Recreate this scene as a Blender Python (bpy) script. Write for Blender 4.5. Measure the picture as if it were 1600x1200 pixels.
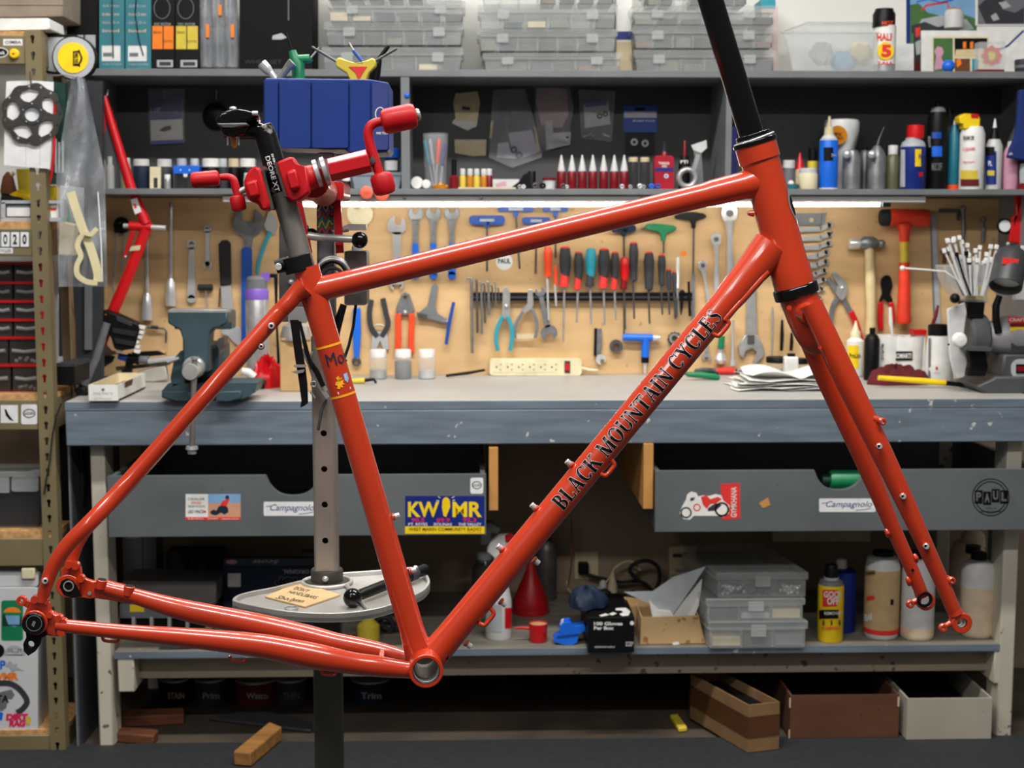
import bpy, math, random
from mathutils import Vector, Matrix
from mathutils.geometry import tessellate_polygon
random.seed(7)
for o in list(bpy.data.objects): bpy.data.objects.remove(o)
scene = bpy.context.scene; COL = scene.collection
PI = math.pi
# ------------------------------------------------------------------ camera
F = 50.0/36.0*1600; HC = 1.34
YAW = math.atan(67/F); PIT = math.atan(240/F)
CAM = Vector((0, 0, HC))
FWD = Vector((math.sin(YAW)*math.cos(PIT), math.cos(YAW)*math.cos(PIT), -math.sin(PIT)))
RGT = Vector((math.cos(YAW), -math.sin(YAW), 0)); UPV = RGT.cross(FWD)
cd = bpy.data.cameras.new('camera'); cam = bpy.data.objects.new('camera', cd); COL.objects.link(cam)
cd.lens = 50; cd.sensor_width = 36; cd.clip_start = 0.05
cam.matrix_world = Matrix(((RGT.x, UPV.x, -FWD.x, 0), (RGT.y, UPV.y, -FWD.y, 0), (RGT.z, UPV.z, -FWD.z, HC), (0, 0, 0, 1)))
cd.dof.use_dof = True; cd.dof.focus_distance = 1.60; cd.dof.aperture_fstop = 13.5
scene.camera = cam
# ------------------------------------------------------------------ world, lights, exposure
w = bpy.data.worlds.new('world'); scene.world = w; w.use_nodes = True
w.node_tree.nodes['Background'].inputs[0].default_value = (1.0, .97, .93, 1)
w.node_tree.nodes['Background'].inputs[1].default_value = 0.075
def area(name, loc, sx, sy, power, col=(1, .97, .93), tgt=None):
    l = bpy.data.lights.new(name, 'AREA'); l.shape = 'RECTANGLE'; l.size = sx; l.size_y = sy; l.energy = power; l.color = col
    o = bpy.data.objects.new(name, l); COL.objects.link(o); o.location = loc
    if tgt: o.rotation_euler = (Vector(tgt)-Vector(loc)).to_track_quat('-Z', 'Y').to_euler()
    return o
area('ceiling_lamp', (0.1, 0.75, 2.75), 2.4, 0.16, 46)
area('ceiling_lamp', (0.1, 2.55, 2.95), 2.4, 0.16, 62)
area('ceiling_lamp', (-1.6, -1.2, 2.9), 0.3, 2.4, 22)
vs = scene.view_settings; vs.view_transform = 'Standard'; vs.look = 'None'; vs.gamma = 1; vs.use_curve_mapping = False
vs.exposure = 0.55
# ------------------------------------------------------------------ pixel -> place
def ray(x, y): return FWD*F + RGT*(x-800) + UPV*(600-y)
def at(x, y, Y):
    d = ray(x, y); return CAM + d*(Y/d.y)
def atz(x, y, z):
    d = ray(x, y); return CAM + d*((z-HC)/d.z)
def pxs(Y): return Y/F/ math.cos(PIT)**0.0
def pix(p):
    q = p-CAM; d = q.dot(FWD); return (800+q.dot(RGT)/d*F, 600-q.dot(UPV)/d*F)
# ------------------------------------------------------------------ materials
MATS = {}
def lin(c):
    return tuple(((v/255)/12.92 if v/255 <= .04045 else ((v/255+.055)/1.055)**2.4) for v in c)
def mat(name, col=None, rough=.5, metal=0., var=.1, scale=25., bump=0., coat=0., alpha=1., emit=0., stretch=None, detail=4, spec=.5, col2=None, sub=0., lo=.35, hi=.65):
    if name in MATS: return MATS[name]
    m = bpy.data.materials.new(name); m.use_nodes = True; nt = m.node_tree; b = nt.nodes['Principled BSDF']
    c = lin(col)
    tc = nt.nodes.new('ShaderNodeTexCoord'); mp = nt.nodes.new('ShaderNodeMapping'); nz = nt.nodes.new('ShaderNodeTexNoise')
    nt.links.new(tc.outputs['Object'], mp.inputs[0]); nt.links.new(mp.outputs[0], nz.inputs['Vector'])
    if stretch: mp.inputs['Scale'].default_value = stretch
    nz.inputs['Scale'].default_value = scale; nz.inputs['Detail'].default_value = detail
    rp = nt.nodes.new('ShaderNodeValToRGB'); nt.links.new(nz.outputs['Fac'], rp.inputs[0])
    a = tuple(v*(1-var) for v in c); d = tuple(min(1, v*(1+var)) for v in c) if col2 is None else lin(col2)
    rp.color_ramp.elements[0].color = a+(1,); rp.color_ramp.elements[1].color = d+(1,)
    rp.color_ramp.elements[0].position = lo; rp.color_ramp.elements[1].position = hi
    nt.links.new(rp.outputs[0], b.inputs['Base Color'])
    b.inputs['Roughness'].default_value = rough; b.inputs['Metallic'].default_value = metal
    b.inputs['Coat Weight'].default_value = coat; b.inputs['Coat Roughness'].default_value = .06
    b.inputs['Alpha'].default_value = alpha; b.inputs['Specular IOR Level'].default_value = spec
    if sub: b.inputs['Subsurface Weight'].default_value = sub
    if emit:
        b.inputs['Emission Color'].default_value = c+(1,); b.inputs['Emission Strength'].default_value = emit
    if bump:
        bp = nt.nodes.new('ShaderNodeBump'); bp.inputs['Strength'].default_value = bump; bp.inputs['Distance'].default_value = .004
        nt.links.new(nz.outputs['Fac'], bp.inputs['Height']); nt.links.new(bp.outputs[0], b.inputs['Normal'])
    MATS[name] = m; return m
def worn(name, col, chip, rough=.55, amt=.68, stretch=(1, 1, 1), var=.12, gs=14, coat=0):
    """painted surface with grain and chips of another colour"""
    m = mat(name, col, rough, 0, var, gs, .15, coat, stretch=stretch); nt = m.node_tree; b = nt.nodes['Principled BSDF']
    tc = nt.nodes['Texture Coordinate']; n2 = nt.nodes.new('ShaderNodeTexNoise'); n2.inputs['Scale'].default_value = 38; n2.inputs['Detail'].default_value = 6
    n3 = nt.nodes.new('ShaderNodeTexNoise'); n3.inputs['Scale'].default_value = 3.5
    nt.links.new(tc.outputs['Object'], n2.inputs['Vector']); nt.links.new(tc.outputs['Object'], n3.inputs['Vector'])
    ad = nt.nodes.new('ShaderNodeMath'); ad.operation = 'MULTIPLY_ADD'; ad.inputs[1].default_value = .35
    nt.links.new(n3.outputs['Fac'], ad.inputs[0]); nt.links.new(n2.outputs['Fac'], ad.inputs[2])
    rp = nt.nodes.new('ShaderNodeValToRGB'); rp.color_ramp.elements[0].position = amt+.17; rp.color_ramp.elements[1].position = amt+.2
    nt.links.new(ad.outputs[0], rp.inputs[0])
    mx = nt.nodes.new('ShaderNodeMix'); mx.data_type = 'RGBA'
    nt.links.new(rp.outputs[0], mx.inputs[0]); nt.links.new(nt.nodes['Color Ramp'].outputs[0], mx.inputs[6]); mx.inputs[7].default_value = lin(chip)+(1,)
    nt.links.new(mx.outputs[2], b.inputs['Base Color'])
    return m
def M(n): return MATS[n]
# paints and plain stuffs: name, rgb, roughness, metal
for nm, c, r, mt in [('white', (232, 232, 228), .5, 0), ('paper', (225, 226, 226), .8, 0), ('cream', (226, 216, 180), .5, 0), ('black', (14, 14, 15), .45, 0),
    ('black_gloss', (10, 10, 12), .15, 0), ('black_rubber', (26, 26, 28), .7, 0), ('dark_grey', (58, 60, 64), .5, 0), ('mid_grey', (110, 113, 118), .5, 0), ('light_grey', (172, 176, 180), .5, 0),
    ('blue', (20, 75, 165), .4, 0), ('deep_blue', (18, 40, 120), .4, 0), ('bright_blue', (25, 105, 220), .35, 0), ('teal', (40, 150, 170), .45, 0), ('teal_box', (52, 122, 134), .6, 0),
    ('green', (20, 125, 80), .4, 0), ('dark_green', (14, 52, 44), .5, 0), ('red', (200, 18, 26), .35, 0), ('dark_red', (120, 14, 26), .35, 0), ('orange', (235, 75, 35), .4, 0),
    ('sign_orange', (245, 130, 20), .6, 0), ('yellow', (245, 208, 20), .45, 0), ('dull_yellow', (214, 190, 60), .5, 0), ('amber', (190, 120, 20), .25, 0), ('tan_card', (190, 155, 108), .85, 0),
    ('kraft', (196, 165, 120), .85, 0), ('maroon', (95, 24, 30), .9, 0), ('purple', (125, 90, 190), .4, 0), ('pink', (205, 150, 175), .6, 0), ('olive', (90, 92, 66), .4, 0),
    ('lilac', (190, 188, 205), .7, 0), ('beige', (205, 190, 155), .6, 0), ('wood', (196, 140, 75), .6, 0), ('pale_wood', (216, 196, 150), .7, 0), ('brown', (105, 62, 35), .8, 0),
    ('navy', (30, 42, 62), .6, 0), ('milk', (222, 200, 172), .45, 0), ('milk_white', (205, 205, 205), .45, 0), ('sky_blue', (120, 165, 205), .7, 0), ('leaf', (70, 110, 60), .8, 0),
    ('skin_print', (205, 150, 120), .8, 0), ('signal_red', (225, 50, 45), .6, 0), ('hot_pink', (225, 30, 90), .6, 0)]:
    mat(nm, c, r, mt, .07, 30, spec=.2 if nm in ('black', 'dark_grey', 'navy') else .45)
mat('chrome', (222, 223, 225), .2, .55, .05, 12); mat('steel', (176, 176, 176), .32, .5, .15, 30); mat('dark_steel', (88, 86, 85), .42, .45, .25, 30)
mat('tool_steel', (128, 130, 133), .38, .45, .2, 40); mat('alu', (190, 188, 184), .42, .6, .12, 18, .08); mat('iron', (66, 62, 58), .6, .4, .25, 26, .2)
mat('clear', (214, 220, 222), .18, 0, .05, 10, alpha=.34); mat('clear_milky', (206, 211, 210), .3, 0, .08, 14, alpha=.3); mat('bag', (175, 180, 186), .12, 0, .25, 22, .6, alpha=.42)
mat('bag_thin', (200, 200, 205), .15, 0, .25, 22, .6, alpha=.15); mat('clear_dark', (60, 60, 62), .2, 0, .15, 14, alpha=.55)
mat('glass_clear', (225, 228, 226), .06, 0, .03, 10, alpha=.3)
# ------------------------------------------------------------------ mesh builder
ORG = {}
def frame(t):
    t = t.normalized(); a = Vector((0, 0, 1)) if abs(t.z) < .9 else Vector((1, 0, 0)); u = t.cross(a).normalized(); return u, u.cross(t).normalized()
class MB:
    def __init__(s): s.v = []; s.f = []
    def add(s, vs, fs):
        n = len(s.v); s.v += [Vector(p) for p in vs]; s.f += [tuple(i+n for i in f) for f in fs]; return s
    def box(s, a, b):
        x0, x1 = sorted((a[0], b[0])); y0, y1 = sorted((a[1], b[1])); z0, z1 = sorted((a[2], b[2]))
        return s.add([(x0,y0,z0),(x1,y0,z0),(x1,y1,z0),(x0,y1,z0),(x0,y0,z1),(x1,y0,z1),(x1,y1,z1),(x0,y1,z1)],
                     [(0,3,2,1),(4,5,6,7),(0,1,5,4),(1,2,6,5),(2,3,7,6),(3,0,4,7)])
    def hexa(s, q0, q1):   # two quads
        return s.add(list(q0)+list(q1), [(3,2,1,0),(4,5,6,7),(0,1,5,4),(1,2,6,5),(2,3,7,6),(3,0,4,7)])
    def tube(s, pts, rad, n=14, caps=True, flat=1.0, updir=None):
        pts = [Vector(p) for p in pts]; k = len(pts)
        if not hasattr(rad, '__len__'): rad = [rad]*k
        vs = []; fs = []; u = None
        for i in range(k):
            t = (pts[min(i+1, k-1)]-pts[max(i-1, 0)]); t = t.normalized() if t.length > 0 else Vector((0, 0, 1))
            if u is None: u, v = frame(t)
            if updir is not None and i == 0: u = (Vector(updir)-t*t.dot(Vector(updir))).normalized()
            u = (u-t*u.dot(t)).normalized(); v = t.cross(u)
            for j in range(n):
                a = 2*PI*j/n; vs.append(pts[i]+u*(math.cos(a)*rad[i])+v*(math.sin(a)*rad[i]*flat))
        for i in range(k-1):
            for j in range(n):
                fs.append((i*n+j, i*n+(j+1) % n, (i+1)*n+(j+1) % n, (i+1)*n+j))
        if caps: fs.append(tuple(reversed(range(n)))); fs.append(tuple(range((k-1)*n, k*n)))
        return s.add(vs, fs)
    def lathe(s, c, prof, n=24, ax=Vector((0, 0, 1))):
        ax = Vector(ax).normalized(); u, v = frame(ax); c = Vector(c); vs = []; fs = []; k = len(prof)
        for r, h in prof:
            for j in range(n):
                a = 2*PI*j/n; vs.append(c+ax*h+u*(r*math.cos(a))+v*(r*math.sin(a)))
        for i in range(k-1):
            for j in range(n): fs.append((i*n+j, i*n+(j+1) % n, (i+1)*n+(j+1) % n, (i+1)*n+j))
        ring = tuple(prof[0]) == tuple(prof[-1])
        if prof[0][0] > 1e-6 and not ring: fs.append(tuple(reversed(range(n))))
        if prof[-1][0] > 1e-6 and not ring: fs.append(tuple(range((k-1)*n, k*n)))
        return s.add(vs, fs)
    def sphere(s, c, r, n=16, m=10, ax=(0, 0, 1), sq=1.0):
        return s.lathe(c, [(max(1e-7, r*math.sin(PI*i/m)), -r*sq*math.cos(PI*i/m)) for i in range(m+1)], n, ax)
    def torus(s, c, R, r, ax=(0, 1, 0), n=28, m=10):
        ax = Vector(ax).normalized(); u, v = frame(ax); c = Vector(c); vs = []; fs = []
        for i in range(n):
            a = 2*PI*i/n; d = u*math.cos(a)+v*math.sin(a)
            for j in range(m):
                b = 2*PI*j/m; vs.append(c+d*(R+r*math.cos(b))+ax*(r*math.sin(b)))
        for i in range(n):
            for j in range(m): fs.append((i*m+j, ((i+1) % n)*m+j, ((i+1) % n)*m+(j+1) % m, i*m+(j+1) % m))
        return s.add(vs, fs)
    def prism(s, loops, ex):
        """planar loops (first outer, others holes) extruded by the vector ex"""
        ex = Vector(ex); loops = [[Vector(p) for p in l] for l in loops]
        tri = tessellate_polygon(loops); allp = [p for l in loops for p in l]; n = len(allp)
        vs = allp+[p+ex for p in allp]; fs = []
        for t in tri: fs.append(tuple(t)); fs.append(tuple(reversed([i+n for i in t])))
        o = 0
        for l in loops:
            k = len(l)
            for i in range(k): a, b = o+i, o+(i+1) % k; fs.append((a, b, b+n, a+n))
            o += k
        return s.add(vs, fs)
    def grid(s, fn, nu, nv, closed=False):
        vs = [fn(i/(nu-1), j/(nv-1)) for i in range(nu) for j in range(nv)]
        return s.add(vs, [(i*nv+j, (i+1)*nv+j, (i+1)*nv+j+1, i*nv+j+1) for i in range(nu-1) for j in range(nv-1)])
    def bounds(s):
        return [min(p[i] for p in s.v) for i in range(3)], [max(p[i] for p in s.v) for i in range(3)]
    def build(s, name, m, parent=None, origin=None, bevel=0, angle=38, segs=2, solid=0):
        if parent is not None: origin = ORG[parent]
        elif origin is None:
            a, b = s.bounds(); origin = Vector(((a[0]+b[0])/2, (a[1]+b[1])/2, a[2]))
        origin = Vector(origin)
        me = bpy.data.meshes.new(name); me.from_pydata([p-origin for p in s.v], [], s.f); me.update()
        import bmesh
        bm = bmesh.new(); bm.from_mesh(me); bmesh.ops.recalc_face_normals(bm, faces=bm.faces); bm.to_mesh(me); bm.free()
        me.shade_smooth(); me.set_sharp_from_angle(angle=math.radians(angle))
        me.materials.append(M(m) if isinstance(m, str) else m)
        o = bpy.data.objects.new(name, me); COL.objects.link(o)
        if parent is None: o.location = origin
        else: o.parent = parent
        ORG[o] = origin
        if bevel:
            md = o.modifiers.new('bevel', 'BEVEL'); md.width = bevel; md.segments = segs; md.limit_method = 'ANGLE'; md.angle_limit = math.radians(40)
        if solid:
            md = o.modifiers.new('solid', 'SOLIDIFY'); md.thickness = solid; md.offset = 0
        return o
def tag(o, label=None, cat=None, group=None, kind=None):
    if label: o['label'] = label
    if cat: o['category'] = cat
    if group: o['group'] = group
    if kind: o['kind'] = kind
    return o
def empty(name, loc, label=None, cat=None, group=None, kind=None):
    o = bpy.data.objects.new(name, None); COL.objects.link(o); o.location = Vector(loc); o.empty_display_size = .02; ORG[o] = Vector(loc)
    return tag(o, label, cat, group, kind)
def copy_tree(o, parent=None):
    c = o.copy(); COL.objects.link(c); c.parent = parent; ORG[c] = ORG[o]
    for ch in list(o.children): copy_tree(ch, c)
    return c
# ------------------------------------------------------------------ lettering
_TX = {}
def glyphs(s, bold=0, shear=0):
    k = (s, bold, shear)
    if k in _TX: return _TX[k]
    cu = bpy.data.curves.new('lettering', 'FONT'); cu.body = s; cu.offset = bold; cu.shear = shear; cu.resolution_u = 3
    o = bpy.data.objects.new('lettering', cu); COL.objects.link(o)
    dg = bpy.context.evaluated_depsgraph_get(); me = bpy.data.meshes.new_from_object(o.evaluated_get(dg))
    vs = [(v.co.x, v.co.y) for v in me.vertices]; fs = [tuple(p.vertices) for p in me.polygons]
    bpy.data.objects.remove(o); bpy.data.curves.remove(cu); bpy.data.meshes.remove(me)
    x0 = min(v[0] for v in vs); x1 = max(v[0] for v in vs); y0 = min(v[1] for v in vs); y1 = max(v[1] for v in vs)
    r = ([((x-x0)/(x1-x0), (y-y0)/(y1-y0)) for x, y in vs], fs); _TX[k] = r; return r
def text_mb(s, fn, bold=0, shear=0):
    vs, fs = glyphs(s, bold, shear); return MB().add([fn(u, v) for u, v in vs], fs)
# ------------------------------------------------------------------ 2-D outline helpers (pixels)
def circ(x, y, r, n=20, a0=0, a1=360, ry=None):
    ry = r if ry is None else ry; full = abs(a1-a0) >= 360; k = n if full else n+1
    return [(x+r*math.cos(math.radians(a0+(a1-a0)*i/n)), y-ry*math.sin(math.radians(a0+(a1-a0)*i/n))) for i in range(k)]
def rect(x0, y0, x1, y1): return [(x0, y0), (x1, y0), (x1, y1), (x0, y1)]
def rrect(x0, y0, x1, y1, r, n=4):
    return circ(x1-r, y0+r, r, n, 0, 90)+circ(x0+r, y0+r, r, n, 90, 180)+circ(x0+r, y1-r, r, n, 180, 270)+circ(x1-r, y1-r, r, n, 270, 360)
def strip(pts, w):
    """outline of a band of width w (or list) along pts"""
    k = len(pts); L = []; R = []
    for i in range(k):
        a = pts[max(i-1, 0)]; b = pts[min(i+1, k-1)]; dx, dy = b[0]-a[0], b[1]-a[1]; l = math.hypot(dx, dy) or 1
        h = (w[i] if hasattr(w, '__len__') else w)/2; nx, ny = -dy/l*h, dx/l*h
        L.append((pts[i][0]+nx, pts[i][1]+ny)); R.append((pts[i][0]-nx, pts[i][1]-ny))
    return L+R[::-1]
def jaw(x, y, r, ang, slot, depth=1.0, n=16):
    """open-end spanner head: a disc with a slot opening towards ang (degrees, up = 90)"""
    h = math.degrees(math.asin(min(.95, slot/r))); c, s_ = math.cos(math.radians(ang)), math.sin(math.radians(ang))
    pts = [(r*math.cos(math.radians(h+(360-2*h)*i/n)), r*math.sin(math.radians(h+(360-2*h)*i/n))) for i in range(n+1)]
    pts += [(r*(1-depth)*.9, -slot*.8), (r*(1-depth)*.9, slot*.8)]
    return [(x+px*c-py*s_, y-(px*s_+py*c)) for px, py in pts]
# ------------------------------------------------------------------ general builder: a thing from parts drawn at a distance Y
def shape(mb, kind, d, Y, t):
    if kind == 'm':
        for (k2, d2) in d: shape(mb, k2, d2, Y, t)
        return
    if kind in ('o', 'b'):
        a, b = t if hasattr(t, '__len__') else (0, t)
        loops = [rect(*d)] if kind == 'b' else (d if isinstance(d[0], list) else [d])
        L = [[at(x, y, Y-b) for x, y in l] for l in loops]
        mb.prism(L, (0, b-a, 0)); return
    if hasattr(t, '__len__'): t = t[1]
    Yp = Y-t; s = pxs(Yp)
    if kind == 'r': mb.tube([at(p[0], p[1], Yp-(p[3] if len(p) > 3 else 0)) for p in d], [p[2]*s for p in d], 12)
    elif kind == 'l':   # lathe about the vertical: x, ybase, [(r,h)]
        x, yb, pr = d; mb.lathe(at(x, yb, Yp), [(max(1e-6, r*s), h*s) for r, h in pr])
    elif kind == 'f':   # lathe about the viewing axis: x, y, [(r, depth towards viewer in px)]
        x, y, pr = d; mb.lathe(at(x, y, Yp), [(max(1e-6, r*s), h*s) for r, h in pr], 28, (0, -1, 0))
    elif kind == 't': x, y, R, r = d; mb.torus(at(x, y, Yp), R*s, r*s)
    elif kind == 's': x, y, r = d; mb.sphere(at(x, y, Yp), r*s)
    elif kind == 'x':
        st, x0, y0, x1, y1 = d[:5]; bold = d[5] if len(d) > 5 else 0; rot = d[6] if len(d) > 6 else 0
        def fn(u, v):
            if rot == 180: u, v = 1-u, 1-v
            if rot == 90: u, v = 1-v, u
            if rot == -90: u, v = v, 1-u
            return at(x0+(x1-x0)*u, y1+(y0-y1)*v, Yp)
        vs, fs = glyphs(st, bold, d[7] if len(d) > 7 else 0); mb.add([fn(u, v) for u, v in vs], fs)
    elif kind in ('w', 'p'):   # lettering / patch wrapped on an upright cylinder: (text,) box, xc, r
        if kind == 'w': st, x0, y0, x1, y1, xc, r = d[:7]
        else: x0, y0, x1, y1, xc, r = d
        R = r*s; Xc = at(xc, (y0+y1)/2, Yp).x
        def wrap(x, y, lift):
            dp = R
            for _ in range(4):
                p = at(x, y, Yp-dp); dx = max(-.985*R, min(.985*R, p.x-Xc)); dp = math.sqrt(R*R-dx*dx)
            return Vector((Xc+dx, Yp-dp-lift, p.z))
        if kind == 'w':
            vs, fs = glyphs(st, d[7] if len(d) > 7 else .01); mb.add([wrap(x0+(x1-x0)*u, y1+(y0-y1)*v, .0008) for u, v in vs], fs)
        else: mb.grid(lambda u, v: wrap(x0+(x1-x0)*u, y0+(y1-y0)*v, .0004), 9, 2)
def thing(name, label, cat, Y, parts, group=None, base=None, kind=None):
    mbs = []
    for p in parts:
        mb = MB(); shape(mb, p[2], p[3], Y, p[4] if len(p) > 4 else .006); mbs.append(mb)
    if len(parts) == 1 and '/' not in parts[0][0]:
        o = mbs[0].build(name, parts[0][1], None, bevel=parts[0][5] if len(parts[0]) > 5 else 0); return tag(o, label, cat, group, kind)
    lo = [min(m.bounds()[0][i] for m in mbs) for i in range(3)]; hi = [max(m.bounds()[1][i] for m in mbs) for i in range(3)]
    root = empty(name, ((lo[0]+hi[0])/2, (lo[1]+hi[1])/2, lo[2]), label, cat, group, kind); last = {}
    for p, mb in zip(parts, mbs):
        nm = p[0]; par = root
        if '/' in nm: a, nm = nm.split('/'); par = last[a]
        last[nm] = mb.build(nm, p[1], par, bevel=p[5] if len(p) > 5 else 0)
    return root
# ================================================================== the place: floor, wall, bench, shelves
YF = 3.56                                   # front of the workbench
ZT = at(800, 625, YF).z                     # worktop height
YW = 4.19                                   # face of the plywood tool board
worn('bench_grey', (104, 116, 128), (190, 190, 186), .5, .7, (1, 6, 9), .16, 6)
worn('bench_top', (176, 174, 170), (196, 178, 150), .45, .72, (1, 1, 1), .08, 3)
worn('drawer_grey', (94, 99, 101), (88, 90, 90), .5, .72, (1, 1, 1), .1, 5)
worn('shelf_grey', (112, 115, 118), (150, 152, 152), .5, .74, (1, 1, 1), .1, 8)
worn('back_grey', (66, 66, 68), (58, 58, 60), .6, .7, (1, 1, 1), .1, 5)
worn('white_post', (196, 190, 174), (110, 96, 78), .6, .68, (1, 1, .3), .08, 10)
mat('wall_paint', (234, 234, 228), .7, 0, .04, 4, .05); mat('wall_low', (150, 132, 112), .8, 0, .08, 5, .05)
mat('concrete', (70, 60, 51), .8, 0, .3, 7, .25, detail=8); mat('rubber_mat', (38, 40, 43), .75, 0, .12, 60, .3)
worn('ply', (208, 172, 124), (190, 150, 103), .6, .7, (1, 1, 4), .1, 5); mat('ply_edge', (170, 130, 84), .8, 0, .3, 60)
mat('rack_tan', (122, 110, 80), .45, 0, .08, 8); mat('osb', (196, 150, 98), .8, 0, .25, 70)
mat('lamp_tube', (255, 250, 240), .5, 0, 0, 5, emit=19); mat('fixture', (186, 186, 184), .4, 0, .04, 8)
def X(x, Y, y=600): return at(x, y, Y).x
def Z(y, Y, x=800): return at(x, y, Y).z
XL, XR = -1.9, 1.75
tag(MB().box((XL, -1.6, -.05), (XR, 4.4, 0)).build('floor', 'concrete'), kind='structure')
tag(MB().box((XL, YW+.03, 0), (XR, YW+.13, 2.9)).build('wall_back', 'wall_paint'), kind='structure')
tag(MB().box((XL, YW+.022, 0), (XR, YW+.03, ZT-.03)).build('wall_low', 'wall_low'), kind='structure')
tag(MB().box((XL, -1.2, 0), (XR, 3.62, .008)).build('floor_mat', 'rubber_mat'), 'dark rubber mat on the floor in front of the workbench', 'mat')
# ---- workbench
x0, x1 = X(100, YF), X(1625, YF)
zf = Z(640, YF); zb = Z(694, YF)
wb = empty('workbench', ((x0+x1)/2, YF+.3, 0), 'long grey painted wooden workbench with pale worktop, drawers and an open bottom shelf', 'workbench')
MB().box((x0, YF+.004, zf), (x1, YW, ZT)).build('worktop', 'bench_top', wb, bevel=.003)
MB().box((x0, YF, zf+.0015), (x1, YF+.0035, ZT-.002)).build('worktop_edge', 'bench_grey', wb)
MB().box((x0, YF, zb), (x1, YF+.04, zf)).build('fascia', 'bench_grey', wb, bevel=.003)
MB().box((x0, YF+.041, zb), (x0+.04, YW-.02, zf)).build('end_rail', 'white_post', wb)
YL = YF+.05
def leg(xa, xb, Y0): MB().box((xa, Y0, 0.001), (xb, Y0+.089, zb)).build('leg', 'white_post', wb, bevel=.004)
leg(X(137, YL), X(160, YL), YL); leg(X(137, YL)+.02, X(160, YL)+.02, YW-.11)
leg(X(1578, YL), X(1602, YL), YL); leg(X(1578, YL)-.02, X(1602, YL)-.02, YW-.11)
YS = YL+.003; ZS = Z(1013, YS)
MB().box((X(166, YS), YS, ZS-.019), (X(1594, YS), YW+.01, ZS)).build('bottom_shelf', 'shelf_low' if 'shelf_low' in MATS else worn('shelf_low', (122, 118, 108), (150, 130, 100), .6, .66, (1, 4, 4), .2, 6), wb, bevel=.002)
MB().box((X(166, YS), YS-.0012, ZS-.0185), (X(1594, YS), YS-.0002, ZS-.0008)).build('shelf_edge', 'bench_grey', wb)
for a, b in ((170, 196), (1570, 1594)):
    MB().box((X(a, YS), YS+.001, ZS-.108), (X(b, YS), YW-.02, ZS-.02)).build('cross_rail', 'white_post', wb, bevel=.003)
MB().box((X(205, YS+.06), YS+.06, ZS-.09), (X(1570, YS+.06), YS+.1, ZS-.02)).build('stretcher', worn('stretcher_paint', (150, 136, 120), (90, 74, 60), .6, .66, (.4, 1, 2), .15, 8), wb)
MB().box((X(205, YW-.1), YW-.1, ZS-.20), (X(1570, YW-.1), YW-.06, ZS-.12)).build('stretcher', 'stretcher_paint', wb)
# bare wood drawer runners
for a, b, ya, yb_ in ((764, 778, 700, 797), (1007, 1022, 695, 796)):
    MB().box((X(a, 3.545), 3.545, Z(yb_, 3.545)), (X(b, 3.545), YW-.1, Z(ya, 3.545))).build('drawer_runner', 'wood', wb)
# ---- drawers (pulled out a little)
def drawer(xa, xb, yt, yb, sa, sb, sd, label, stickers):
    Y0 = 3.515; D = Y0+.018; za = Z(yt, Y0, (xa+xb)/2); zc = Z(yb, Y0, (xa+xb)/2); xm = X((sa+sb)/2, Y0); R = (X(sb, Y0)-X(sa, Y0))/2; dep = za-Z(sd, Y0, sa)
    L, Rr = X(xa, Y0), X(xb, Y0)
    r = empty('drawer', ((L+Rr)/2, Y0+.25, zc), label, 'drawer', 'workbench drawers')
    pts = [(L, Y0, zc), (Rr, Y0, zc), (Rr, Y0, za)]
    for i in range(17):
        u = 1-2*i/16; k = max(0, 1-abs(u)**2.6)
        pts.append((xm+R*u, Y0, za-dep*k**.75 if k > 0 else za))
    pts.append((L, Y0, za))
    MB().prism([pts], (0, .018, 0)).build('front', 'drawer_grey', r)
    for q in (L+.002, Rr-.014): MB().box((q, D, zc+.004), (q+.012, D+.56, za-.002)).build('side', 'drawer_grey', r)
    MB().box((L+.015, D, zc+.005), (Rr-.015, D+.56, zc+.014)).build('bottom', 'drawer_grey', r)
    MB().box((L+.015, D+.55, zc+.014), (Rr-.015, D+.56, za-.01)).build('back', 'drawer_grey', r)
    for st in stickers:
        last = {}
        for (nm, mt, kd, d, t) in st:
            mb = MB(); shape(mb, kd, d, Y0, t); par = r
            if '/' in nm: a, nm = nm.split('/'); par = last[a]
            last[nm] = mb.build(nm, mt, par)
    return r
e1, e2, e3 = (0, .0004), .0007, .0010
def campy(x0, y0, x1, y1):
    w = x1-x0
    return [('sticker', 'paper', 'o', rrect(x0, y0, x1, y1, 2), e1), ('sticker/lettering', 'deep_blue', 'x', ('Campagnolo', x0+w*.12, y0+4, x1-w*.06, y1-5, .004, 0, .35), e2),
            ('sticker/underline', 'deep_blue', 'o', strip([(x0+w*.65, y1-2.6), (x0+w*.82, y1-4), (x1-w*.08, y1-6)], .9), (e2, e2+.0001)), ('sticker/flourish', 'deep_blue', 'o', strip([(x0+w*.04, y0+7.5), (x0+w*.14, y0+6.5)], .8), (e2, e2+.0001))]
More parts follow.
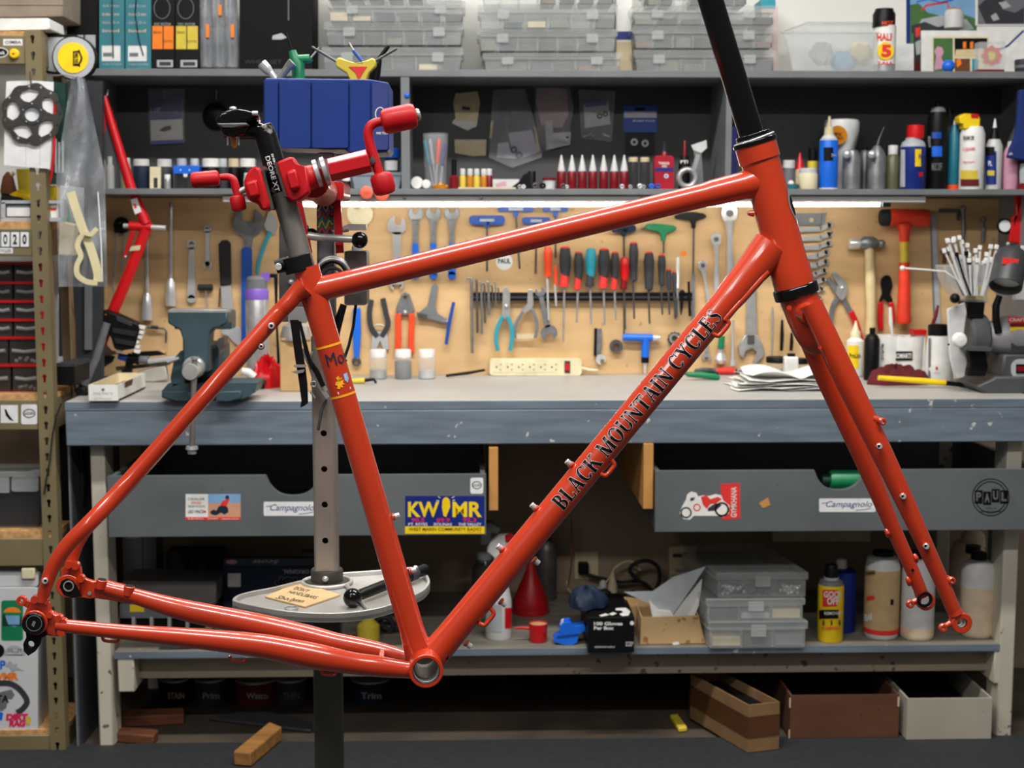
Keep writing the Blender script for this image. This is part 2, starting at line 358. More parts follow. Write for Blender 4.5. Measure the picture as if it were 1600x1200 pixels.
kw = [('sticker', 'deep_blue', 'b', (633, 775, 757, 834), e1), ('sticker/yellow_band', 'yellow', 'b', (633, 822.5, 757, 834), (.0004, .0006)), ('sticker/lettering', 'yellow', 'x', ('KW', 637.5, 784, 686, 808, .03), e2),
      ('sticker/lettering', 'yellow', 'x', ('MR', 707, 784, 753, 808, .03), e2), ('sticker/microphone', 'yellow', 'o', circ(697, 785, 6, 14, -10, 190, 8)+[(690.5, 792), (693, 806), (697, 808), (700, 800), (703.5, 792)], (e2, e2+.0001)),
      ('sticker/ray', 'white', 'o', strip([(688, 778), (684.5, 775.8)], 1.1), (e2, e2+.0001)), ('sticker/ray', 'white', 'o', strip([(686.5, 783), (682, 782)], 1.1), (e2, e2+.0001)), ('sticker/ray', 'white', 'o', strip([(706, 778), (710, 775.8)], 1.1), (e2, e2+.0001)), ('sticker/ray', 'white', 'o', strip([(707, 782), (711, 781)], 1.1), (e2, e2+.0001)),
      ('sticker/frequency', 'hot_pink', 'x', ('90.5', 643, 809.5, 663, 815.5, .02), e2), ('sticker/frequency', 'hot_pink', 'x', ('89.9', 682, 809.5, 703, 815.5, .02), e2), ('sticker/frequency', 'hot_pink', 'x', ('92.3', 723, 809.5, 744, 815.5, .02), e2),
      ('sticker/place_name', 'white', 'x', ('PT. REYES', 638, 817, 668, 821.5, .01), e2), ('sticker/place_name', 'white', 'x', ('BOLINAS', 678, 817, 706, 821.5, .01), e2), ('sticker/place_name', 'white', 'x', ('THE VALLEY', 716, 817, 752, 821.5, .01), e2),
      ('sticker/lettering', 'black', 'x', ('WEST MARIN COMMUNITY RADIO', 639, 824.5, 752, 829.5, .01), e3), ('sticker/lettering', 'signal_red', 'x', ('kwmr.org', 731, 830.2, 752, 833, 0), e3)]
moto = [('sticker', 'white', 'b', (290, 772, 325, 812), e1), ('photo_half', 'sky_blue', 'b', (325, 772, 376, 786), e1), ('photo_ground', 'skin_print', 'b', (325, 786, 376, 812), e1),
        ('sticker/lettering', 'dark_grey', 'x', ('DEALER', 294, 778, 320, 781.5), e2), ('sticker/lettering', 'signal_red', 'x', ('moto', 299, 783, 314, 788), e2), ('sticker/lettering', 'dark_grey', 'x', ('RIDER SCHOOL', 294, 789.5, 321, 793), e2), ('sticker/lettering', 'black', 'x', ('LEO VINCE', 294, 797, 318, 802, .02), e2), ('sticker/dot', 'signal_red', 'o', circ(320, 799.5, 2), (e2, e2+.0001)),
        ('red_band', 'signal_red', 'b', (290, 808, 376, 812.5), (0, .0007)), ('red_band/lettering', 'white', 'x', ('RACING   TEAM   moto.com', 294, 809.2, 373, 811.6), .0009),
        ('photo_ground/motorcycle', 'navy', 'o', [(328, 800), (333, 796), (338, 798), (342, 791), (350, 789), (356, 793), (357, 800), (351, 804), (345, 801), (338, 805), (331, 804)], (.0004, .0007)), ('photo_ground/rider', 'signal_red', 'o', [(344, 790), (347, 783), (352, 781), (356, 776), (359, 779), (357, 784), (354, 791)], (.0004, .0009)), ('photo_ground/helmet', 'navy', 'o', circ(355, 777, 3), (.0004, .0010))]
def roundel(x, y, r, t=e2): return [('badge', 'paper', 'o', rrect(x-r, y-r*1.25, x+r, y+r*1.25, 3), e1), ('badge/emblem', 'dark_grey', 'o', [circ(x, y-1, r*.78, 20, 0, 360, r*.62), circ(x, y-1, r*.66, 20, 0, 360, r*.5)], (e2, e2+.0001)), ('badge/lettering', 'dark_grey', 'x', ('BLACK MTN', x-r*.6, y-3, x+r*.6, y+1.5, .01), e2)]
drawer(163, 759, 743, 837, 412, 497, 775, 'left workbench drawer, grey, with a yellow and blue radio sticker on its front', [moto, campy(412, 784, 496, 806), kw, roundel(745, 759, 10)])
bike = [('sticker', 'signal_red', 'o', [(1126, 756), (1156, 755), (1157, 810), (1128, 812)], e1), ('sticker/lettering', 'white', 'x', ('GYMKHANA', 1142, 761, 1151, 808, .01, 90), e2),
        ('racer_sticker', 'white', 'o', [(1062, 802), (1066, 791), (1072, 780), (1074, 772), (1080, 768), (1088, 770), (1091, 776), (1098, 774), (1108, 775), (1118, 772), (1127, 774), (1130, 782), (1140, 790), (1139, 802), (1131, 808), (1120, 806), (1100, 806), (1084, 806), (1078, 812), (1068, 811)], (.0002, .0006)),
        ('racer_sticker/wheel', 'dark_grey', 'o', [circ(1072, 801, 9), circ(1072, 801, 6.5)], (.0006, .0009)), ('racer_sticker/wheel', 'black', 'o', [circ(1128, 796, 11.5), circ(1128, 796, 8.5)], (.0006, .0009)),
        ('racer_sticker/rider', 'signal_red', 'o', [(1095, 776), (1104, 774), (1110, 780), (1122, 776), (1128, 780), (1120, 786), (1110, 788), (1104, 795), (1098, 788)], (.0006, .0009)), ('racer_sticker/engine', 'dark_grey', 'o', [(1106, 794), (1118, 786), (1128, 789), (1118, 798), (1106, 799)], (.0006, .0008)), ('racer_sticker/number_plate', 'signal_red', 'o', [circ(1089, 793, 6), circ(1089, 793, 4)], (.0006, .0008)), ('racer_sticker/screen', 'dark_grey', 'o', [(1079, 778), (1086, 777), (1084, 782), (1078, 783)], (.0006, .0008))]
paul = [('print_ring', 'black', 'o', [circ(1548, 777, 29.5, 36), circ(1548, 777, 28, 36)], e1), ('print_ring', 'black', 'o', [circ(1548, 777, 25, 36), circ(1548, 777, 23.5, 36)], e1)]
for i, ch in enumerate('PAUL'):
    xx = 1523+i*13.2; dy = (2, 4, 0, 2)[i]; paul += [('letter_block', 'black', 'b', (xx, 764+dy, xx+12.4, 785+dy), e1), ('letter_block/letter', 'drawer_grey', 'x', (ch, xx+2.2, 767+dy, xx+10.2, 781+dy, .04), e2)]
paul.append(('lettering', 'black', 'x', ('CHICO, CA', 1540, 792.5, 1557, 796, .01), e1)); paul.append(('lettering', 'black', 'x', ('COMPONENT ENGINEERING', 1531, 798, 1565, 800.5, .01), e1))
drawer(1026, 1640, 735, 829, 1276, 1356, 766, 'right workbench drawer, grey, with a red racing motorcycle sticker on its front', [bike, campy(1280, 779, 1368, 800), paul, [('scuff', 'wood', 'o', [(1186, 786), (1200, 777), (1204, 789), (1192, 794)], e1)]])
# ---- wall shelf unit
YU = 3.95; zs2 = Z(295, YU); zs1 = Z(109, YU)
ul, ur = X(160, YU), X(1600, YU)
us = empty('wall_shelf', ((ul+ur)/2, (YU+YW)/2, zs2-.02), 'grey painted two tier wall shelf with dividers above the tool board', 'shelf')
MB().box((ul-.03, YU, Z(120.5, YU)), (ur, YW+.03, zs1)).build('top_board', 'shelf_grey', us, bevel=.002)
MB().box((ul, YU, Z(304.5, YU)), (ur, YW+.02, zs2)).build('lower_board', 'shelf_grey', us, bevel=.002)
MB().box((ul, YW+.012, Z(304.5, YU)), (ur, YW+.022, Z(120.5, YU))).build('back_panel', 'back_grey', us)
for a, b in ((630, 643), (1128, 1137)):
    MB().box((X(a, YU), YU+.002, zs2), (X(b, YU), YW+.012, Z(120.5, YU))).build('divider', 'shelf_grey', us)
MB().box((ur, YU, ZT+.001), (ur+.02, YW+.02, zs1)).build('end_panel', 'shelf_grey', us)
MB().box((ul-.032, YU+.03, zs2-.02), (ul-.004, YW+.02, Z(120.5, YU))).build('end_panel', 'shelf_grey', us)
MB().sphere(at(636, 149, YU-.001), .0075, sq=.6, ax=(0, 1, 0)).build('push_pin', 'bright_blue', us)
for q in (632, 752, 1002): MB().sphere(at(q, 309, YU-.001), .0045).build('screw', 'dark_steel', us)
tag(MB().box((X(163, YW), YW, ZT+.001), (X(1552, YW), YW+.02, Z(306, YU))).build('tool_board', 'ply'), 'warm plywood tool board behind the workbench', 'board')
yl = YU+.015
lf = empty('shelf_lamp', (X(900, yl), yl+.03, Z(318, yl)), 'long strip lamp fixed under the wall shelf', 'lamp')
MB().box((X(354, yl), yl, Z(316, yl)), (X(1438, yl), yl+.075, Z(304.8, yl)-.001)).build('housing', 'fixture', lf, bevel=.002)
MB().tube([at(446, 319.5, yl+.03), at(1374, 319.5, yl+.03)], .0055, 12).build('lamp_tube', 'lamp_tube', lf)
for q in (440, 1378): MB().box((X(q-6, yl+.02), yl+.02, Z(323, yl)), (X(q+6, yl+.02), yl+.045, Z(316, yl))).build('socket', 'dark_green', lf)
# ================================================================== bicycle frame, fork, seatpost
mat('frame_paint', (186, 51, 17), .32, 0, .05, 6, coat=1.0); mat('clamp_red', (176, 8, 20), .5, 0, .08, 8, coat=.08, spec=.35)
mat('decal_yellow', (240, 165, 30), .4); mat('decal_white', (205, 200, 204), .4)
BN = ray(578, 385).normalized(); P0 = CAM+ray(662, 1040)*(1.62/F)
def B(x, y, off=0.):
    d = ray(x, y); return CAM+d*(((P0+BN*off-CAM).dot(BN))/d.dot(BN))
def bs(x, y, off=0.): return (B(x, y, off)-CAM).dot(FWD)/F
def btube(pts, n=24, off=None, caps=True, sub=4):
    """pts: (x, y, r_px, off) along a centre line; smoothed"""
    P = [B(p[0], p[1], p[3] if len(p) > 3 else (off or 0)) for p in pts]; R = [p[2]*bs(p[0], p[1], p[3] if len(p) > 3 else (off or 0)) for p in pts]
    if len(P) > 2 and sub > 1:
        Q = []; S = []
        for i in range(len(P)-1):
            a = P[max(i-1, 0)]; b = P[i]; c = P[i+1]; d = P[min(i+2, len(P)-1)]
            for k in range(sub):
                t = k/sub; Q.append(.5*((2*b)+(c-a)*t+(2*a-5*b+4*c-d)*t*t+(3*b-a-3*c+d)*t**3))
                r0, r1, r2, r3 = R[max(i-1, 0)], R[i], R[i+1], R[min(i+2, len(R)-1)]
                S.append(max(1e-5, .5*(2*r1+(r2-r0)*t+(2*r0-5*r1+4*r2-r3)*t*t+(3*r1-r0-3*r2+r3)*t**3)))
        Q.append(P[-1]); S.append(R[-1]); P, R = Q, S
    return MB().tube(P, R, n, caps)
def bplate(loops, off, th):
    L = loops if isinstance(loops[0], list) else [loops]
    return MB().prism([[B(x, y, off) for x, y in l] for l in L], BN*th)
def bdisc(x, y, off, r, th, n=24, prof=None):
    s = bs(x, y, off); return MB().lathe(B(x, y, off), prof or [(r*s, 0), (r*s, th)], n, -BN)
fr = empty('bicycle_frameset', B(666, 1078), 'glossy orange steel bicycle frame held up in the repair stand', 'bicycle frame')
FP = 'frame_paint'
btube([(1180.5, 226, 32.6), (1187.3, 250, 32.6), (1188.2, 253, 30), (1231, 410, 30.5), (1233, 418, 32), (1241, 446, 32)], 36, sub=1).build('head_tube', FP, fr, angle=30)
tt = lambda x: 574.5-.245*x
btube([(478, tt(478), 21), (492, tt(492), 21), (512, tt(512), 19.5), (540, tt(540), 18.8), (1100, tt(1100), 18.8), (1112, tt(1112), 20.5), (1160, tt(1160), 21.5), (1178, tt(1178), 25), (1190, tt(1190), 27)], 32, sub=1).build('top_tube', FP, fr, angle=25)
dt = lambda y: 1028-(y-600)*.827
btube([(dt(1046), 1046, 24), (dt(1020), 1020, 23.5), (dt(990), 990, 22.2), (dt(470), 470, 22.2), (dt(458), 458, 24), (dt(425), 425, 25.5), (dt(402), 402, 29), (dt(385), 385, 31)], 36, sub=1).build('down_tube', FP, fr, angle=25); dto = bpy.data.objects['down_tube']
stx = lambda y: 531+(y-600)*.293
btube([(stx(418), 418, 21), (stx(440), 440, 21), (stx(470), 470, 21), (stx(500), 500, 20.2), (stx(980), 980, 19.5), (stx(1020), 1020, 22), (stx(1046), 1046, 24)], 32, sub=1).build('seat_tube', FP, fr, angle=25); sto = bpy.data.objects['seat_tube']
# bottom bracket shell: hollow
bbc = B(666, 1049, -.0375); s_ = bs(666, 1049, -.0375); ro, ri = 27*s_, 21.5*s_
MB().lathe(bbc, [(ri, 0), (ro-.001, 0), (ro, .001), (ro, .0365), (ro+.001, .038), (ro, .0395), (ro, .074), (ro-.001, .075), (ri, .075), (ri, 0)], 40, BN).build('bottom_bracket_shell', FP, fr, angle=30)
MB().lathe(bbc, [(ri-.0005, .0015), (ri-.0011, .0015), (ri-.0011, .0735), (ri-.0005, .0735), (ri-.0005, .0015)], 40, BN).build('threaded_sleeve', 'dark_steel', fr, angle=30)
for k in (.007, .013, .019): MB().torus(bbc+BN*k, ri-.0012, .0006, BN, 36, 6).build('thread_ring', 'chrome', fr)
def bool_cut(o, cut):
    c = cut.build('cutter', FP); m = o.modifiers.new('cut', 'BOOLEAN'); m.object = c; m.solver = 'EXACT'; bpy.context.view_layer.update()
    me = bpy.data.meshes.new_from_object(o.evaluated_get(bpy.context.evaluated_depsgraph_get())); o.modifiers.clear(); o.data = me
    me.shade_smooth(); me.set_sharp_from_angle(angle=math.radians(30)); bpy.data.objects.remove(c)
def bb_cut(o): bool_cut(o, MB().lathe(bbc, [(ro-.001, -.02), (ro-.001, .1)], 40, BN)); return o
# stays
def ss(off0, off1, off2, sgn):
    pts = [(476, 448, 17, off0), (462, 460, 14, off0), (448, 476, 13, off0*1.1), (425, 500, 12.8, off0*1.2), (336, 600, 12.8, off1*.75), (203, 750, 12.8, off1), (146, 811, 12.8, off2*.95), (107, 850, 12.2, off2), (83, 885, 11.2, off2), (72, 915, 10, off2), (65, 940, 9, off2)]
    # positions are those of the near stay: carry them across at their true offset
    P = []
    for x, y, r, o in pts:
        q = B(x, y, -o); P.append((q+BN*(o+sgn*o), r*bs(x, y, -o)))
    return P
def stay(P, n=24):
    pts = [p for p, r in P]; R = [r for p, r in P]; Q = []; S = []
    for i in range(len(pts)-1):
        a = pts[max(i-1, 0)]; b = pts[i]; c = pts[i+1]; d = pts[min(i+2, len(pts)-1)]
        for k in range(4):
            t = k/4; Q.append(.5*((2*b)+(c-a)*t+(2*a-5*b+4*c-d)*t*t+(3*b-a-3*c+d)*t**3)); S.append(R[i]*(1-t)+R[i+1]*t)
    Q.append(pts[-1]); S.append(R[-1]); return MB().tube(Q, S, n)
stay(ss(.012, .045, .068, -1)).build('seat_stay', FP, fr, angle=50)
stay(ss(.012, .045, .068, 1)).build('seat_stay', FP, fr, angle=50)
btube([(88, 976, 10, -.066), (120, 980, 11, -.066), (200, 988, 12, -.062), (300, 997, 15.5, -.056), (400, 1008, 18.5, -.050), (460, 1019, 20, -.046), (505, 1028, 20, -.042), (550, 1036, 17, -.036), (590, 1041, 16.5, -.03), (630, 1046, 13.5, -.024), (655, 1048, 13, -.02)], 26).build('chain_stay', FP, fr, angle=50); cs1 = bpy.data.objects['chain_stay']
btube([(150, 915, 9, .064), (206, 930, 12, .064), (250, 943, 14.5, .062), (300, 956, 17, .058), (400, 976, 18, .052), (480, 994, 17.5, .046), (520, 1003, 15.5, .04), (560, 1011, 15, .034), (600, 1020, 14.5, .03), (640, 1032, 13, .024), (660, 1040, 12, .02)], 26).build('chain_stay', FP, fr, angle=50)
for o_ in (dto, sto, cs1, bpy.data.objects['chain_stay.001']): bb_cut(o_)
btube([(598, 1016, 5, .03), (596, 1026, 5, 0), (598, 1034, 5, -.03)], 12).build('chain_stay_bridge', FP, fr)
btube([(305, 634, 6, .038), (300, 640, 6, 0), (296, 647, 6, -.038)], 12).build('seat_stay_bridge', FP, fr)
# near dropout
nd = bplate([(57, 931), (64, 934), (74, 937), (77, 946), (79, 956), (88, 960), (97, 966), (104, 973), (105, 982), (100, 990), (90, 995), (76, 994), (66, 991), (52, 992), (40, 986), (35, 974), (37, 962), (42, 950), (48, 938)], -.068, .009).build('dropout', FP, fr, bevel=.002)
bdisc(55, 972, -.070, 20, .004).build('axle_boss', FP, nd, bevel=.001)
bplate([circ(33, 939.5, 8, 18), circ(33, 939.5, 3, 12)], -.069, .006).build('eyelet', FP, nd, bevel=.0015)
bplate([(38, 937), (48, 941), (42, 950), (34, 945)], -.068, .005).build('eyelet_web', FP, nd)
for q in ((57, 934, 6), (72, 936, 6), (80, 958, 5), (94, 964, 6), (101, 970, 6), (98, 985, 6)): bdisc(q[0], q[1], -.063, q[2], .009, 14).build('weld_bead', FP, nd)
hg = bplate([[(38, 980), (70, 982), (74, 992), (64, 998), (62, 1008), (55, 1018), (44, 1025), (37, 1018), (36, 1006), (41, 996), (40, 988)], circ(48, 1007, 5.4, 16)], -.071, .006).build('derailleur_hanger', 'black', fr, bevel=.001)
bdisc(53, 974, -.0745, 17.5, .004, 30).build('axle_cap', 'black_gloss', hg, bevel=.0008)
bplate([circ(53, 974, 12.5, 24), circ(53, 974, 11.6, 24)], -.0791, .0003).build('cap_ring', 'mid_grey', hg)
bplate([(49, 977), (52, 970), (56, 972), (53, 980)], -.0791, .0003).build('cap_mark', 'mid_grey', hg)
# far dropout with the disc brake mount
fd = bplate([(104, 882), (112, 877), (122, 879), (126, 888), (127, 899), (134, 905), (146, 909), (158, 906), (198, 916), (206, 918), (206, 944), (196, 943), (170, 938), (148, 935), (140, 936), (126, 934), (108, 935), (96, 930), (89, 920), (90, 908), (96, 900), (95, 890)], .063, .008).build('dropout', FP, fr, bevel=.002)
bdisc(107, 915, .063, 18.5, .004).build('axle_boss', FP, fd, bevel=.001)
bplate([(93, 917), (96, 908), (104, 904), (114, 907), (120, 916), (128, 932), (112, 934), (100, 930)], .0585, .001).build('axle_pocket', 'black', fd)
bplate([circ(107, 916, 8.5, 20), circ(107, 916, 6.6, 20)], .057, .0018).build('axle_insert', 'steel', fd)
for q in ((109, 880), (120, 882), (128, 902)): bdisc(q[0], q[1], .064, 6, .009, 14).build('weld_bead', FP, fd)
for (q, y_) in ((157, 907), (200, 917)):
    s_ = bs(q, y_, .06); c_ = B(q, y_+13, .06); mp_ = MB().lathe(c_, [(8.5*s_, 0), (8.5*s_, 15*s_)], 18, (0.2, 0, 1)).build('brake_mount', FP, fd, bevel=.0008)
    MB().lathe(c_+Vector((.2, 0, 1)).normalized()*(15*s_), [(6.5*s_, 0), (6.5*s_, .8*s_)], 16, (0.2, 0, 1)).build('mount_insert', 'black', mp_)
bdisc(140, 927, .0625, 3, .001, 12).build('mount_bolt', 'steel', fd)
# small braze-ons
def bolt(x, y, off, r, parent=None, m='chrome'):
    b = bdisc(x, y, off, r+1.6, .0035, 16).build('boss', FP, parent or fr, bevel=.0005)
    h = bdisc(x, y, off-.0035, r, .004, 16).build('bolt', m, parent or fr, bevel=.0006); bdisc(x, y, off-.0075, r*.5, .0003, 6).build('hex_socket', 'black', h)
    return b
bolt(424, 509, -.020, 5); bolt(71, 907, -.074, 4.6); bolt(408, 541, -.018, 4)
def stud(x, y, dx, dy, r=4.6, L=13):
    l = math.hypot(dx, dy); a = B(x+dx*1.5, y+dy*1.5); s2 = bs(x, y); d = (B(x+dx/l*10, y+dy/l*10)-a).normalized()
    b = MB().lathe(a, [((r+1.5)*s2, -2*s2), ((r+1.2)*s2, 1.5*s2)], 14, d).build('boss', FP, fr, bevel=.0005)
    MB().lathe(a+d*(1.5*s2), [(r*s2, 0), (r*s2, L*s2*.6)], 14, d).build('bolt', 'chrome', b, bevel=.0006)
stud(893, 727, -.77, -.64); stud(838, 795, -.77, -.64); stud(785, 859, -.77, -.64); stud(834, 874, .77, .64); stud(782, 939, .77, .64); stud(728, 1004, .77, .64)
stud(614, 808, 1, -.3); stud(640, 893, 1, -.3)
def guide(x, y, dx, dy, L=15, H=10):
    """hose guide: a small loop standing off the tube"""
    l = math.hypot(dx, dy); dx /= l; dy /= l; nx, ny = -dy, dx
    c = [(x-dx*L, y-dy*L), (x-dx*L*.85+nx*H*.8, y-dy*L*.85+ny*H*.8), (x-dx*L*.5+nx*H, y-dy*L*.5+ny*H), (x+dx*L*.5+nx*H, y+dy*L*.5+ny*H), (x+dx*L*.85+nx*H*.8, y+dy*L*.85+ny*H*.8), (x+dx*L, y+dy*L)]
    return c
def gd(x, y, dx, dy, L=15, H=9, off=0, r=3.2): btube([(a, b, r, off) for a, b in guide(x, y, dx, dy, L, H)], 10, sub=3).build('hose_guide', FP, fr)
gd(946, 729, .637, -.771, 14, 10, -.010, 3.6); gd(757, 962, .637, -.771, 15, 10, -.010, 3.6); gd(1122, 508, .637, -.771, 16, 12, -.012, 3.8)
gd(173, 995, 1, .1, 13, 7, -.06, 2.6); gd(372, 1026, 1, .1, 13, 7, -.05, 2.6); gd(514, 1047, 1, .1, 12, 7, -.042, 2.6)
btube([(1178, 334, 5), (1170, 333, 4), (1168, 333, 2.5)], 12, sub=1).build('cable_stop', FP, fr)
btube([(1131, 500, 4.5, -.012), (1200, 424, 5, -.014)], 12, sub=1).build('cable_port', FP, fr)
bplate([rrect(691, 1021, 701, 1031, 2)], -.013, .001).build('cable_port_plug', 'black', fr)
# headset
def ring(a, b, r, name, m, bev=.0008):
    P, Q = B(*a), B(*b); s2 = bs(*a); o = MB().lathe(P, [(r*s2, 0), (r*s2, (Q-P).length)], 36, Q-P); return o.build(name, m, fr, bevel=bev)
ring((1180.5, 226), (1178.6, 219), 34.5, 'headset_cup', 'black_gloss'); ring((1178.6, 219), (1177.6, 216), 33, 'headset_seal', 'chrome'); ring((1177.6, 216), (1175.6, 209), 27, 'headset_cone', 'black_gloss')
ring((1241, 446), (1246, 463), 35.5, 'headset_cup', 'black_gloss', .002)
# seat collar
P, Q = B(454, 419), B(448, 398); s2 = bs(454, 419)
c1 = B(stx(417)-3, 421); ax_ = (B(462, 404)-B(468, 424)).normalized(); cc = B(470, 424)
col_ = MB().lathe(cc-ax_*.000, [(23.5*s2, 0), (23.5*s2, 25*s2)], 32, (B(462.5, 398)-B(470, 424)).normalized()).build('seat_collar', 'black', fr, bevel=.001)
btube([(456, 410, 11.5, 0), (436, 416, 11, 0), (431, 417.5, 10.5, 0)], 12, sub=1).build('collar_ear', 'black', col_)
s3 = bs(435, 417, -.012); MB().lathe(B(435, 417, -.013), [(5.5*s3, 0), (5.5*s3, .003)], 16, -BN).build('collar_bolt', 'chrome', col_, bevel=.0005)
# ---- lettering on the tubes
def tubemap(A, Bp, r):
    ax = (Bp-A).normalized(); fc = (CAM-(A+Bp)/2); fc = (fc-ax*fc.dot(ax)).normalized(); sd = fc.cross(ax).normalized()
    def f(s, v, lift=.0003):
        a = v/r; return A+ax*s+fc*(math.cos(a)*(r+lift))+sd*(math.sin(a)*(r+lift))
    return f
T_, t_, sf = .24, .1, .08
def sv(x0, x1, y=None): return [('h', x0, x1, .035, sf), ('h', x0, x1, .965, sf)]
GL = {'B': (.78, [('l', .17, 0, .17, 1, T_), ('h', 0, .36, .035, sf), ('h', 0, .36, .965, sf), ('h', .2, .38, .52, sf), ('a', .34, .74, .34, .26, -90, 90, T_, sf), ('a', .36, .27, .4, .27, -90, 90, T_, sf)]),
 'L': (.74, [('l', .17, 0, .17, 1, T_), ('h', 0, .34, .965, sf), ('h', 0, .7, .035, sf), ('l', .62, 0, .68, .28, .09)]),
 'A': (.95, [('l', .14, 0, .46, 1.02, t_), ('l', .78, 0, .47, 1.02, T_), ('h', .22, .66, .32, sf), ('h', 0, .27, .035, sf), ('h', .58, .98, .035, sf)]),
 'C': (.9, [('a', .46, .5, .46, .52, 48, 312, T_, sf), ('l', .8, .66, .82, 1, .07), ('h', .6, .84, .2, .05)]),
 'K': (.98, [('l', .17, 0, .17, 1, T_), ('h', 0, .34, .035, sf), ('h', 0, .34, .965, sf), ('l', .26, .42, .78, 1, t_), ('l', .45, .6, .86, 0, T_), ('h', .6, .95, .965, sf), ('h', .62, 1.02, .035, sf)]),
 'M': (1.18, [('l', .14, 0, .14, 1, t_), ('l', .18, 1, .58, 0, T_), ('l', .58, 0, .94, 1, t_), ('l', 1.0, 0, 1.0, 1, T_), ('h', 0, .28, .035, sf), ('h', 0, .24, .965, sf), ('h', .84, 1.18, .035, sf), ('h', .9, 1.18, .965, sf)]),
 'O': (1.0, [('a', .5, .5, .49, .52, 0, 360, T_, sf)]),
 'U': (.96, [('l', .18, .3, .18, 1, T_), ('a', .48, .33, .4, .35, 180, 360, .19, sf), ('l', .8, .3, .8, 1, t_), ('h', 0, .36, .965, sf), ('h', .66, .96, .965, sf)]),
 'N': (1.0, [('l', .14, 0, .14, 1, t_), ('l', .14, 1, .84, 0, T_), ('l', .86, 0, .86, 1, t_), ('h', 0, .28, .035, sf), ('h', 0, .2, .965, sf), ('h', .7, 1.0, .965, sf)]),
 'T': (.86, [('l', .43, 0, .43, 1, T_), ('h', .02, .84, .965, sf), ('l', .05, .72, .03, 1, .07), ('l', .81, .72, .83, 1, .07), ('h', .25, .61, .035, sf)]),
 'I': (.42, [('l', .2, 0, .2, 1, T_), ('h', .02, .38, .035, sf), ('h', .02, .38, .965, sf)]),
 'Y': (.92, [('l', .16, 1, .46, .42, T_), ('l', .78, 1, .5, .42, t_), ('l', .47, 0, .47, .48, T_), ('h', 0, .34, .965, sf), ('h', .62, .92, .965, sf), ('h', .3, .64, .035, sf)]),
 'E': (.76, [('l', .17, 0, .17, 1, T_), ('h', 0, .68, .035, sf), ('h', 0, .64, .965, sf), ('h', .2, .5, .51, sf), ('l', .64, 0, .69, .26, .08), ('l', .6, .76, .62, 1, .08), ('l', .5, .4, .5, .62, .07)]),
 'S': (.68, [('p', [(.58, .78), (.48, .95), (.3, .97), (.13, .84), (.15, .66), (.34, .53), (.53, .4), (.58, .2), (.44, .04), (.24, .03), (.07, .2)], [.07, .07, .08, .13, .19, .21, .19, .13, .08, .07, .07])])}
def serif_mb(txt, L, Hh, f, e=0., lift=.0003, gap=.09):
    tot = sum((GL[c][0]+gap if c != ' ' else .42) for c in txt); k = L/tot; mb = MB(); x = 0
    def quad(a, b, c, d, nu=5):
        g = lambda u, v: (a[0]*(1-u)*(1-v)+b[0]*u*(1-v)+c[0]*u*v+d[0]*(1-u)*v, a[1]*(1-u)*(1-v)+b[1]*u*(1-v)+c[1]*u*v+d[1]*(1-u)*v)
        mb.grid(lambda u, v: f((x+g(u, v)[0])*k, (g(u, v)[1]-.5)*Hh, lift), 2, nu)
    for c in txt:
        if c == ' ': x += .42; continue
        wd, pr = GL[c]
        for p in pr:
            if p[0] == 'l':
                _, xa, ya, xb, yb, w_ = p; h = w_/2+e; da = e if ya < yb else -e
                quad((xa-h, ya-da), (xa+h, ya-da), (xb+h, yb+da), (xb-h, yb+da), 7)
            elif p[0] == 'h':
                _, xa, xb, y, w_ = p; h = w_/2+e; quad((xa-e, y-h), (xb+e, y-h), (xb+e, y+h), (xa-e, y+h), 2)
            else:
                if p[0] == 'a':
                    _, cx, cy, rx, ry, a0, a1, wx, wy = p; n = 18; pa = [math.radians(a0+(a1-a0)*i/n) for i in range(n+1)]
                    o_ = [(cx+(rx+e)*math.cos(a), cy+(ry+e)*math.sin(a)) for a in pa]; i_ = [(cx+(rx-wx-e)*math.cos(a), cy+(ry-wy-e)*math.sin(a)) for a in pa]
                else:
                    st = strip(p[1], [q+2*e for q in p[2]]); n = len(p[1]); o_ = st[:n]; i_ = st[n:][::-1]
                for i in range(len(o_)-1): quad(o_[i], o_[i+1], i_[i+1], i_[i], 2)
        x += wd+gap
    return mb
A_, B_ = B(dt(1000), 1000), B(dt(420), 420); rr = 22.2*bs(dt(700), 700)
tm = tubemap(A_, B_, rr*1.004)
def along(x, y): q = B(x, y)-A_; return q.dot((B_-A_).normalized())
sA, sB = along(dt(789), 789), along(dt(489), 489)
for e_, m_, nm, lf_ in ((.03, 'decal_white', 'lettering_outline', .0002), (0, 'black_gloss', 'lettering', .0004)):
    serif_mb('BLACK MOUNTAIN CYCLES', sB-sA, 26*bs(dt(640), 640), lambda s, v, l: tm(sA+s, v, l), e_, lf_).build(nm, m_, fr)
A2, B2 = B(stx(1000), 1000), B(stx(440), 440); r2 = 20*bs(stx(600), 600); tm2 = tubemap(A2, B2, r2*1.01)
ax2 = (B2-A2).normalized()
def st_s(y): return (B(stx(y), y)-A2).dot(ax2)
k2 = bs(520, 580)
def band(ya, yb, va, vb, m, name, lift=.0003, parent=None):
    MB().grid(lambda u, v: tm2(st_s(ya)+(st_s(yb)-st_s(ya))*v, (va+(vb-va)*u)*k2, lift), 17, 2).build(name, m, parent or fr)
band(541.5, 538, -30, 30, 'decal_yellow', 'decal_line'); band(618.5, 615, -30, 30, 'decal_yellow', 'decal_line')
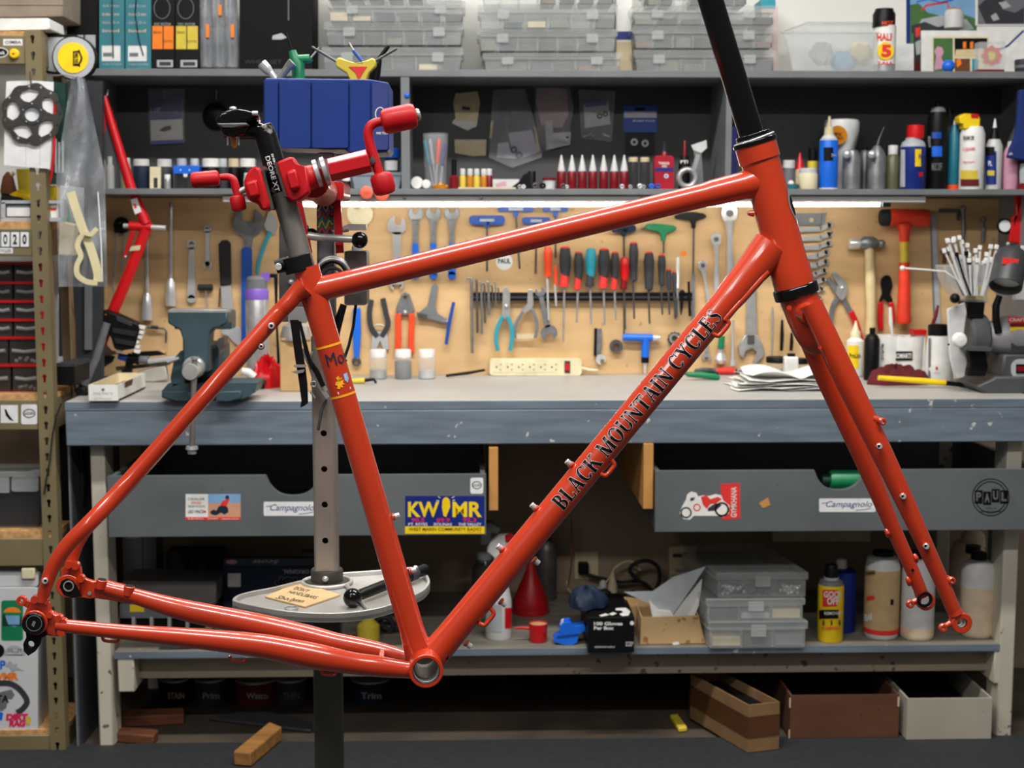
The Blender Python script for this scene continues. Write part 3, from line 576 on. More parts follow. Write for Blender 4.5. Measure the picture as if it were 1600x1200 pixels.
# tube axis runs upward, +v is to the right of the viewer when negative sine is taken care of by the map
sgn = 1 if pix(tm2(st_s(570), .005))[0] > pix(tm2(st_s(570), -.005))[0] else -1
def deco(fn_pts, m, name, lift=.0004, parent=None):
    mb = MB(); mb.add([tm2(st_s(y), sgn*v*k2, lift) for v, y in fn_pts[0]], fn_pts[1]); return mb.build(name, m, parent or fr)
def word(st, v0, v1, y0, y1, m, name, bold=0, lift=.0004, shear=0):
    vs_, fs_ = glyphs(st, bold, shear); deco(([(v0+(v1-v0)*u, y1+(y0-y1)*q) for u, q in vs_], fs_), m, name, lift)
word('Mod', -10, 30, 550, 570, 'navy', 'lettering', 0, .001)
lion = [(-6, 604), (-4, 600), (-7, 598), (-5, 594), (-2, 592), (-3, 588), (1, 586), (3, 590), (6, 589), (5, 593), (8, 594), (5, 597), (7, 601), (3, 600), (4, 605), (0, 603), (-2, 606)]
def poly(pts, m, name, lift=.0005): tri = tessellate_polygon([[Vector((a, b, 0)) for a, b in pts]]); deco((pts, [tuple(t) for t in tri]), m, name, lift)
poly(lion, 'decal_yellow', 'lion_emblem'); poly([(9, 586), (17, 585), (17, 594), (13, 600), (9, 595)], 'sky_blue', 'shield_emblem'); poly([(10.5, 588), (13, 587), (12, 597), (11, 594)], 'decal_white', 'shield_emblem', .0007)
poly([(-7, 609), (16, 607), (16, 610), (-7, 613)], 'decal_white', 'decal_bar')
A3, B3 = B(1241, 446), B(1181, 228); tm3 = tubemap(A3, B3, 30.4*bs(1210, 330)); L3 = (B3-A3).length
s3_ = 1 if pix(tm3(L3/2, .005))[0] > pix(tm3(L3/2, -.005))[0] else -1
k3 = bs(1210, 330)
MB().grid(lambda u, v: tm3(L3*(.44+.22*u), s3_*(38+(10*math.sin(PI*(.08+.84*u)))*(v-.5)*2)*k3, .0006), 9, 9).build('head_badge', 'steel', fr)
MB().grid(lambda u, v: tm3(L3*(.47+.14*u), s3_*(38+(6*math.sin(PI*(.1+.8*u)))*(v-.5)*2)*k3, .0011), 7, 7).build('head_badge_print', 'black', fr)
# ---- fork
fk = empty('bicycle_fork', B(1470, 990), 'orange bicycle fork with silver bolts and a long black steerer tube', 'bicycle fork')
btube([(1086, -80, 19.6), (1176, 216, 19.6)], 32, sub=1).build('steerer', 'black_gloss', fk)
btube([(1242, 452, 29), (1250, 470, 30), (1262, 500, 30), (1273, 532, 24), (1280, 552, 10)], 32).build('crown', FP, fk, angle=50)
# blades: near one at -offset, far one the same blade mirrored across
near = [(1267, 474, 17.5), (1290, 524, 18.3), (1326, 600, 18.6), (1372, 695, 17), (1410, 775, 15.2), (1446, 853, 12.8), (1474, 915, 11.5), (1489, 951, 11), (1492, 957, 10)]
def blade(sg, nm):
    P = []
    for i, (x, y, r) in enumerate(near):
        o = .030+.020*min(1, i/5); q = B(x, y, -o); P.append((q+BN*(o+sg*o), r*bs(x, y, -o)))
    return stay(P).build(nm, FP, fk, angle=50)
blade(-1, 'blade'); blade(1, 'blade')
btube([(1250, 484, 17, -.005), (1268, 492, 17, -.028)], 20, sub=1).build('crown_socket', FP, fk)
nd2 = bdisc(1497, 970, -.046, 17, .010, 32, None)
def ringdisc(x, y, off, ro, ri, th):
    s2 = bs(x, y, off); return MB().lathe(B(x, y, off), [(ri*s2, 0), (ro*s2-.001, 0), (ro*s2, .001), (ro*s2, th-.001), (ro*s2-.001, th), (ri*s2, th), (ri*s2, 0)], 32, -BN)
a_ = ringdisc(1497, 970, -.044, 16.5, 8.2, .012).build('dropout', FP, fk, angle=30)
ringdisc(1497, 970, -.046, 8.4, 6.4, .009).build('axle_insert', 'steel', a_, angle=30)
ringdisc(1472, 980, -.049, 7, 2.6, .005).build('eyelet', FP, a_, angle=30); btube([(1475, 979, 4, -.051), (1485, 974, 5, -.051)], 10, sub=1).build('eyelet_web', FP, a_)
b_ = ringdisc(1443, 937, .058, 14.5, 8.8, .010).build('dropout', FP, fk, angle=30)
ringdisc(1444, 936, .047, 12.6, 8.4, .003).build('axle_ring', 'black', b_, angle=30)
ringdisc(1421, 943, .054, 6.6, 2.6, .005).build('eyelet', FP, b_, angle=30); btube([(1424, 942, 4, .052), (1434, 938, 5, .052)], 10, sub=1).build('eyelet_web', FP, b_)
btube([(1489, 950, 10.5, -.05), (1493, 959, 12, -.05)], 14, sub=1).build('dropout_lug', FP, a_); btube([(1436, 918, 9.5, .052), (1440, 928, 11, .056)], 14, sub=1).build('dropout_lug', FP, b_)
bdisc(1426, 891, .0405, 2.4, .0006, 12).build('vent_hole', 'black', b_)
for q in ((1373, 697), (1410, 775), (1446, 853)): bolt(q[0], q[1], -.058 if q[1] < 800 else -.059, 4.6, fk)
for (xa, ya, xb, yb, o) in ((1366, 655, 1378, 658, -.049), (1478, 903, 1486, 906, -.049)):
    btube([(xa-3, ya-1, 5.5, o), (xb-5, yb-1, 6, o)], 14, sub=1).build('boss', FP, fk); ringdisc(xb-1, yb, o-.003, 6, 3, .006).build('boss_eye', FP, fk, angle=30)
for (x_, y_) in ((1386, 833), (1430, 872), (1419, 908)): btube([(x_-2, y_-6, 3, .047), (x_+1, y_, 4.5, .045), (x_+2, y_+6, 3, .047)], 10, sub=2).build('hose_stop', FP, fk)
bdisc(1281, 543, -.044, 3, .0012, 12).build('vent_boss', FP, fk)
bdisc(1233, 481, -.028, 4, .0012, 12).build('vent_hole', FP, fk)
# ---- seatpost
worn('scratched_post', (24, 24, 26), (150, 146, 140), .3, .62, (1, 1, .3), .2, 10)
MATS['scratched_post'].node_tree.nodes['Principled BSDF'].inputs['Metallic'].default_value = .5
sp = empty('seatpost', B(468, 425), 'scuffed black and silver seatpost with saddle clamp on top, gripped by the stand', 'seatpost')
px_ = lambda y: 470+(y-400)*.293
btube([(px_(430), 430, 17.6), (px_(300), 300, 17.6)], 28, sub=1).build('lower_tube', mat('post_silver', (120, 115, 110), .3, .5, .5, 9, 0, stretch=(3, 3, .4)), sp)
btube([(px_(300), 300, 17.7), (px_(212), 212, 17.7), (px_(196)-2, 198, 17)], 28, sub=1).build('upper_tube', 'scratched_post', sp, bevel=.001)
A4, B4 = B(px_(300), 300), B(px_(212), 212); tm4 = tubemap(A4, B4, 17.9*bs(430, 260)); L4 = (B4-A4).length; k4 = bs(430, 260)
for st, v0, v1, lo, hi in (('DEORE XT', -10, -2.5, 0.02, .64), ('SHIMANO', 0, 3.5, .3, .66)):
    s4 = 1 if pix(tm4(L4/2, .005))[0] > pix(tm4(L4/2, -.005))[0] else -1
    vs_, fs_ = glyphs(st, .02)
    MB().add([tm4(L4*(hi-(hi-lo)*u), s4*(v0+(v1-v0)*q)*k4, .0005) for u, q in vs_], fs_).build('lettering', 'decal_white', sp)
hd = btube([(412, 210, 15, 0), (398, 204, 15, 0), (372, 204, 14, 0), (350, 204, 11, 0)], 18).build('head', 'black_gloss', sp)
bplate([(335, 187), (345, 176), (366, 170), (385, 172), (404, 178), (404, 185), (384, 190), (340, 192)], -.022, .044).build('upper_clamp', 'black_gloss', sp, bevel=.003)
bplate([(337, 192), (385, 191), (390, 196), (372, 200), (344, 199)], -.024, .048).build('rail_cradle', 'dark_steel', sp, bevel=.002)
bplate([(342, 199), (388, 197), (384, 208), (368, 215), (350, 212)], -.020, .040).build('lower_clamp', 'black_gloss', sp, bevel=.003)
btube([(356, 214, 1.4, -.01), (356, 227, 1.4, -.01)], 8, sub=1).build('bolt', 'chrome', sp); btube([(373, 214, 1.4, -.01), (373, 227, 1.4, -.01)], 8, sub=1).build('bolt', 'chrome', sp)
btube([(365, 213, 4.5, -.008), (366, 228, 4, -.008), (367, 231, 2, -.008)], 12, sub=1).build('barrel_nut', 'amber', sp)
s5 = bs(365, 168); MB().lathe(B(364, 170), [(6*s5, 0), (5*s5, 3*s5), (1e-6, 4*s5)], 16, (0, 0, 1)).build('top_nut', 'chrome', sp)
btube([(394, 177, 3.5, -.024), (403, 177, 3.5, -.024)], 12, sub=1).build('bolt_head', 'chrome', sp)
# ================================================================== repair stand
YP = 2.08
st = empty('repair_stand', (X(508, YP), YP, 0), 'steel post repair stand with a red clamp and cast work tray', 'repair stand')
ps = pxs(YP)
def sp_(name, m, kind, d, t=0., Y=YP, parent=None, bevel=0, angle=38):
    mb = MB(); shape(mb, kind, d, Y, t); return mb.build(name, m, parent or st, bevel=bevel, angle=angle)
# main post: front face with drilled holes, closed by three plain sides
zt_ = Z(525, YP, 508); hx = 18.3*ps; xc = at(508, 700, YP).x
holes = [674.5, 730, 785, 841]; mb = MB(); zcur = Z(893, YP, 508)
def plate_h(mb, xa, xb, z0, z1, Yf, hole=None, th=.003):
    lo = [(xa, Yf, z0), (xb, Yf, z0), (xb, Yf, z1), (xa, Yf, z1)]; L = [lo]
    if hole: L.append([(hole[0]+hole[2]*math.cos(2*PI*i/16), Yf, hole[1]+hole[2]*math.sin(2*PI*i/16)) for i in range(16)])
    mb.prism(L, (0, th, 0))
prev = Z(893, YP, 508)
for hy in holes[::-1]:
    nxt = Z(hy-27, YP, 508); plate_h(mb, xc-hx+.006, xc+hx-.006, prev, nxt, YP-hx, (xc, Z(hy, YP, 508), 5*ps)); prev = nxt
plate_h(mb, xc-hx+.006, xc+hx-.006, prev, zt_, YP-hx)
for sg in (-1, 1):   # rounded corners, then sides
    q = [(xc+sg*(hx-.006+.006*math.sin(a)), YP-hx+.006-.006*math.cos(a)) for a in [0, PI/8, PI/4, 3*PI/8, PI/2]]
    for (a, b) in zip(q, q[1:]+[(xc+sg*hx, YP+hx)]):
        mb.add([(a[0], a[1], Z(893, YP, 508)), (b[0], b[1], Z(893, YP, 508)), (b[0], b[1], zt_), (a[0], a[1], zt_)], [(0, 1, 2, 3)])
mb.add([(xc-hx, YP+hx, Z(893, YP, 508)), (xc+hx, YP+hx, Z(893, YP, 508)), (xc+hx, YP+hx, zt_), (xc-hx, YP+hx, zt_)], [(0, 1, 2, 3)])
mat('post_steel', (158, 150, 144), .35, .6, .3, 9, .1, stretch=(1, 1, .25))
mb.build('post', 'post_steel', st, angle=30)
MB().box((xc-22*ps, YP-20*ps, .012), (xc+22*ps, YP+20*ps, Z(925, YP, 508))).build('lower_post', mat('post_dark', (70, 70, 64), .5, .5, .15, 14), st, bevel=.003)
MB().box((xc-.28, YP-.28, .008), (xc+.28, YP+.28, .02)).build('base_plate', 'iron', st, bevel=.004)
# tray
zr = at(508, 905, YP).z
rim = [(363, 936), (372, 929), (395, 923), (427, 917), (480, 904), (530, 895), (598, 890), (640, 886), (655, 887), (667, 896), (672, 908), (666, 918), (655, 926), (613, 944), (570, 954), (515, 958), (449, 955), (395, 946), (369, 940)]
def smooth(p, k=3):
    n = len(p); o = []
    for i in range(n):
        a, b, c, d = p[i-1], p[i], p[(i+1) % n], p[(i+2) % n]
        for j in range(k):
            t = j/k; o.append(tuple(.5*(2*b[q]+(c[q]-a[q])*t+(2*a[q]-5*b[q]+4*c[q]-d[q])*t*t+(3*b[q]-a[q]-3*c[q]+d[q])*t**3) for q in (0, 1)))
    return o
R3 = [atz(x, y, zr) for x, y in smooth(rim)]
cen = sum(R3, Vector())/len(R3); inn = [cen+(p-cen)*.965 for p in R3]
tray = MB().prism([[p-Vector((0, 0, .007)) for p in R3]], (0, 0, -.006)).build('tray', 'alu', st)
MB().prism([R3, inn], (0, 0, -.013)).build('tray_rim', 'alu', tray, bevel=.0012)
MB().lathe(Vector((xc, YP, zr-.008)), [(.031, 0), (.031, .004), (.029, .006), (.024, .006), (.024, .022), (.0225, .024), (.018, .024)], 28).build('tray_collar', 'iron', tray)
MB().torus(Vector((xc, YP, zr-.004)), .036, .003, (0, 0, 1)).build('tray_rib', 'alu', tray)
ra, rb = Vector((xc+.03, YP-.02, zr-.004)), atz(575, 953, zr-.004); MB().tube([ra, (ra+rb)/2, rb], [.003, .003, .002], 8).build('tray_rib', 'alu', tray)
MB().sphere(Vector((xc, YP-.024, zr+.006)), .005).build('collar_bolt', 'steel', tray)
tag(MB().prism([[atz(x, y, zr-.0065) for x, y in ((414, 934), (467, 911), (532, 931), (477, 950))]], (0, 0, .002)).build('note_card', 'kraft'), 'brown cardboard note with handwriting lying on the work tray', 'card')
cardo = bpy.data.objects['note_card']
def tz(s, ox, oy, ux, uy, vx, vy, z, name, m, par):
    vs_, fs_ = glyphs(s, 0, .2); MB().add([atz(ox+ux*u+vx*v, oy+uy*u+vy*v, z) for u, v in vs_], fs_).build(name, m, par)
tz("DON'T", 458, 920, 22, 6, 5, -4, zr-.004, 'handwriting', 'dark_grey', cardo); tz("HANDLEBARS", 449, 926, 44, 10, 5, -4, zr-.004, 'handwriting', 'dark_grey', cardo); tz('Sho.lynn', 427, 936, 42, 7, 10, -6, zr-.004, 'handwriting', 'dark_grey', cardo)
tag(MB().torus(atz(455, 950, zr-.004), .0085, .0014, (0, 0, 1), 24, 8).build('key_ring', 'steel'), 'small steel split ring on the work tray', 'ring')
a, b = atz(551, 934, zr+.006), atz(664, 890, zr+.006)
bl = empty('ball_lever', a-Vector((0, 0, .013)), 'black rod with a glossy ball end lying across the work tray', 'lever')
MB().sphere(a, .0135).build('ball_end', 'black_gloss', bl); MB().tube([a, a.lerp(b, .1), a.lerp(b, .12), a.lerp(b, .75), b], [.006, .006, .008, .0085, .0085], 14).build('rod', 'black', bl)
MB().lathe(a.lerp(b, .76), [(.010, 0), (.010, .018)], 14, b-a).build('sleeve', 'dark_grey', bl); MB().sphere(a.lerp(b, .86)+Vector((0, 0, .008)), .004).build('set_screw', 'chrome', bl)
# head of the stand: inner post, brackets, levers
sp_('inner_post', 'mid_grey', 'b', (495, 238, 522, 545), (-.02, .02), bevel=.003)
stk = sp_('sticker', 'dark_grey', 'b', (495, 304, 521, 364), (.0204, .0210), YP)
cols = ['dull_yellow', 'bright_blue', 'signal_red', 'leaf', 'teal', 'dull_yellow', 'green', 'hot_pink']
for i in range(8):
    y0 = 322+i*5.2; sp_('zigzag', cols[i], 'o', strip([(497, y0+8), (503, y0-3), (509, y0+9), (515, y0-4), (519.5, y0+3)], 3.2), (.0210, .0213), YP, stk)
sp_('sticker_header', 'paper', 'b', (495, 304, 521, 314), (.0210, .0213), YP, stk); sp_('lettering', 'black', 'x', ('Shimano', 499, 307, 518, 312, .01), .0216, YP, stk)
sp_('side_plate', 'clamp_red', 'o', [(455, 300), (468, 298), (487, 395), (478, 400)], (.05, .06)); sp_('side_plate', 'clamp_red', 'o', [(519, 300), (531, 296), (537, 395), (525, 396)], (.03, .04))
sp_('head_block', 'clamp_red', 'o', rrect(474, 284, 537, 312, 5), (-.02, .09), bevel=.004)
sp_('head_bracket', 'dark_steel', 'o', rrect(436, 350, 482, 503, 6), (.03, .038), bevel=.002); sp_('head_bracket', 'dark_steel', 'o', rrect(538, 392, 573, 477, 4), (-.02, .035), bevel=.004)
sp_('bracket_plate', 'steel', 'o', rrect(450, 480, 480, 505, 4), (.038, .044), bevel=.002)
sp_('clamp_lever', 'steel', 'm', [('r', [(470, 367, 6), (500, 371, 6), (553, 374, 5.5)])], .055); sp_('lever_ball', 'black_gloss', 's', (562, 375, 13), .055)
sp_('bracket_bolt', 'steel', 's', (455, 441, 5), .038)
sp_('clamp_lever', 'steel', 'm', [('r', [(520, 362, 4), (545, 357, 5)]), ('o', rrect(541, 350, 572, 360, 3))], (.01, .025)); sp_('lever_knob', 'black_gloss', 's', (487, 366, 9.5), .03)
sp_('pivot', 'light_grey', 'l', (558, 393, [(8, 0), (8, 8), (4, 12)]), .02)
for i, (R_, q) in enumerate(((24, 418), (20, 421), (27, 424), (17, 428))):
    sp_('cable_loop', 'black_rubber' if i % 2 else 'steel', 't', (520, q+8, R_, 2.8), .04+.008*i)
# clamp (in the plane of the bicycle)
CR = 'clamp_red'
def cpart(mb, name, m, bevel=0, parent=None, angle=38): return mb.build(name, m, parent or st, bevel=bevel, angle=angle)
cpart(bplate([(381, 283), (384, 274), (390, 264), (402, 258), (408, 265), (423, 317), (422, 327), (408, 330), (403, 318), (388, 314), (382, 297)], -.026, .052), 'clamp_jaw', CR, .004)
cpart(bplate([(382, 285), (400, 279), (407, 306), (390, 311)], -.034, .05), 'jaw_boss', CR, .003)
cpart(bplate([(432, 253), (455, 244), (460, 247), (466, 257), (480, 261), (485, 300), (470, 312), (455, 315), (448, 307)], -.026, .052), 'clamp_jaw', CR, .004)
cpart(bplate([(446, 268), (461, 263), (470, 294), (454, 299)], -.034, .05), 'jaw_boss', CR, .003)
cpart(bplate([(409, 266), (412, 265), (428, 326), (423, 327)], -.024, .048), 'jaw_liner', 'iron'); cpart(bplate([(428, 254), (432, 253), (449, 308), (444, 306)], -.024, .048), 'jaw_liner', 'iron')
cpart(btube([(466, 286, 19, 0), (484, 278, 20, 0), (496, 274, 17, 0)], 20, sub=2), 'clamp_body', CR)
for x_, y_, r_ in ((496, 271, 22), (508, 267.5, 23)):
    s2 = bs(x_, y_); cpart(MB().lathe(B(x_, y_), [(r_*s2*.8, -4*s2), (r_*s2, -3*s2), (r_*s2, 3*s2), (r_*s2*.8, 4*s2)], 28, B(x_+10, y_-3)-B(x_, y_)), 'collar', 'steel')
s2 = bs(545, 256); cpart(MB().tube([B(514, 266), B(577, 251)], 18.5*s2, 6, updir=(0, 0, 1)), 'hex_bar', CR, .0012, angle=20)
cpart(btube([(577, 251, 12), (584, 256, 9)], 14, sub=1), 'spindle', 'dark_steel')
cr = cpart(btube([(600, 191, 6.5), (590, 191, 7.3), (580, 196, 7.5), (575.5, 206, 7.5), (577, 222, 7.5), (586, 250, 7.5), (596, 282, 7.5)], 16), 'crank_arm', CR)
def capsule(a, b, r, name, par, m=CR):
    A, B2_ = B(*a), B(*b); L = (B2_-A).length; s2 = bs(*a); R = r*s2; return MB().lathe(A, [(R*.55, 0), (R*.85, R*.12), (R, R*.4), (R, L-R*.4), (R*.85, L-R*.12), (R*.5, L)], 24, B2_-A).build(name, m, par)
capsule((596, 191.5), (651, 179.5), 20, 'grip', cr); capsule((649, 180), (657, 178), 10, 'grip_cap', cr, 'steel'); capsule((594, 270), (603, 304), 18, 'hub', cr)
cl = cpart(btube([(344, 277, 5), (356, 277, 6), (364, 281, 6.5), (368, 292, 6.5), (372, 308, 6.5)], 16), 'crank_arm', CR)
capsule((343, 278), (298, 282), 12.5, 'grip', cl); capsule((369, 305), (375, 330), 12, 'hub', cl)
cpart(btube([(374, 300, 5), (386, 294, 5)], 12, sub=1), 'spindle', 'steel')
# arm from clamp back to the stand head
MB().tube([B(490, 285, .01), Vector((at(505, 300, YP-.09))), Vector(at(506, 300, YP))], [.017, .02, .02], 18).build('clamp_arm', CR, st)
# cables and straps hanging from the head
thing('hanging_strap', 'flat black strap hanging from the stand head beside the seat tube', 'strap', YP-.05, [('webbing', 'black', 'm', [('o', [(453, 500), (466, 500), (472, 545), (477, 575), (480, 600), (481, 630), (476, 634), (469, 637), (471, 626), (466, 590), (461, 560)])], .004), ('webbing', 'black', 'o', [(466, 502), (470, 502), (482, 548), (490, 575), (486, 578), (476, 552)], .004), ('buckle', 'steel', 'o', rrect(459, 570, 478, 574, 1.5), (.004, .010)), ('buckle', 'steel', 'o', [(455, 581), (476, 577), (474, 582), (463, 584)], (.004, .010))])
thing('brake_tool', 'bundle of small steel levers dangling beside the seat tube', 'tool', YP-.03, [('lever', 'chrome', 'o', strip([(473, 545), (478, 560), (492, 585), (508, 612)], [3, 5, 6, 8]), .006), ('lever', 'steel', 'o', strip([(487, 550), (482, 568), (490, 590), (512, 622)], [3, 4, 6, 5]), (.006, .012)), ('lever', 'black', 'o', strip([(481, 560), (495, 582), (505, 604)], [5, 8, 7]), (.012, .018)), ('spring', 'steel', 't', (490, 600, 4, 1.2), .014), ('pin', 'steel', 'r', [(485, 612, 1.5), (492, 622, 1.5)], .01)])
tag(MB().tube([at(556, 476, YP), at(552, 510, YP), at(545, 540, YP), at(536, 566, YP+.01), at(522, 600, YP+.01), at(503, 640, YP-.03), at(497, 672, YP-.04)], .0022, 8).build('cable', 'black_rubber'), 'thin black cable hanging from the stand bracket', 'cable')
tag(MB().tube([at(537, 476, YP), at(531, 495, YP), at(526, 520, YP), at(523, 560, YP+.03)], [.005, .006, .005, .004], 8).build('hose', 'black_rubber'), 'thick black hose beneath the stand bracket', 'hose')
# ---- blue tool bin on top of the stand
YB = 2.1
bb = [('tub', mat('bin_blue', (10, 50, 128), .42, 0, .06, 8), 'o', [(412, 126), (416, 122), (578, 124), (607, 129), (608, 233), (604, 238), (582, 240), (545, 239), (540, 234), (432, 231), (411, 224)], (-.07, .05), .004)]
for xa, xb in ((414, 434), (437, 485), (488, 544), (547, 578)): bb.append(('panel', 'bin_blue', 'o', rrect(xa, 125, xb, 231 if xb < 545 else 237, 3), (.05, .055), .002))
bb += [('end_label', mat('bin_end', (52, 66, 130), .4), 'o', rrect(582, 130, 606, 234, 3), (.05, .053)), ('end_label/emblem', 'white', 'o', [circ(594, 178, 8, 24, 0, 360, 11), circ(594, 178, 6.5, 24, 0, 360, 9.5)], (.053, .0534)), ('end_label/lettering', 'white', 'x', ('PARK TOOL', 588, 206, 606, 210, .02), .0536)]
thing('tool_bin', 'blue plastic tool bin with ridged front mounted on top of the repair stand', 'tool bin', YB, bb)
def tools_in_bin():
    y_ = YB
    thing('y_wrench', 'yellow three way hex wrench with a red centre standing in the blue bin', 'wrench', y_, [('handle', 'dull_yellow', 'o', [(525, 93), (530, 89), (541, 94), (556, 98), (571, 95), (582, 90), (587, 94), (587, 103), (577, 113), (572, 128), (548, 128), (541, 114), (524, 103)], (-.008, .012), .004), ('centre', 'signal_red', 'o', [(545, 104), (573, 104), (566, 115), (560, 126), (556, 114)], (.012, .0135)), ('handle/lettering', 'dark_grey', 'x', ('456', 553, 96, 567, 99), .0125), ('hex_rod', 'dark_steel', 'r', [(527, 97, 2), (487, 73, 2)], .002), ('hex_rod', 'dark_steel', 'r', [(585, 96, 2), (620, 76, 2)], .002), ('hex_rod', 'dark_steel', 'r', [(560, 110, 2), (560, 140, 2)], .0)])
    thing('torx_driver', 'green handled hex driver standing in the blue bin', 'driver', y_, [('handle', 'green', 'm', [('r', [(457, 79, 5.5), (459, 88, 7), (466, 100, 10), (466, 130, 10)]), ('r', [(466, 92, 6), (484, 92, 7), (486, 90, 5)])], .0), ('hex_rod', 'black', 'r', [(456, 78, 1.3), (447, 51, 1.3)], .0), ('hex_rod', 'steel', 'r', [(486, 90, 1.5), (499, 74, 1.5)], .0)])
    thing('socket_driver', 'chrome socket driver leaning at the left of the blue bin', 'driver', y_, [('shaft', 'chrome', 'r', [(436, 130, 5), (421, 112, 5)], .005), ('socket', 'chrome', 'r', [(422, 114, 5.5), (417, 108, 8), (409, 99, 8)], .005)])
    thing('socket_wrench', 'dark steel tube spanner with open round mouth in the blue bin', 'spanner', y_, [('shaft', 'tool_steel', 'r', [(432, 130, 5), (450, 105, 6)], .02), ('mouth', 'tool_steel', 'r', [(449, 106, 6), (457, 98, 8), (458, 97, 6)], .02)])
    thing('hex_driver', 'thin steel driver with blue sleeve behind the yellow wrench', 'driver', y_, [('shaft', 'steel', 'r', [(545, 66, 1.5), (553, 80, 1.8)], -.02), ('sleeve', 'blue', 'r', [(552, 79, 2.6), (566, 96, 3)], -.02)])
    thing('nut_driver', 'black rod driver with thick black grip in the blue bin', 'driver', y_, [('shaft', 'black', 'r', [(607, 72, 3.2), (592, 92, 3.4)], -.02), ('grip', 'black', 'r', [(593, 91, 4), (588, 102, 8), (584, 128, 9)], -.02)])
tools_in_bin()
# ================================================================== steel shelving at the left and what is on it
YR = 3.58; XE = X(85, YR)            # outer face of the right-hand post
def xr(x): return X(x, YR)
rk = empty('shelving_rack', (xr(30), YR+.25, 0), 'tan steel shelving rack with keyhole posts at the left', 'shelving')
pw = .0375; xa_, xb_ = at(58, 600, YR).x, at(58, 600, YR).x+pw; ztop = Z(52, YR, 50)
mb = MB(); zc_ = 0.0; pitch_ = .0397
while zc_ < ztop-.02:
    c = (xa_+xb_)/2; k = [(c+.0055*math.cos(a), YR, zc_+.023+.0055*math.sin(a)) for a in [math.radians(-50+280*i/12) for i in range(13)]]+[(c-.003, YR, zc_+.008), (c+.003, YR, zc_+.008)]
    mb.prism([[(xa_, YR, zc_), (xb_, YR, zc_), (xb_, YR, zc_+pitch_), (xa_, YR, zc_+pitch_)], k], (0, .002, 0)); zc_ += pitch_
mb.box((xb_, YR, 0), (xb_+.002, YR+.036, zc_)); mb.build('post', 'rack_tan', rk, angle=30)
MB().box((xb_-.002, YR+.18, 0), (xb_, YR+.22, ztop)).box((xb_-.034, YR+.218, 0), (xb_, YR+.22, ztop)).build('post', 'rack_tan', rk)
XLk = -1.55
lev = [(48, 55, 100), (346, 357, 400), (617, 625, 672), (831, 842, 885), (1142, 1150, 1195)]
for a, b, c in lev:
    MB().box((XLk, YR+.003, Z(c, YR, 30)), (xa_-.001, YR+.03, Z(b, YR, 30))).build('beam', 'rack_tan', rk, bevel=.002)
    MB().box((xb_-.03, YR+.04, Z(c, YR, 30)), (xb_-.004, YR+.18, Z(b, YR, 30))).build('side_beam', 'rack_tan', rk)
    MB().box((XLk, YR+.006, Z(b, YR, 30)), (xb_-.004, YR+.22, Z(a, YR, 30))).build('shelf_board', 'osb', rk)
def rp(name, m, kind, d, t, parent=None):
    mb = MB(); shape(mb, kind, d, YR+.003, t); return mb.build(name, m, parent or rk)
q = rp('sticker', 'paper', 'b', (5, 61, 35, 71), .0006); rp('lettering', 'black', 'x', ('OIMBA', 8, 63.5, 33, 68.5, .01), .001, q)
q = rp('sticker', 'black', 'o', circ(0, 82, 12, 20, 0, 360, 7), .0006); rp('lettering', 'white', 'x', ('RockShox'[:4], -8, 79.5, 8, 85, .02), .001, q); rp('sticker_edge', 'white', 'o', [circ(0, 82, 13, 20, 0, 360, 8), circ(0, 82, 11.6, 20, 0, 360, 6.7)], .0008, q)
q = rp('knob', 'yellow', 'f', (23, 84.5, [(7.6, 0), (7.6, 4), (6, 6), (.1, 6.5)]), 0); rp('knob_mark', 'signal_red', 'f', (23, 84.5, [(2, 6.2), (1, 7.2)]), 0, q)
q = rp('sign', 'dark_green', 'b', (-12, 361, 46, 387), .0006)
for i, ch in enumerate('2020'): 
    s_ = rp('number_card', 'paper', 'b', (-13+i*15, 362.5, 0+i*15, 385.5), (.0006, .001), q)
for i, ch in enumerate(('2', 'O', '2', '0')): rp('number', 'black', 'x', (ch, -10+i*15, 366, -3.5+i*15, 382, .04), .0013, q)
q = rp('sticker', 'paper', 'b', (-10, 387.5, 20, 396), .0006); rp('lettering', 'black', 'x', ('CYCLES', -4, 389.5, 17, 394, .01), .001, q)
q = rp('sticker', 'paper', 'b', (1, 633, 28, 661), .0006); rp('pepper_print', 'black', 'o', [(7, 639), (10, 640), (13, 647), (18, 654), (22, 658), (15, 656), (9, 649)], (.0006, .001), q)
q = rp('sticker', 'paper', 'o', rrect(33, 632, 58, 663, 3), .0006); rp('emblem', 'dark_grey', 'o', [circ(45.5, 646, 10, 24, 0, 360, 7), circ(45.5, 646, 8.6, 24, 0, 360, 5.6)], (.0006, .001), q); rp('lettering', 'dark_grey', 'x', ('BLACK MTN', 38, 643.5, 53, 648.5, .02), .0011, q)
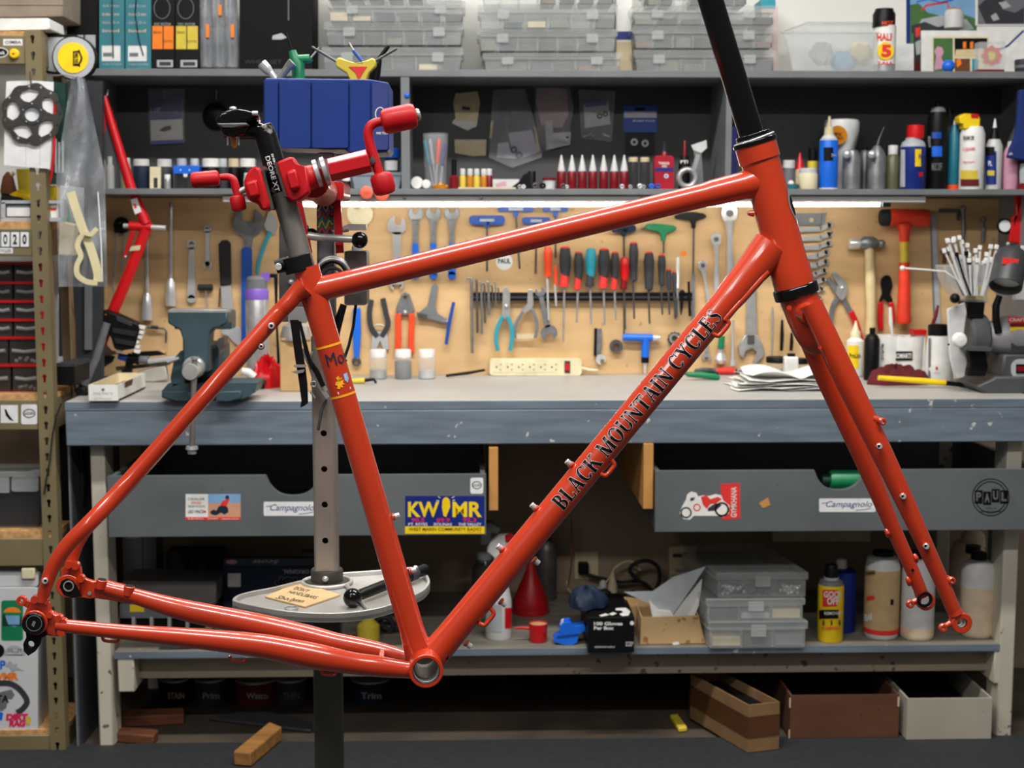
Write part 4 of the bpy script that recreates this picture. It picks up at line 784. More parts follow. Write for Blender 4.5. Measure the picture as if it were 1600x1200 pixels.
# ---- things on and around the rack
thing('paper_roll', 'white flat parcel on the very top of the rack', 'parcel', YR+.05, [('body', 'white', 'o', [(-60, 29), (76, 28), (78, 46), (-60, 49)], (-.1, .03), .004)])
thing('cardboard_box', 'plain taupe cardboard box high behind the white parcel', 'box', YR+.35, [('body', mat('taupe', (150, 136, 120), .8), 'o', [(-120, -70), (98, -66), (98, 26), (-120, 30)], (-.15, .1), .004), ('flap', 'taupe', 'o', [(-120, 6), (98, 6), (98, 8), (-120, 8)], (.1, .102))])
thing('grey_box', 'small grey box behind the round yellow dial', 'box', YR+.1, [('body', 'light_grey', 'b', (74, 57, 116, 116), (-.04, .02), .002), ('edge', 'black', 'b', (72, 54, 118, 57), (-.04, .022)), ('lid', 'black', 'o', [(72, 110), (118, 118), (118, 121), (72, 114)], (-.04, .022))])
thing('round_dial', 'round clear disc with bright yellow face beside the rack top', 'dial', YR+.06, [('case', 'black', 'f', (119, 92, [(33.5, 0), (33.5, 10), (31, 11)]), 0), ('glass', 'light_grey', 'f', (119, 92, [(31, 10), (31, 13), (22, 13.5)]), 0), ('face', 'yellow', 'f', (118, 92, [(23, 13), (23, 14.5), (.1, 14.6)]), 0), ('face/emblem', 'black', 'o', [[(114, 80), (122, 79), (124, 77), (126, 83), (129, 90), (128, 96), (125, 100), (125, 105), (122, 103), (114, 103)], [(116, 82), (122, 82), (124, 84), (126, 90), (125, 95), (122, 100), (116, 100)]], (.0240, .0246)), ('face/lettering', 'black', 'x', ('MELTED', 117, 83, 122, 100, .03, -90), .0251)])
thing('hanging_paper', 'white printed sheet hanging on the rack post behind the brake disc', 'paper', YR-.006, [('sheet', 'paper', 'o', [(10, 127), (50, 126), (84, 128), (82, 200), (78, 264), (40, 261), (6, 258), (7, 200)], .001), ('sheet/ruled_line', 'light_grey', 'b', (40, 215, 40.6, 258), (.001, .0012)), ('sheet/ruled_line', 'light_grey', 'b', (62, 215, 62.6, 258), (.001, .0012))])
wn = []
for i in range(5):
    a = math.radians(72*i+100); a2 = a+.62; 
    f = lambda r, t: (50+r*math.cos(t), 178-r*math.sin(t))
    wn.append([f(39, a-.42), f(40.5, a-.1), f(39.5, a+.25), f(32, a+.46), f(23, a+.36), f(18.8, a+.02), f(24, a-.36), f(33, a-.5)])
outer = [(50+(47.5+1.8*math.cos(9*t))*math.cos(t), 178-(47.5+1.8*math.cos(9*t))*math.sin(t)) for t in [2*PI*i/90 for i in range(90)]]
dots = [circ(50+43.5*math.cos(2*PI*i/15), 178-43.5*math.sin(2*PI*i/15), 1.9, 8) for i in range(15)]
thing('brake_disc', 'dark steel bicycle brake disc with five windows hanging on the rack', 'brake disc', YR-.012, [('rotor', mat('rotor_steel', (96, 94, 90), .35, .8, .15, 20), 'o', [outer, circ(50, 178, 11.5, 24)]+wn+dots, .0025), ('carrier_rim', 'dark_grey', 'o', [circ(50, 178, 17, 28), circ(50, 178, 12, 24)], (.0025, .0045)), ('rivet', 'steel', 's', (50, 162, 1.4), .004), ('rivet', 'steel', 's', (64, 172, 1.4), .004), ('rivet', 'steel', 's', (59, 190, 1.4), .004), ('rivet', 'steel', 's', (41, 190, 1.4), .004), ('rivet', 'steel', 's', (36, 172, 1.4), .004), ('hook', 'dark_steel', 'r', [(47, 112, 1.3), (48, 126, 1.3), (49, 134, 1.3)], .004)])
thing('red_pencil', 'thin red pencil clipped beside the hanging sheet', 'pencil', YR-.004, [('barrel', 'red', 'r', [(86, 150, 2), (84, 230, 2.2), (80, 268, 2), (78, 281, .5)], .004), ('ferrule', 'steel', 'r', [(86, 140, 2.1), (86, 150, 2.1)], .004)])
thing('wrench_pouch', 'dark green pouch holding three pale rods beside the rack', 'pouch', YR+.05, [('pouch', 'dark_green', 'o', [(84, 125), (102, 128), (103, 286), (72, 286), (72, 268), (82, 262)], .02), ('rod', 'light_grey', 'r', [(87, 215, 1.8), (87, 268, 1.8)], .022), ('rod', 'light_grey', 'r', [(92, 220, 1.8), (92, 268, 1.8)], .022), ('rod', 'light_grey', 'r', [(98, 218, 1.8), (98, 268, 1.8)], .022)])
thing('parts_crate', 'pale open front crate on the second rack shelf', 'crate', YR+.1, [('base', 'light_grey', 'b', (2, 340, 100, 346), (-.1, .08)), ('upright', 'light_grey', 'b', (2, 316, 8, 341), (-.1, .08)), ('upright', 'light_grey', 'b', (94, 290, 101, 341), (-.1, .08)), ('upright', 'light_grey', 'b', (48, 316, 54, 341), (-.1, .08)), ('back', 'dark_grey', 'b', (8, 318, 94, 341), (-.1, -.08)), ('shelf', 'light_grey', 'b', (2, 313, 94, 318), (-.1, .08))])
thing('white_carton', 'low white carton inside the pale crate', 'carton', YR+.08, [('body', 'white', 'b', (11, 324, 47, 338), (-.05, .06)), ('label', 'mid_grey', 'b', (12, 321, 47, 323), (-.05, .06))])
thing('white_carton', 'white carton with a red band inside the pale crate', 'carton', YR+.08, [('body', 'white', 'b', (71, 316, 91, 340), (-.05, .05)), ('band', 'signal_red', 'b', (72, 325, 88, 329), (.05, .0506))])
thing('tin', 'small round steel tin at the front of the pale crate', 'tin', YR+.06, [('body', 'steel', 'l', (21, 346, [(9, 0), (9, 9), (10, 9.5), (10, 11), (8, 11)]), 0)])
thing('pump', 'yellow and black pump lying on the crate behind the post', 'pump', YR+.15, [('body', 'yellow', 'm', [('r', [(15, 307, 3), (30, 303, 7), (45, 307, 8), (60, 316, 8)])], 0), ('grip', 'black', 'r', [(4, 310, 8), (36, 314, 7)], .0)])
thing('yellow_box', 'upright yellow box standing beside the rack post', 'box', YR+.12, [('body', 'yellow', 'b', (70, 292, 85, 316), (-.05, .03), .002), ('lid', 'dull_yellow', 'b', (69.5, 290, 85.5, 292.5), (-.05, .031))])
thing('yellow_cup', 'dull yellow cup at the back of the second rack shelf', 'cup', YR+.17, [('body', 'dull_yellow', 'l', (42, 318, [(9, 0), (12, 26), (14, 52), (13, 52), (10, 5)]), 0)])
thing('brush', 'brown bristle brush behind the yellow pump', 'brush', YR+.17, [('bristles', 'brown', 'l', (14, 318, [(9, 0), (12, 20), (8, 40), (2, 48)]), 0), ('handle', 'beige', 'r', [(2, 300, 2), (8, 282, 3), (22, 270, 3)], 0)])
thing('beige_block', 'beige wooden block hanging at the right of the rack', 'block', YR+.02, [('block', 'beige', 'o', [(91, 345), (116, 350), (112, 400), (90, 399)], (-.05, .0), .003), ('slot', 'brown', 'o', [(91, 345), (93, 345), (92, 399), (90, 399)], (0, .001))])
thing('green_marker', 'dark green marker standing behind the beige block', 'marker', YR+.05, [('body', 'green', 'r', [(104, 322, 2.5), (108, 348, 3)], 0), ('cap', 'dark_green', 'r', [(103, 316, 2.6), (104, 323, 2.8)], 0)])
# hanging bag with rim tape
def bagf(u, v):
    x = 122+38*(v-.5)*2*(.28+.72*min(1, u*2.2)) + 8*u; y = 122+u*326
    return at(x, y, 3.5+.012*math.sin(v*9+u*7)+.010*math.sin(u*17+v*4))
bg = empty('plastic_bag', at(130, 448, 3.5), 'long clear plastic bag hanging in front of the dark shelf end', 'bag')
MB().grid(bagf, 30, 14).build('film', 'bag', bg); MB().tube([at(121, 120, 3.5), at(124, 142, 3.5)], .004, 8).build('twist', 'mid_grey', bg); MB().tube([at(122, 122, 3.5), at(100, 117, 3.54), at(78, 118, YR+.004)], .0016, 6).build('hanger_wire', 'steel', bg); MB().tube([at(153, 300, 3.49), at(158, 380, 3.49), at(160, 440, 3.49)], .0015, 6).build('seam', 'white', bg)
rt = empty('rim_tape', at(135, 445, 3.46), 'loop of yellowed rim tape inside the hanging bag', 'tape')
def ribbon(pts, wd, Y, ex): return MB().prism([[at(x, y, Y) for x, y in strip(smooth_open(pts), wd)]], (0, ex, 0))
def smooth_open(p, k=4):
    o = []
    for i in range(len(p)-1):
        a, b, c, d = p[max(i-1, 0)], p[i], p[i+1], p[min(i+2, len(p)-1)]
        for j in range(k):
            t = j/k; o.append(tuple(.5*(2*b[q]+(c[q]-a[q])*t+(2*a[q]-5*b[q]+4*c[q]-d[q])*t*t+(3*b[q]-a[q]-3*c[q]+d[q])*t**3) for q in (0, 1)))
    return o+[p[-1]]
mat('old_tape', (212, 202, 160), .6, 0, .08, 12)
ribbon([(110, 300), (118, 325), (130, 360), (142, 390), (152, 425), (152, 440)], 13, 3.47, .004).build('strand', 'old_tape', rt); ribbon([(136, 362), (125, 372), (121, 385), (126, 400), (120, 415), (121, 430), (135, 440), (152, 442)], 8, 3.465, .004).build('strand', 'old_tape', rt); ribbon([(132, 364), (142, 366), (151, 357)], 7, 3.462, .004).build('strand', 'old_tape', rt)
# red small-parts cabinet with drawers
YC = YR+.07
cb = empty('parts_cabinet', (xr(0), YC+.1, Z(617, YC, 20)), 'red metal small parts cabinet with rows of clear drawers', 'cabinet')
def cp(name, m, kind, d, t, parent=None, bevel=0):
    mb = MB(); shape(mb, kind, d, YC, t); return mb.build(name, m, parent or cb, bevel=bevel)
cp('side_panel', 'red', 'b', (62, 405, 64, 616), (-.11, .0)); cp('back_panel', 'dark_red', 'b', (-80, 405, 64, 616), (-.11, -.10)); cp('top_panel', 'red', 'b', (-80, 405, 64, 409), (-.11, 0))
rows = [(409, 436), (440, 465), (469, 494), (498, 522), (526, 565), (569, 608)]
for a, b in rows: cp('divider', 'red', 'b', (-80, b, 63, b+4), (-.11, 0))
cp('base_rail', 'red', 'b', (-80, 608, 64, 616), (-.11, .002))
mat('drawer_clear', (70, 68, 66), .15, 0, .2, 12, alpha=.6)
for i, (a, b) in enumerate(rows):
    edges = [(-40, -15), (-11, 19), (22, 61)] if i < 4 else ([(-40, 12), (15, 61)] if i == 4 else [(-40, 16), (20, 61)])
    for (p, q_) in edges:
        d = cp('drawer', 'drawer_clear', 'b', (p, a, q_, b), (-.1, -.004)); cp('handle', 'clear', 'r', [(p+4, (a+b)/2-2, 3), ((p+q_)/2, (a+b)/2, 2.6), (q_-4, (a+b)/2-2, 3)], -.002, d)
        if i >= 4: 
            mb = MB()
            for k in range(7): mb.sphere(at(p+6+random.random()*(q_-p-12), b-4-random.random()*6, YC+.01), .005)
            mb.build('contents', ['steel', 'chrome', 'dull_yellow', 'white'][(i+p) % 4], d)
thing('wire_hook', 'bent pale wire hook on the side of the red cabinet', 'hook', YC, [('wire', 'light_grey', 'r', [(78, 494, 1), (87, 496, 1), (90, 482, 1), (91, 460, 1)], -.05)])
thing('string', 'thin brown cord hanging between rack and shelf end', 'cord', YR+.2, [('cord', 'brown', 'r', [(105, 395, .8), (107, 430, .8), (112, 470, .8), (117, 500, .8), (118, 560, .8), (117, 610, .8)], 0)])
thing('black_case', 'small black case with pale lid items on the rack behind the post', 'case', YR+.12, [('body', 'black', 'b', (88, 572, 116, 602), (-.1, .05), .003), ('lid', 'dark_grey', 'b', (87, 568, 117, 573), (-.1, .052)), ('clip', 'light_grey', 'b', (90, 558, 95, 569), (-.02, 0))])
thing('storage_bin', 'clear plastic storage bin with pale lid on the fourth rack shelf', 'bin', YR+.05, [('body', 'clear_dark', 'o', [(-90, 746), (66, 742), (65, 815), (58, 828), (45, 831), (-90, 831)], (-.13, 0), .006), ('lid', 'clear_milky', 'o', [(-90, 738), (40, 738), (60, 734), (68, 731), (67, 744), (-90, 748)], (-.13, .01), .002), ('latch', 'clear', 'b', (-6, 746, 14, 770), (.0, .008)), ('latch', 'clear', 'o', rrect(18, 744, 60, 768, 4), (0, .005)), ('contents', 'dark_grey', 'b', (-80, 775, 60, 828), (-.12, -.02))])
# small fridge with stickers
YFg = YR+.03
fg = [('body', mat('fridge_white', (206, 208, 210), .4, 0, .03, 8), 'o', rrect(-220, 893, 63, 1149, 6), (-.15, -.03), .006), ('door', 'fridge_white', 'o', rrect(-220, 918, 59, 1148, 6), (-.03, .02), .006), ('top_rail', 'fridge_white', 'o', rrect(-220, 895, 60, 916, 4), (-.03, .015), .004), ('hinge', 'cream', 'b', (33, 888, 54, 905), (-.01, .025), .003),
 ('can_sticker', 'green', 'o', rrect(2, 938, 36, 1001, 4), (.02, .0206)), ('can_sticker/sunset', 'sign_orange', 'o', circ(19, 957, 13, 16, 0, 180, 8), (.0206, .021)), ('can_sticker/river', 'sky_blue', 'o', [(8, 962), (30, 962), (31, 975), (24, 980), (14, 978), (7, 972)], (.0206, .021)), ('can_sticker/trees', 'dark_green', 'o', [(4, 978), (4, 962), (7, 958), (10, 968), (13, 976), (30, 976), (33, 962), (35, 978)], (.021, .0213)),
 ('round_sticker', 'black', 'o', circ(-4, 1017, 11, 20), (.02, .0206)), ('ring_sticker', 'light_grey', 'o', [circ(23, 1024, 17, 24, 0, 180, 16), circ(23, 1024, 12, 24, 0, 180, 11)], (.02, .0206)), ('ring_sticker/lettering', 'dark_grey', 'x', ('VALLEY', 12, 1014, 34, 1020), .021), 
 ('burst_sticker', 'light_grey', 'o', [(8, 1040), (16, 1032), (21, 1038), (28, 1036), (26, 1042), (38, 1048), (26, 1047), (18, 1052), (16, 1044)], (.02, .0206)), ('blue_sticker', 'bright_blue', 'x', ('P', 0, 1032, 9, 1046, .04), .0207), ('lettering', 'sign_orange', 'x', ('KWMR', -22, 1051, 29, 1063, .06), .0207),
 ('gear_sticker', 'dark_grey', 'o', strip(smooth_open([(-5, 1068), (14, 1068), (28, 1075), (39, 1088), (42, 1098), (35, 1108), (26, 1114)]), 9), (.02, .0206)), ('crank_sticker', 'mid_grey', 'o', [(-8, 1084), (18, 1077), (23, 1086), (18, 1093), (12, 1092), (10, 1106), (2, 1112), (-8, 1100)], (.02, .0206)), ('crank_sticker/lettering', 'black', 'x', ('TA', -6, 1086, 14, 1098, .03), .021),
 ('lettering', 'hot_pink', 'x', ('DIRT', 9, 1115, 44, 1126, .08, 0, .1), .0207), ('lettering', 'hot_pink', 'x', ('RAG', 14, 1125, 40, 1136, .08, 0, .1), .0207), ('dog_print', 'dull_yellow', 'o', [(40, 1120), (47, 1119), (49, 1124), (46, 1133), (41, 1131)], (.0212, .0215)), ('blue_print', 'bright_blue', 'o', [(-2, 1112), (5, 1114), (3, 1126), (-4, 1124)], (.02, .0206)), ('foot', 'mid_grey', 'b', (38, 1147, 62, 1155), (-.03, .0))]
thing('mini_fridge', 'small white fridge covered with stickers at the bottom of the rack', 'fridge', YFg, fg)
# things leaning in the gap between rack and bench
thing('folded_tyre', 'black tyre standing in the gap between rack and bench', 'tyre', YR+.12, [('tyre', 'black_rubber', 'o', [circ(104, 752, 27, 36, 0, 360, 108), circ(104, 752, 22, 36, 0, 360, 100)], (-.04, .0), .004), ('inner_tube', 'black', 'o', circ(104, 752, 22, 36, 0, 360, 100), (-.03, -.02))])
thing('black_cable', 'black cable hanging down over the rack post', 'cable', YR-.01, [('cable', 'black_rubber', 'r', [(96, 630, 1.2), (88, 650, 1.3), (82, 680, 1.3), (78, 720, 1.3), (72, 750, 1.3), (69, 772, 1.6)], 0)])
thing('steel_sheet', 'grey steel sheet standing on edge beside the bench leg', 'sheet', YL, [('sheet', mat('sheet_grey', (92, 94, 100), .4, .6, .1, 10), 'o', [(107, 697), (110, 697), (128, 1205), (123, 1205)], (-.5, .0)), ('edge', 'mid_grey', 'o', [(105.5, 697), (108, 697), (124.5, 1205), (121.5, 1205)], (0, .004))])
thing('steel_rod', 'pale conduit rod leaning between sheet and bench leg', 'rod', YL+.3, [('rod', 'light_grey', 'r', [(149, 1075, 2), (140, 1155, 2.4)], 0)])
thing('black_board', 'dark board standing behind the rack', 'board', YR+.36, [('board', 'dark_grey', 'b', (92, 125, 160, 600), (-.02, 0)), ('edge', 'mid_grey', 'b', (132, 440, 143, 545), (0, .01))])
# ================================================================== things on the top board of the wall shelf
YT = 4.0
def onz(y_px, Y, z): return y_px
def tt_(name, label, cat, parts, Y=YT, group=None): return thing(name, label, cat, Y, parts, group)
tt_('display_case', 'tall black case at the left end of the top shelf', 'case', [('body', 'black', 'b', (104, -60, 153, 108), (-.1, .0), .003), ('tag', 'light_grey', 'b', (121, 53, 130, 66), (0, .0006)), ('tag', 'light_grey', 'b', (133, 53, 149, 76), (0, .0006))])
for i, (a, b) in enumerate(((155, 194), (196, 236))):
    pr = [('carton', 'teal_box', 'b', (a, -60, b, 107.5), (-.12, .0), .001), ('label', 'paper', 'b', (a+4, 69, a+33, 93), (0, .0006)), ('label/barcode', 'mid_grey', 'b', (a+6, 80, a+20, 86), (.0006, .0009)), ('lettering', 'light_grey', 'x', ('CABLE HOUSING', a+5, 96, b-4, 99.5), .0006), ('cord', 'black', 'r', [(a+20-2*i, -20, .8), (a+20-5*i, 20, .8), (a+21, 60, .8), (a+22+6*i, 88 if i == 0 else 84, .9)], .004)]
    for k in range(4): pr.append(('lettering', 'milk' if k % 2 else 'light_grey', 'x', (['shift 4 mm', 'brake 5 mm', 'black 30 m', 'lined'][k], a+5, 4+k*13, b-8, 9+k*13), .0006))
    tt_('cable_carton', ['teal cable carton nearest the black case', 'teal cable carton beside the orange labelled box'][i], 'carton', pr, YT, 'teal cable cartons')
for i, (a, b, c, l) in enumerate(((237, 273, 'sign_orange', 'tall black box with an orange label'), (274, 311, 'dull_yellow', 'tall black box with a yellow label'))):
    tt_('parts_box', l+' on the top shelf', 'box', [('carton', 'black', 'b', (a, -60, b, 107.5), (-.12, .0), .001), ('label', c, 'b', (a+1, 38, b-2, 74), (0, .0006)), ('label/lettering', 'black', 'x', ('BRAKE', a+3, 46, a+15, 50), .0009), ('label/lettering', 'black', 'x', ('ROTOR', a+18, 60, b-4, 64), .0009), ('seam', 'black', 'b', (a+17, 38, a+18.5, 74), (.0006, .0012)), ('barcode', 'light_grey', 'b', (a+8, 91, b-3, 102), (0, .0006)), ('barcode/bars', 'dark_grey', 'b', (a+12, 94, b-6, 100), (.0006, .0009)), ('window_ring', 'mid_grey', 'o', [circ(a+16, 10, 13, 20, 0, 360, 17), circ(a+16, 10, 12, 20, 0, 360, 16)], (0, .001)), ('lettering', 'light_grey', 'x', ('DISC ROTOR', a+4, 33, b-6, 37), .0006)], YT, 'black parts boxes')
for i, (a, b) in enumerate(((313, 334), (332, 354), (352, 373))):
    c = (a+b)/2; tt_('tube_bag', ['leftmost of three clear bags of tubes on the top shelf', 'middle one of three clear bags of tubes on the top shelf', 'rightmost of three clear bags of tubes, against the big black box'][i], 'bag', [('film', 'bag', 'l', (c, 108, [(4, 0), (10.5, 6), (11, 40), (10.5, 100), (9, 160)]), -.02), ('tube', 'mid_grey', 'r', [(c-3, 100, 3), (c-4, 20, 3.4), (c-2, -40, 3.4)], -.02), ('tube', 'dark_grey', 'r', [(c+4, 102, 3), (c+3, 20, 3.4), (c+4, -40, 3.4)], -.015), ('label', 'sign_orange', 'b', (c-2, 34 if i != 1 else 4, c+3, 55 if i != 1 else 20), (-.0, .004))], YT, 'clear bags of tubes')
tt_('large_box', 'large black box left of the clear organisers', 'box', [('carton', mat('box_black', (12, 12, 13), .6, spec=.15), 'b', (374, -60, 489, 109), (-.14, .0), .002), ('lettering', 'dark_grey', 'x', ('WHEELSET', 382, 92, 440, 98), .0006), ('flap_edge', 'mid_grey', 'b', (450, -60, 451.5, 30), (0, .001)), ('handle', 'light_grey', 'o', [(426, 54), (440, 50), (448, 57), (440, 60), (425, 60)], (0, .002))])
def organiser(name, label, x0, y0, x1, y1, Y, dep, div, seed, latches=(.18, .82), lid=.32, group='clear organiser boxes', base=None):
    rg = random.Random(seed); yl_ = y0+(y1-y0)*lid; cm = ['black', 'dark_grey', 'dark_steel', 'black', 'olive', 'beige', 'brown', 'navy', 'dark_grey', 'black']
    p = [('body', 'clear_milky', 'o', [(x0+3, yl_), (x1-3, yl_), (x1-5, y1), (x0+5, y1)], (-dep, .0), .002), ('lid', 'clear_milky', 'o', rrect(x0, y0, x1, yl_+1, 2.5), (-dep-.004, .006), .002)]
    for f in latches: xx = x0+(x1-x0)*f; p.append(('latch', 'clear_milky', 'o', rrect(xx-9, y0+(y1-y0)*.22, xx+9, y0+(y1-y0)*.6, 2), (.004, .009)))
    for k in range(1, div): xx = x0+(x1-x0)*k/div; p.append(('partition', 'clear_milky', 'b', (xx-.8, yl_, xx+.8, y1-1), (-dep*.9, -.003)))
    for k in range(div):
        if rg.random() < .8:
            xa = x0+(x1-x0)*k/div+5; xb = x0+(x1-x0)*(k+1)/div-4; h = (y1-yl_)*(.35+.4*rg.random())
            p.append(('contents', rg.choice(cm), 'b', (xa, y1-h-1, xb, y1-2), (-dep*.8, -.006)))
    return thing(name, label, 'organiser', Y, p, group)
def stack(xs, ys, names, seed, Y=YT, div=6):
    for i, ((a, b), (c, d)) in enumerate(zip(xs, ys)): organiser('organiser_box', names[i], a, c, b, d, Y, .15, div+(i % 2), seed+i)
nm = lambda w: [f'clear organiser at the bottom of the {w} stack on the top shelf', f'clear organiser second from the bottom of the {w} stack on the top shelf', f'clear organiser third from the bottom of the {w} stack on the top shelf', f'clear organiser at the cut-off top of the {w} stack']
stack([(502, 724), (506, 725), (511, 727), (508, 726)], [(71, 108.5), (34.5, 70.5), (1, 34), (-36, .5)], nm('left'), 10)
stack([(754, 972), (746, 965), (747, 965), (752, 962)], [(80.5, 110), (45, 80), (7, 44.5), (-30, 6.5)], nm('middle'), 20)
stack([(990, 1212), (988, 1210), (987, 1212), (1008, 1170)], [(76, 111), (40, 75.5), (9, 39.5), (-24, 8.5)], nm('right'), 30)
tt_('white_carton', 'white carton with a blue stripe between the organiser stacks', 'carton', [('carton', 'white', 'b', (963, -60, 988, 111), (-.1, 0)), ('stripe', 'deep_blue', 'b', (963, 42, 988, 55), (0, .0006)), ('lower_panel', 'beige', 'b', (963, 58, 988, 111), (0, .0005))], YT+.09)
tt_('pale_book', 'pale pink folder standing behind the right organiser stack', 'folder', [('cover', mat('pale_pink', (214, 196, 190), .8), 'b', (1190, 2, 1216, 111), (-.1, 0)), ('spine', 'teal', 'b', (1190, -10, 1212, 5), (-.1, .002))], YT+.1)
tt_('open_bin', 'translucent open bin of small bags on the top shelf', 'bin', [('wall', 'clear_milky', 'o', [(1222, 47), (1262, 33), (1385, 33), (1372, 60), (1364, 111), (1238, 111)], (-.13, -.126)), ('wall', 'clear_milky', 'o', [(1222, 50), (1395, 50), (1386, 54), (1372, 112), (1240, 112), (1229, 55)], (-.002, .0)), ('rim', 'clear_milky', 'r', [(1221, 49, 1.8), (1300, 49, 1.8), (1394, 50, 1.8)], 0), ('rim', 'clear_milky', 'r', [(1221, 49, 1.6), (1262, 34, 1.6, -.12), (1384, 34, 1.6, -.12), (1394, 50, 1.6)], 0), ('base', 'clear_milky', 'b', (1240, 108, 1370, 111), (-.12, -.002))], YT)
for i, (x_, y_, m_) in enumerate(((1284, 84, 'bag'), (1318, 90, 'sky_blue'), (1345, 84, 'pale_wood'))):
    def lump(u, v, x_=x_, y_=y_, i=i):
        a = u*2*PI; b = (v-.5)*PI; r = 20*(1+.22*math.sin(5*a+i)*math.cos(3*b)); return at(x_+r*math.cos(b)*math.cos(a)*.9, y_-r*math.sin(b)*.85, YT+.06)+Vector((0, .03*math.cos(b)*math.sin(a), 0))
    tag(MB().grid(lump, 22, 12).build('parts_bag', m_), ['crumpled clear bag at the left inside the open bin', 'pale blue crumpled bag in the middle of the open bin', 'beige crumpled bag at the right inside the open bin'][i], 'bag', 'bags in the open bin')
tt_('drink_can', 'tall drink can with a yellow spot and red five on the top shelf', 'can', [('body', 'white', 'l', (1381, 111.5, [(14, 0), (17, 3), (17, 72), (17, 72.1)]), -.02), ('top_band', 'black', 'l', (1381, 39.5, [(17.2, 0), (17.2, 20), (14, 26), (14, 28), (12, 28)]), -.02), ('lower_band', 'steel', 'l', (1381, 111.5, [(17.1, 3), (17.1, 14)]), -.02), ('spot', 'yellow', 'o', circ(1384, 76, 13, 24, 0, 360, 14), (-.02+.031, .0125)), ('spot/number', 'signal_red', 'x', ('5', 1377, 66, 1393, 86, .06), .0128), ('lettering', 'signal_red', 'w', ('HALF', 1370, 48, 1396, 60, 1381, 17.3, .03), -.02), ('lettering', 'signal_red', 'w', ('TALL', 1370, 92, 1396, 97, 1381, 17.3, .03), -.02), ('top_band/lettering', 'orange', 'w', ('HOT', 1378, 29, 1396, 36, 1381, 17.4, .03), -.02)], YT)
# pictures on the white wall
def pic(name, label, parts, Y=YW+.03): return thing(name, label, 'picture', Y, parts)
pic('wall_poster', 'colour landscape poster with a blue edge pinned to the white wall', [('sheet', 'sky_blue', 'b', (1416, -60, 1526, 68), .001), ('blue_edge', 'deep_blue', 'b', (1416, -60, 1422, 68), (.001, .0014)), ('hills', 'leaf', 'o', [(1422, 8), (1435, 5), (1450, 20), (1475, 26), (1505, 22), (1526, 30), (1526, 68), (1422, 68)], (.001, .0014)), ('road', 'light_grey', 'o', [(1440, 30), (1470, 24), (1510, 30), (1522, 45), (1500, 50), (1430, 48)], (.0014, .0018)), ('rocks', 'dark_grey', 'o', [(1424, 40), (1445, 34), (1465, 42), (1490, 38), (1500, 48), (1470, 52), (1424, 52)], (.0018, .0021)), ('red_frame', 'signal_red', 'o', [strip([(1440, 16), (1448, 8), (1480, 3), (1482, 12)], 3), ][0], (.0018, .0022)), ('scribble', 'bright_blue', 'o', strip([(1432, 3), (1452, -2), (1470, 4), (1490, -1)], 2), (.0018, .0022))])
pic('photo_print', 'black and white photograph on the wall at the right edge', [('sheet', 'white', 'b', (1524, -40, 1640, 40), (.002, .003)), ('picture', 'mid_grey', 'b', (1528, -40, 1640, 38), (.003, .0034)), ('shape', 'dark_grey', 'o', [(1528, 10), (1545, -5), (1570, 0), (1565, 14), (1585, 20), (1600, 12), (1600, 36), (1540, 37)], (.0034, .0037)), ('shape', 'light_grey', 'o', [(1560, 4), (1572, 2), (1580, 10), (1568, 14)], (.0037, .004)), ('shape', 'light_grey', 'o', [(1548, 25), (1556, 20), (1562, 30), (1552, 33)], (.0037, .004))])
YPc = YW-.06
thing('photo_board', 'white board with a collage of photos leaning on the wall', 'picture', YPc, [('board', 'white', 'o', [(1440, 38), (1630, 38), (1630, 112), (1440, 112)], .006), ('photo', 'cream', 'b', (1457, 47, 1546, 112), (.006, .0066)), ('photo/garden', 'leaf', 'b', (1459, 50, 1489, 111), (.0066, .007)), ('photo/dark_picture', 'black', 'b', (1492, 50, 1543, 79), (.0066, .007)), ('photo/table', 'pale_wood', 'o', [(1492, 79), (1494, 68), (1540, 66), (1543, 79)], (.007, .0073)), ('photo/brown_picture', 'brown', 'b', (1492, 82, 1516, 111), (.0066, .007)), ('photo/teal_picture', 'teal', 'b', (1519, 82, 1529, 111), (.0066, .007)), ('photo/figure', 'pink', 'o', [(1463, 78), (1460, 70), (1465, 63), (1472, 64), (1475, 72), (1471, 80), (1478, 96), (1460, 100)], (.007, .0073)), ('photo/figure', 'sign_orange', 'o', [(1505, 56), (1510, 55), (1510, 66), (1505, 66)], (.0073, .0076)), ('photo/figure', 'sign_orange', 'o', [(1516, 56), (1521, 55), (1521, 66), (1516, 66)], (.0073, .0076)), ('photo/object', 'sign_orange', 'o', [(1494, 84), (1501, 82), (1503, 90), (1496, 96)], (.007, .0073)), ('blue_line', 'deep_blue', 'o', strip([(1545, 75), (1575, 62), (1600, 38)], 3), (.006, .0066))])
thing('comic_print', 'narrow red and black print between the can and the photo board', 'picture', YW+.028, [('sheet', 'dark_grey', 'b', (1428, 40, 1441, 112), .002), ('patch', 'signal_red', 'o', [(1430, 44), (1438, 42), (1437, 56), (1431, 58)], (.002, .0024)), ('patch', 'light_grey', 'o', [(1430, 66), (1438, 62), (1438, 84), (1432, 86)], (.002, .0024)), ('patch', 'maroon', 'b', (1429, 96, 1440, 111), (.002, .0024))])
thing('wall_switch', 'white paper note below the landscape poster', 'note', YW+.028, [('note', 'paper', 'o', [(1400, 70), (1428, 69), (1428, 110), (1401, 110)], .001)])
thing('glass_ball', 'small glossy blue ball in front of the photo board', 'ball', YT+.03, [('ball', 'bright_blue', 's', (1482, 99, 10), 0), ('stand', 'dark_red', 'l', (1482, 112, [(5, 0), (4, 4)]), 0)])
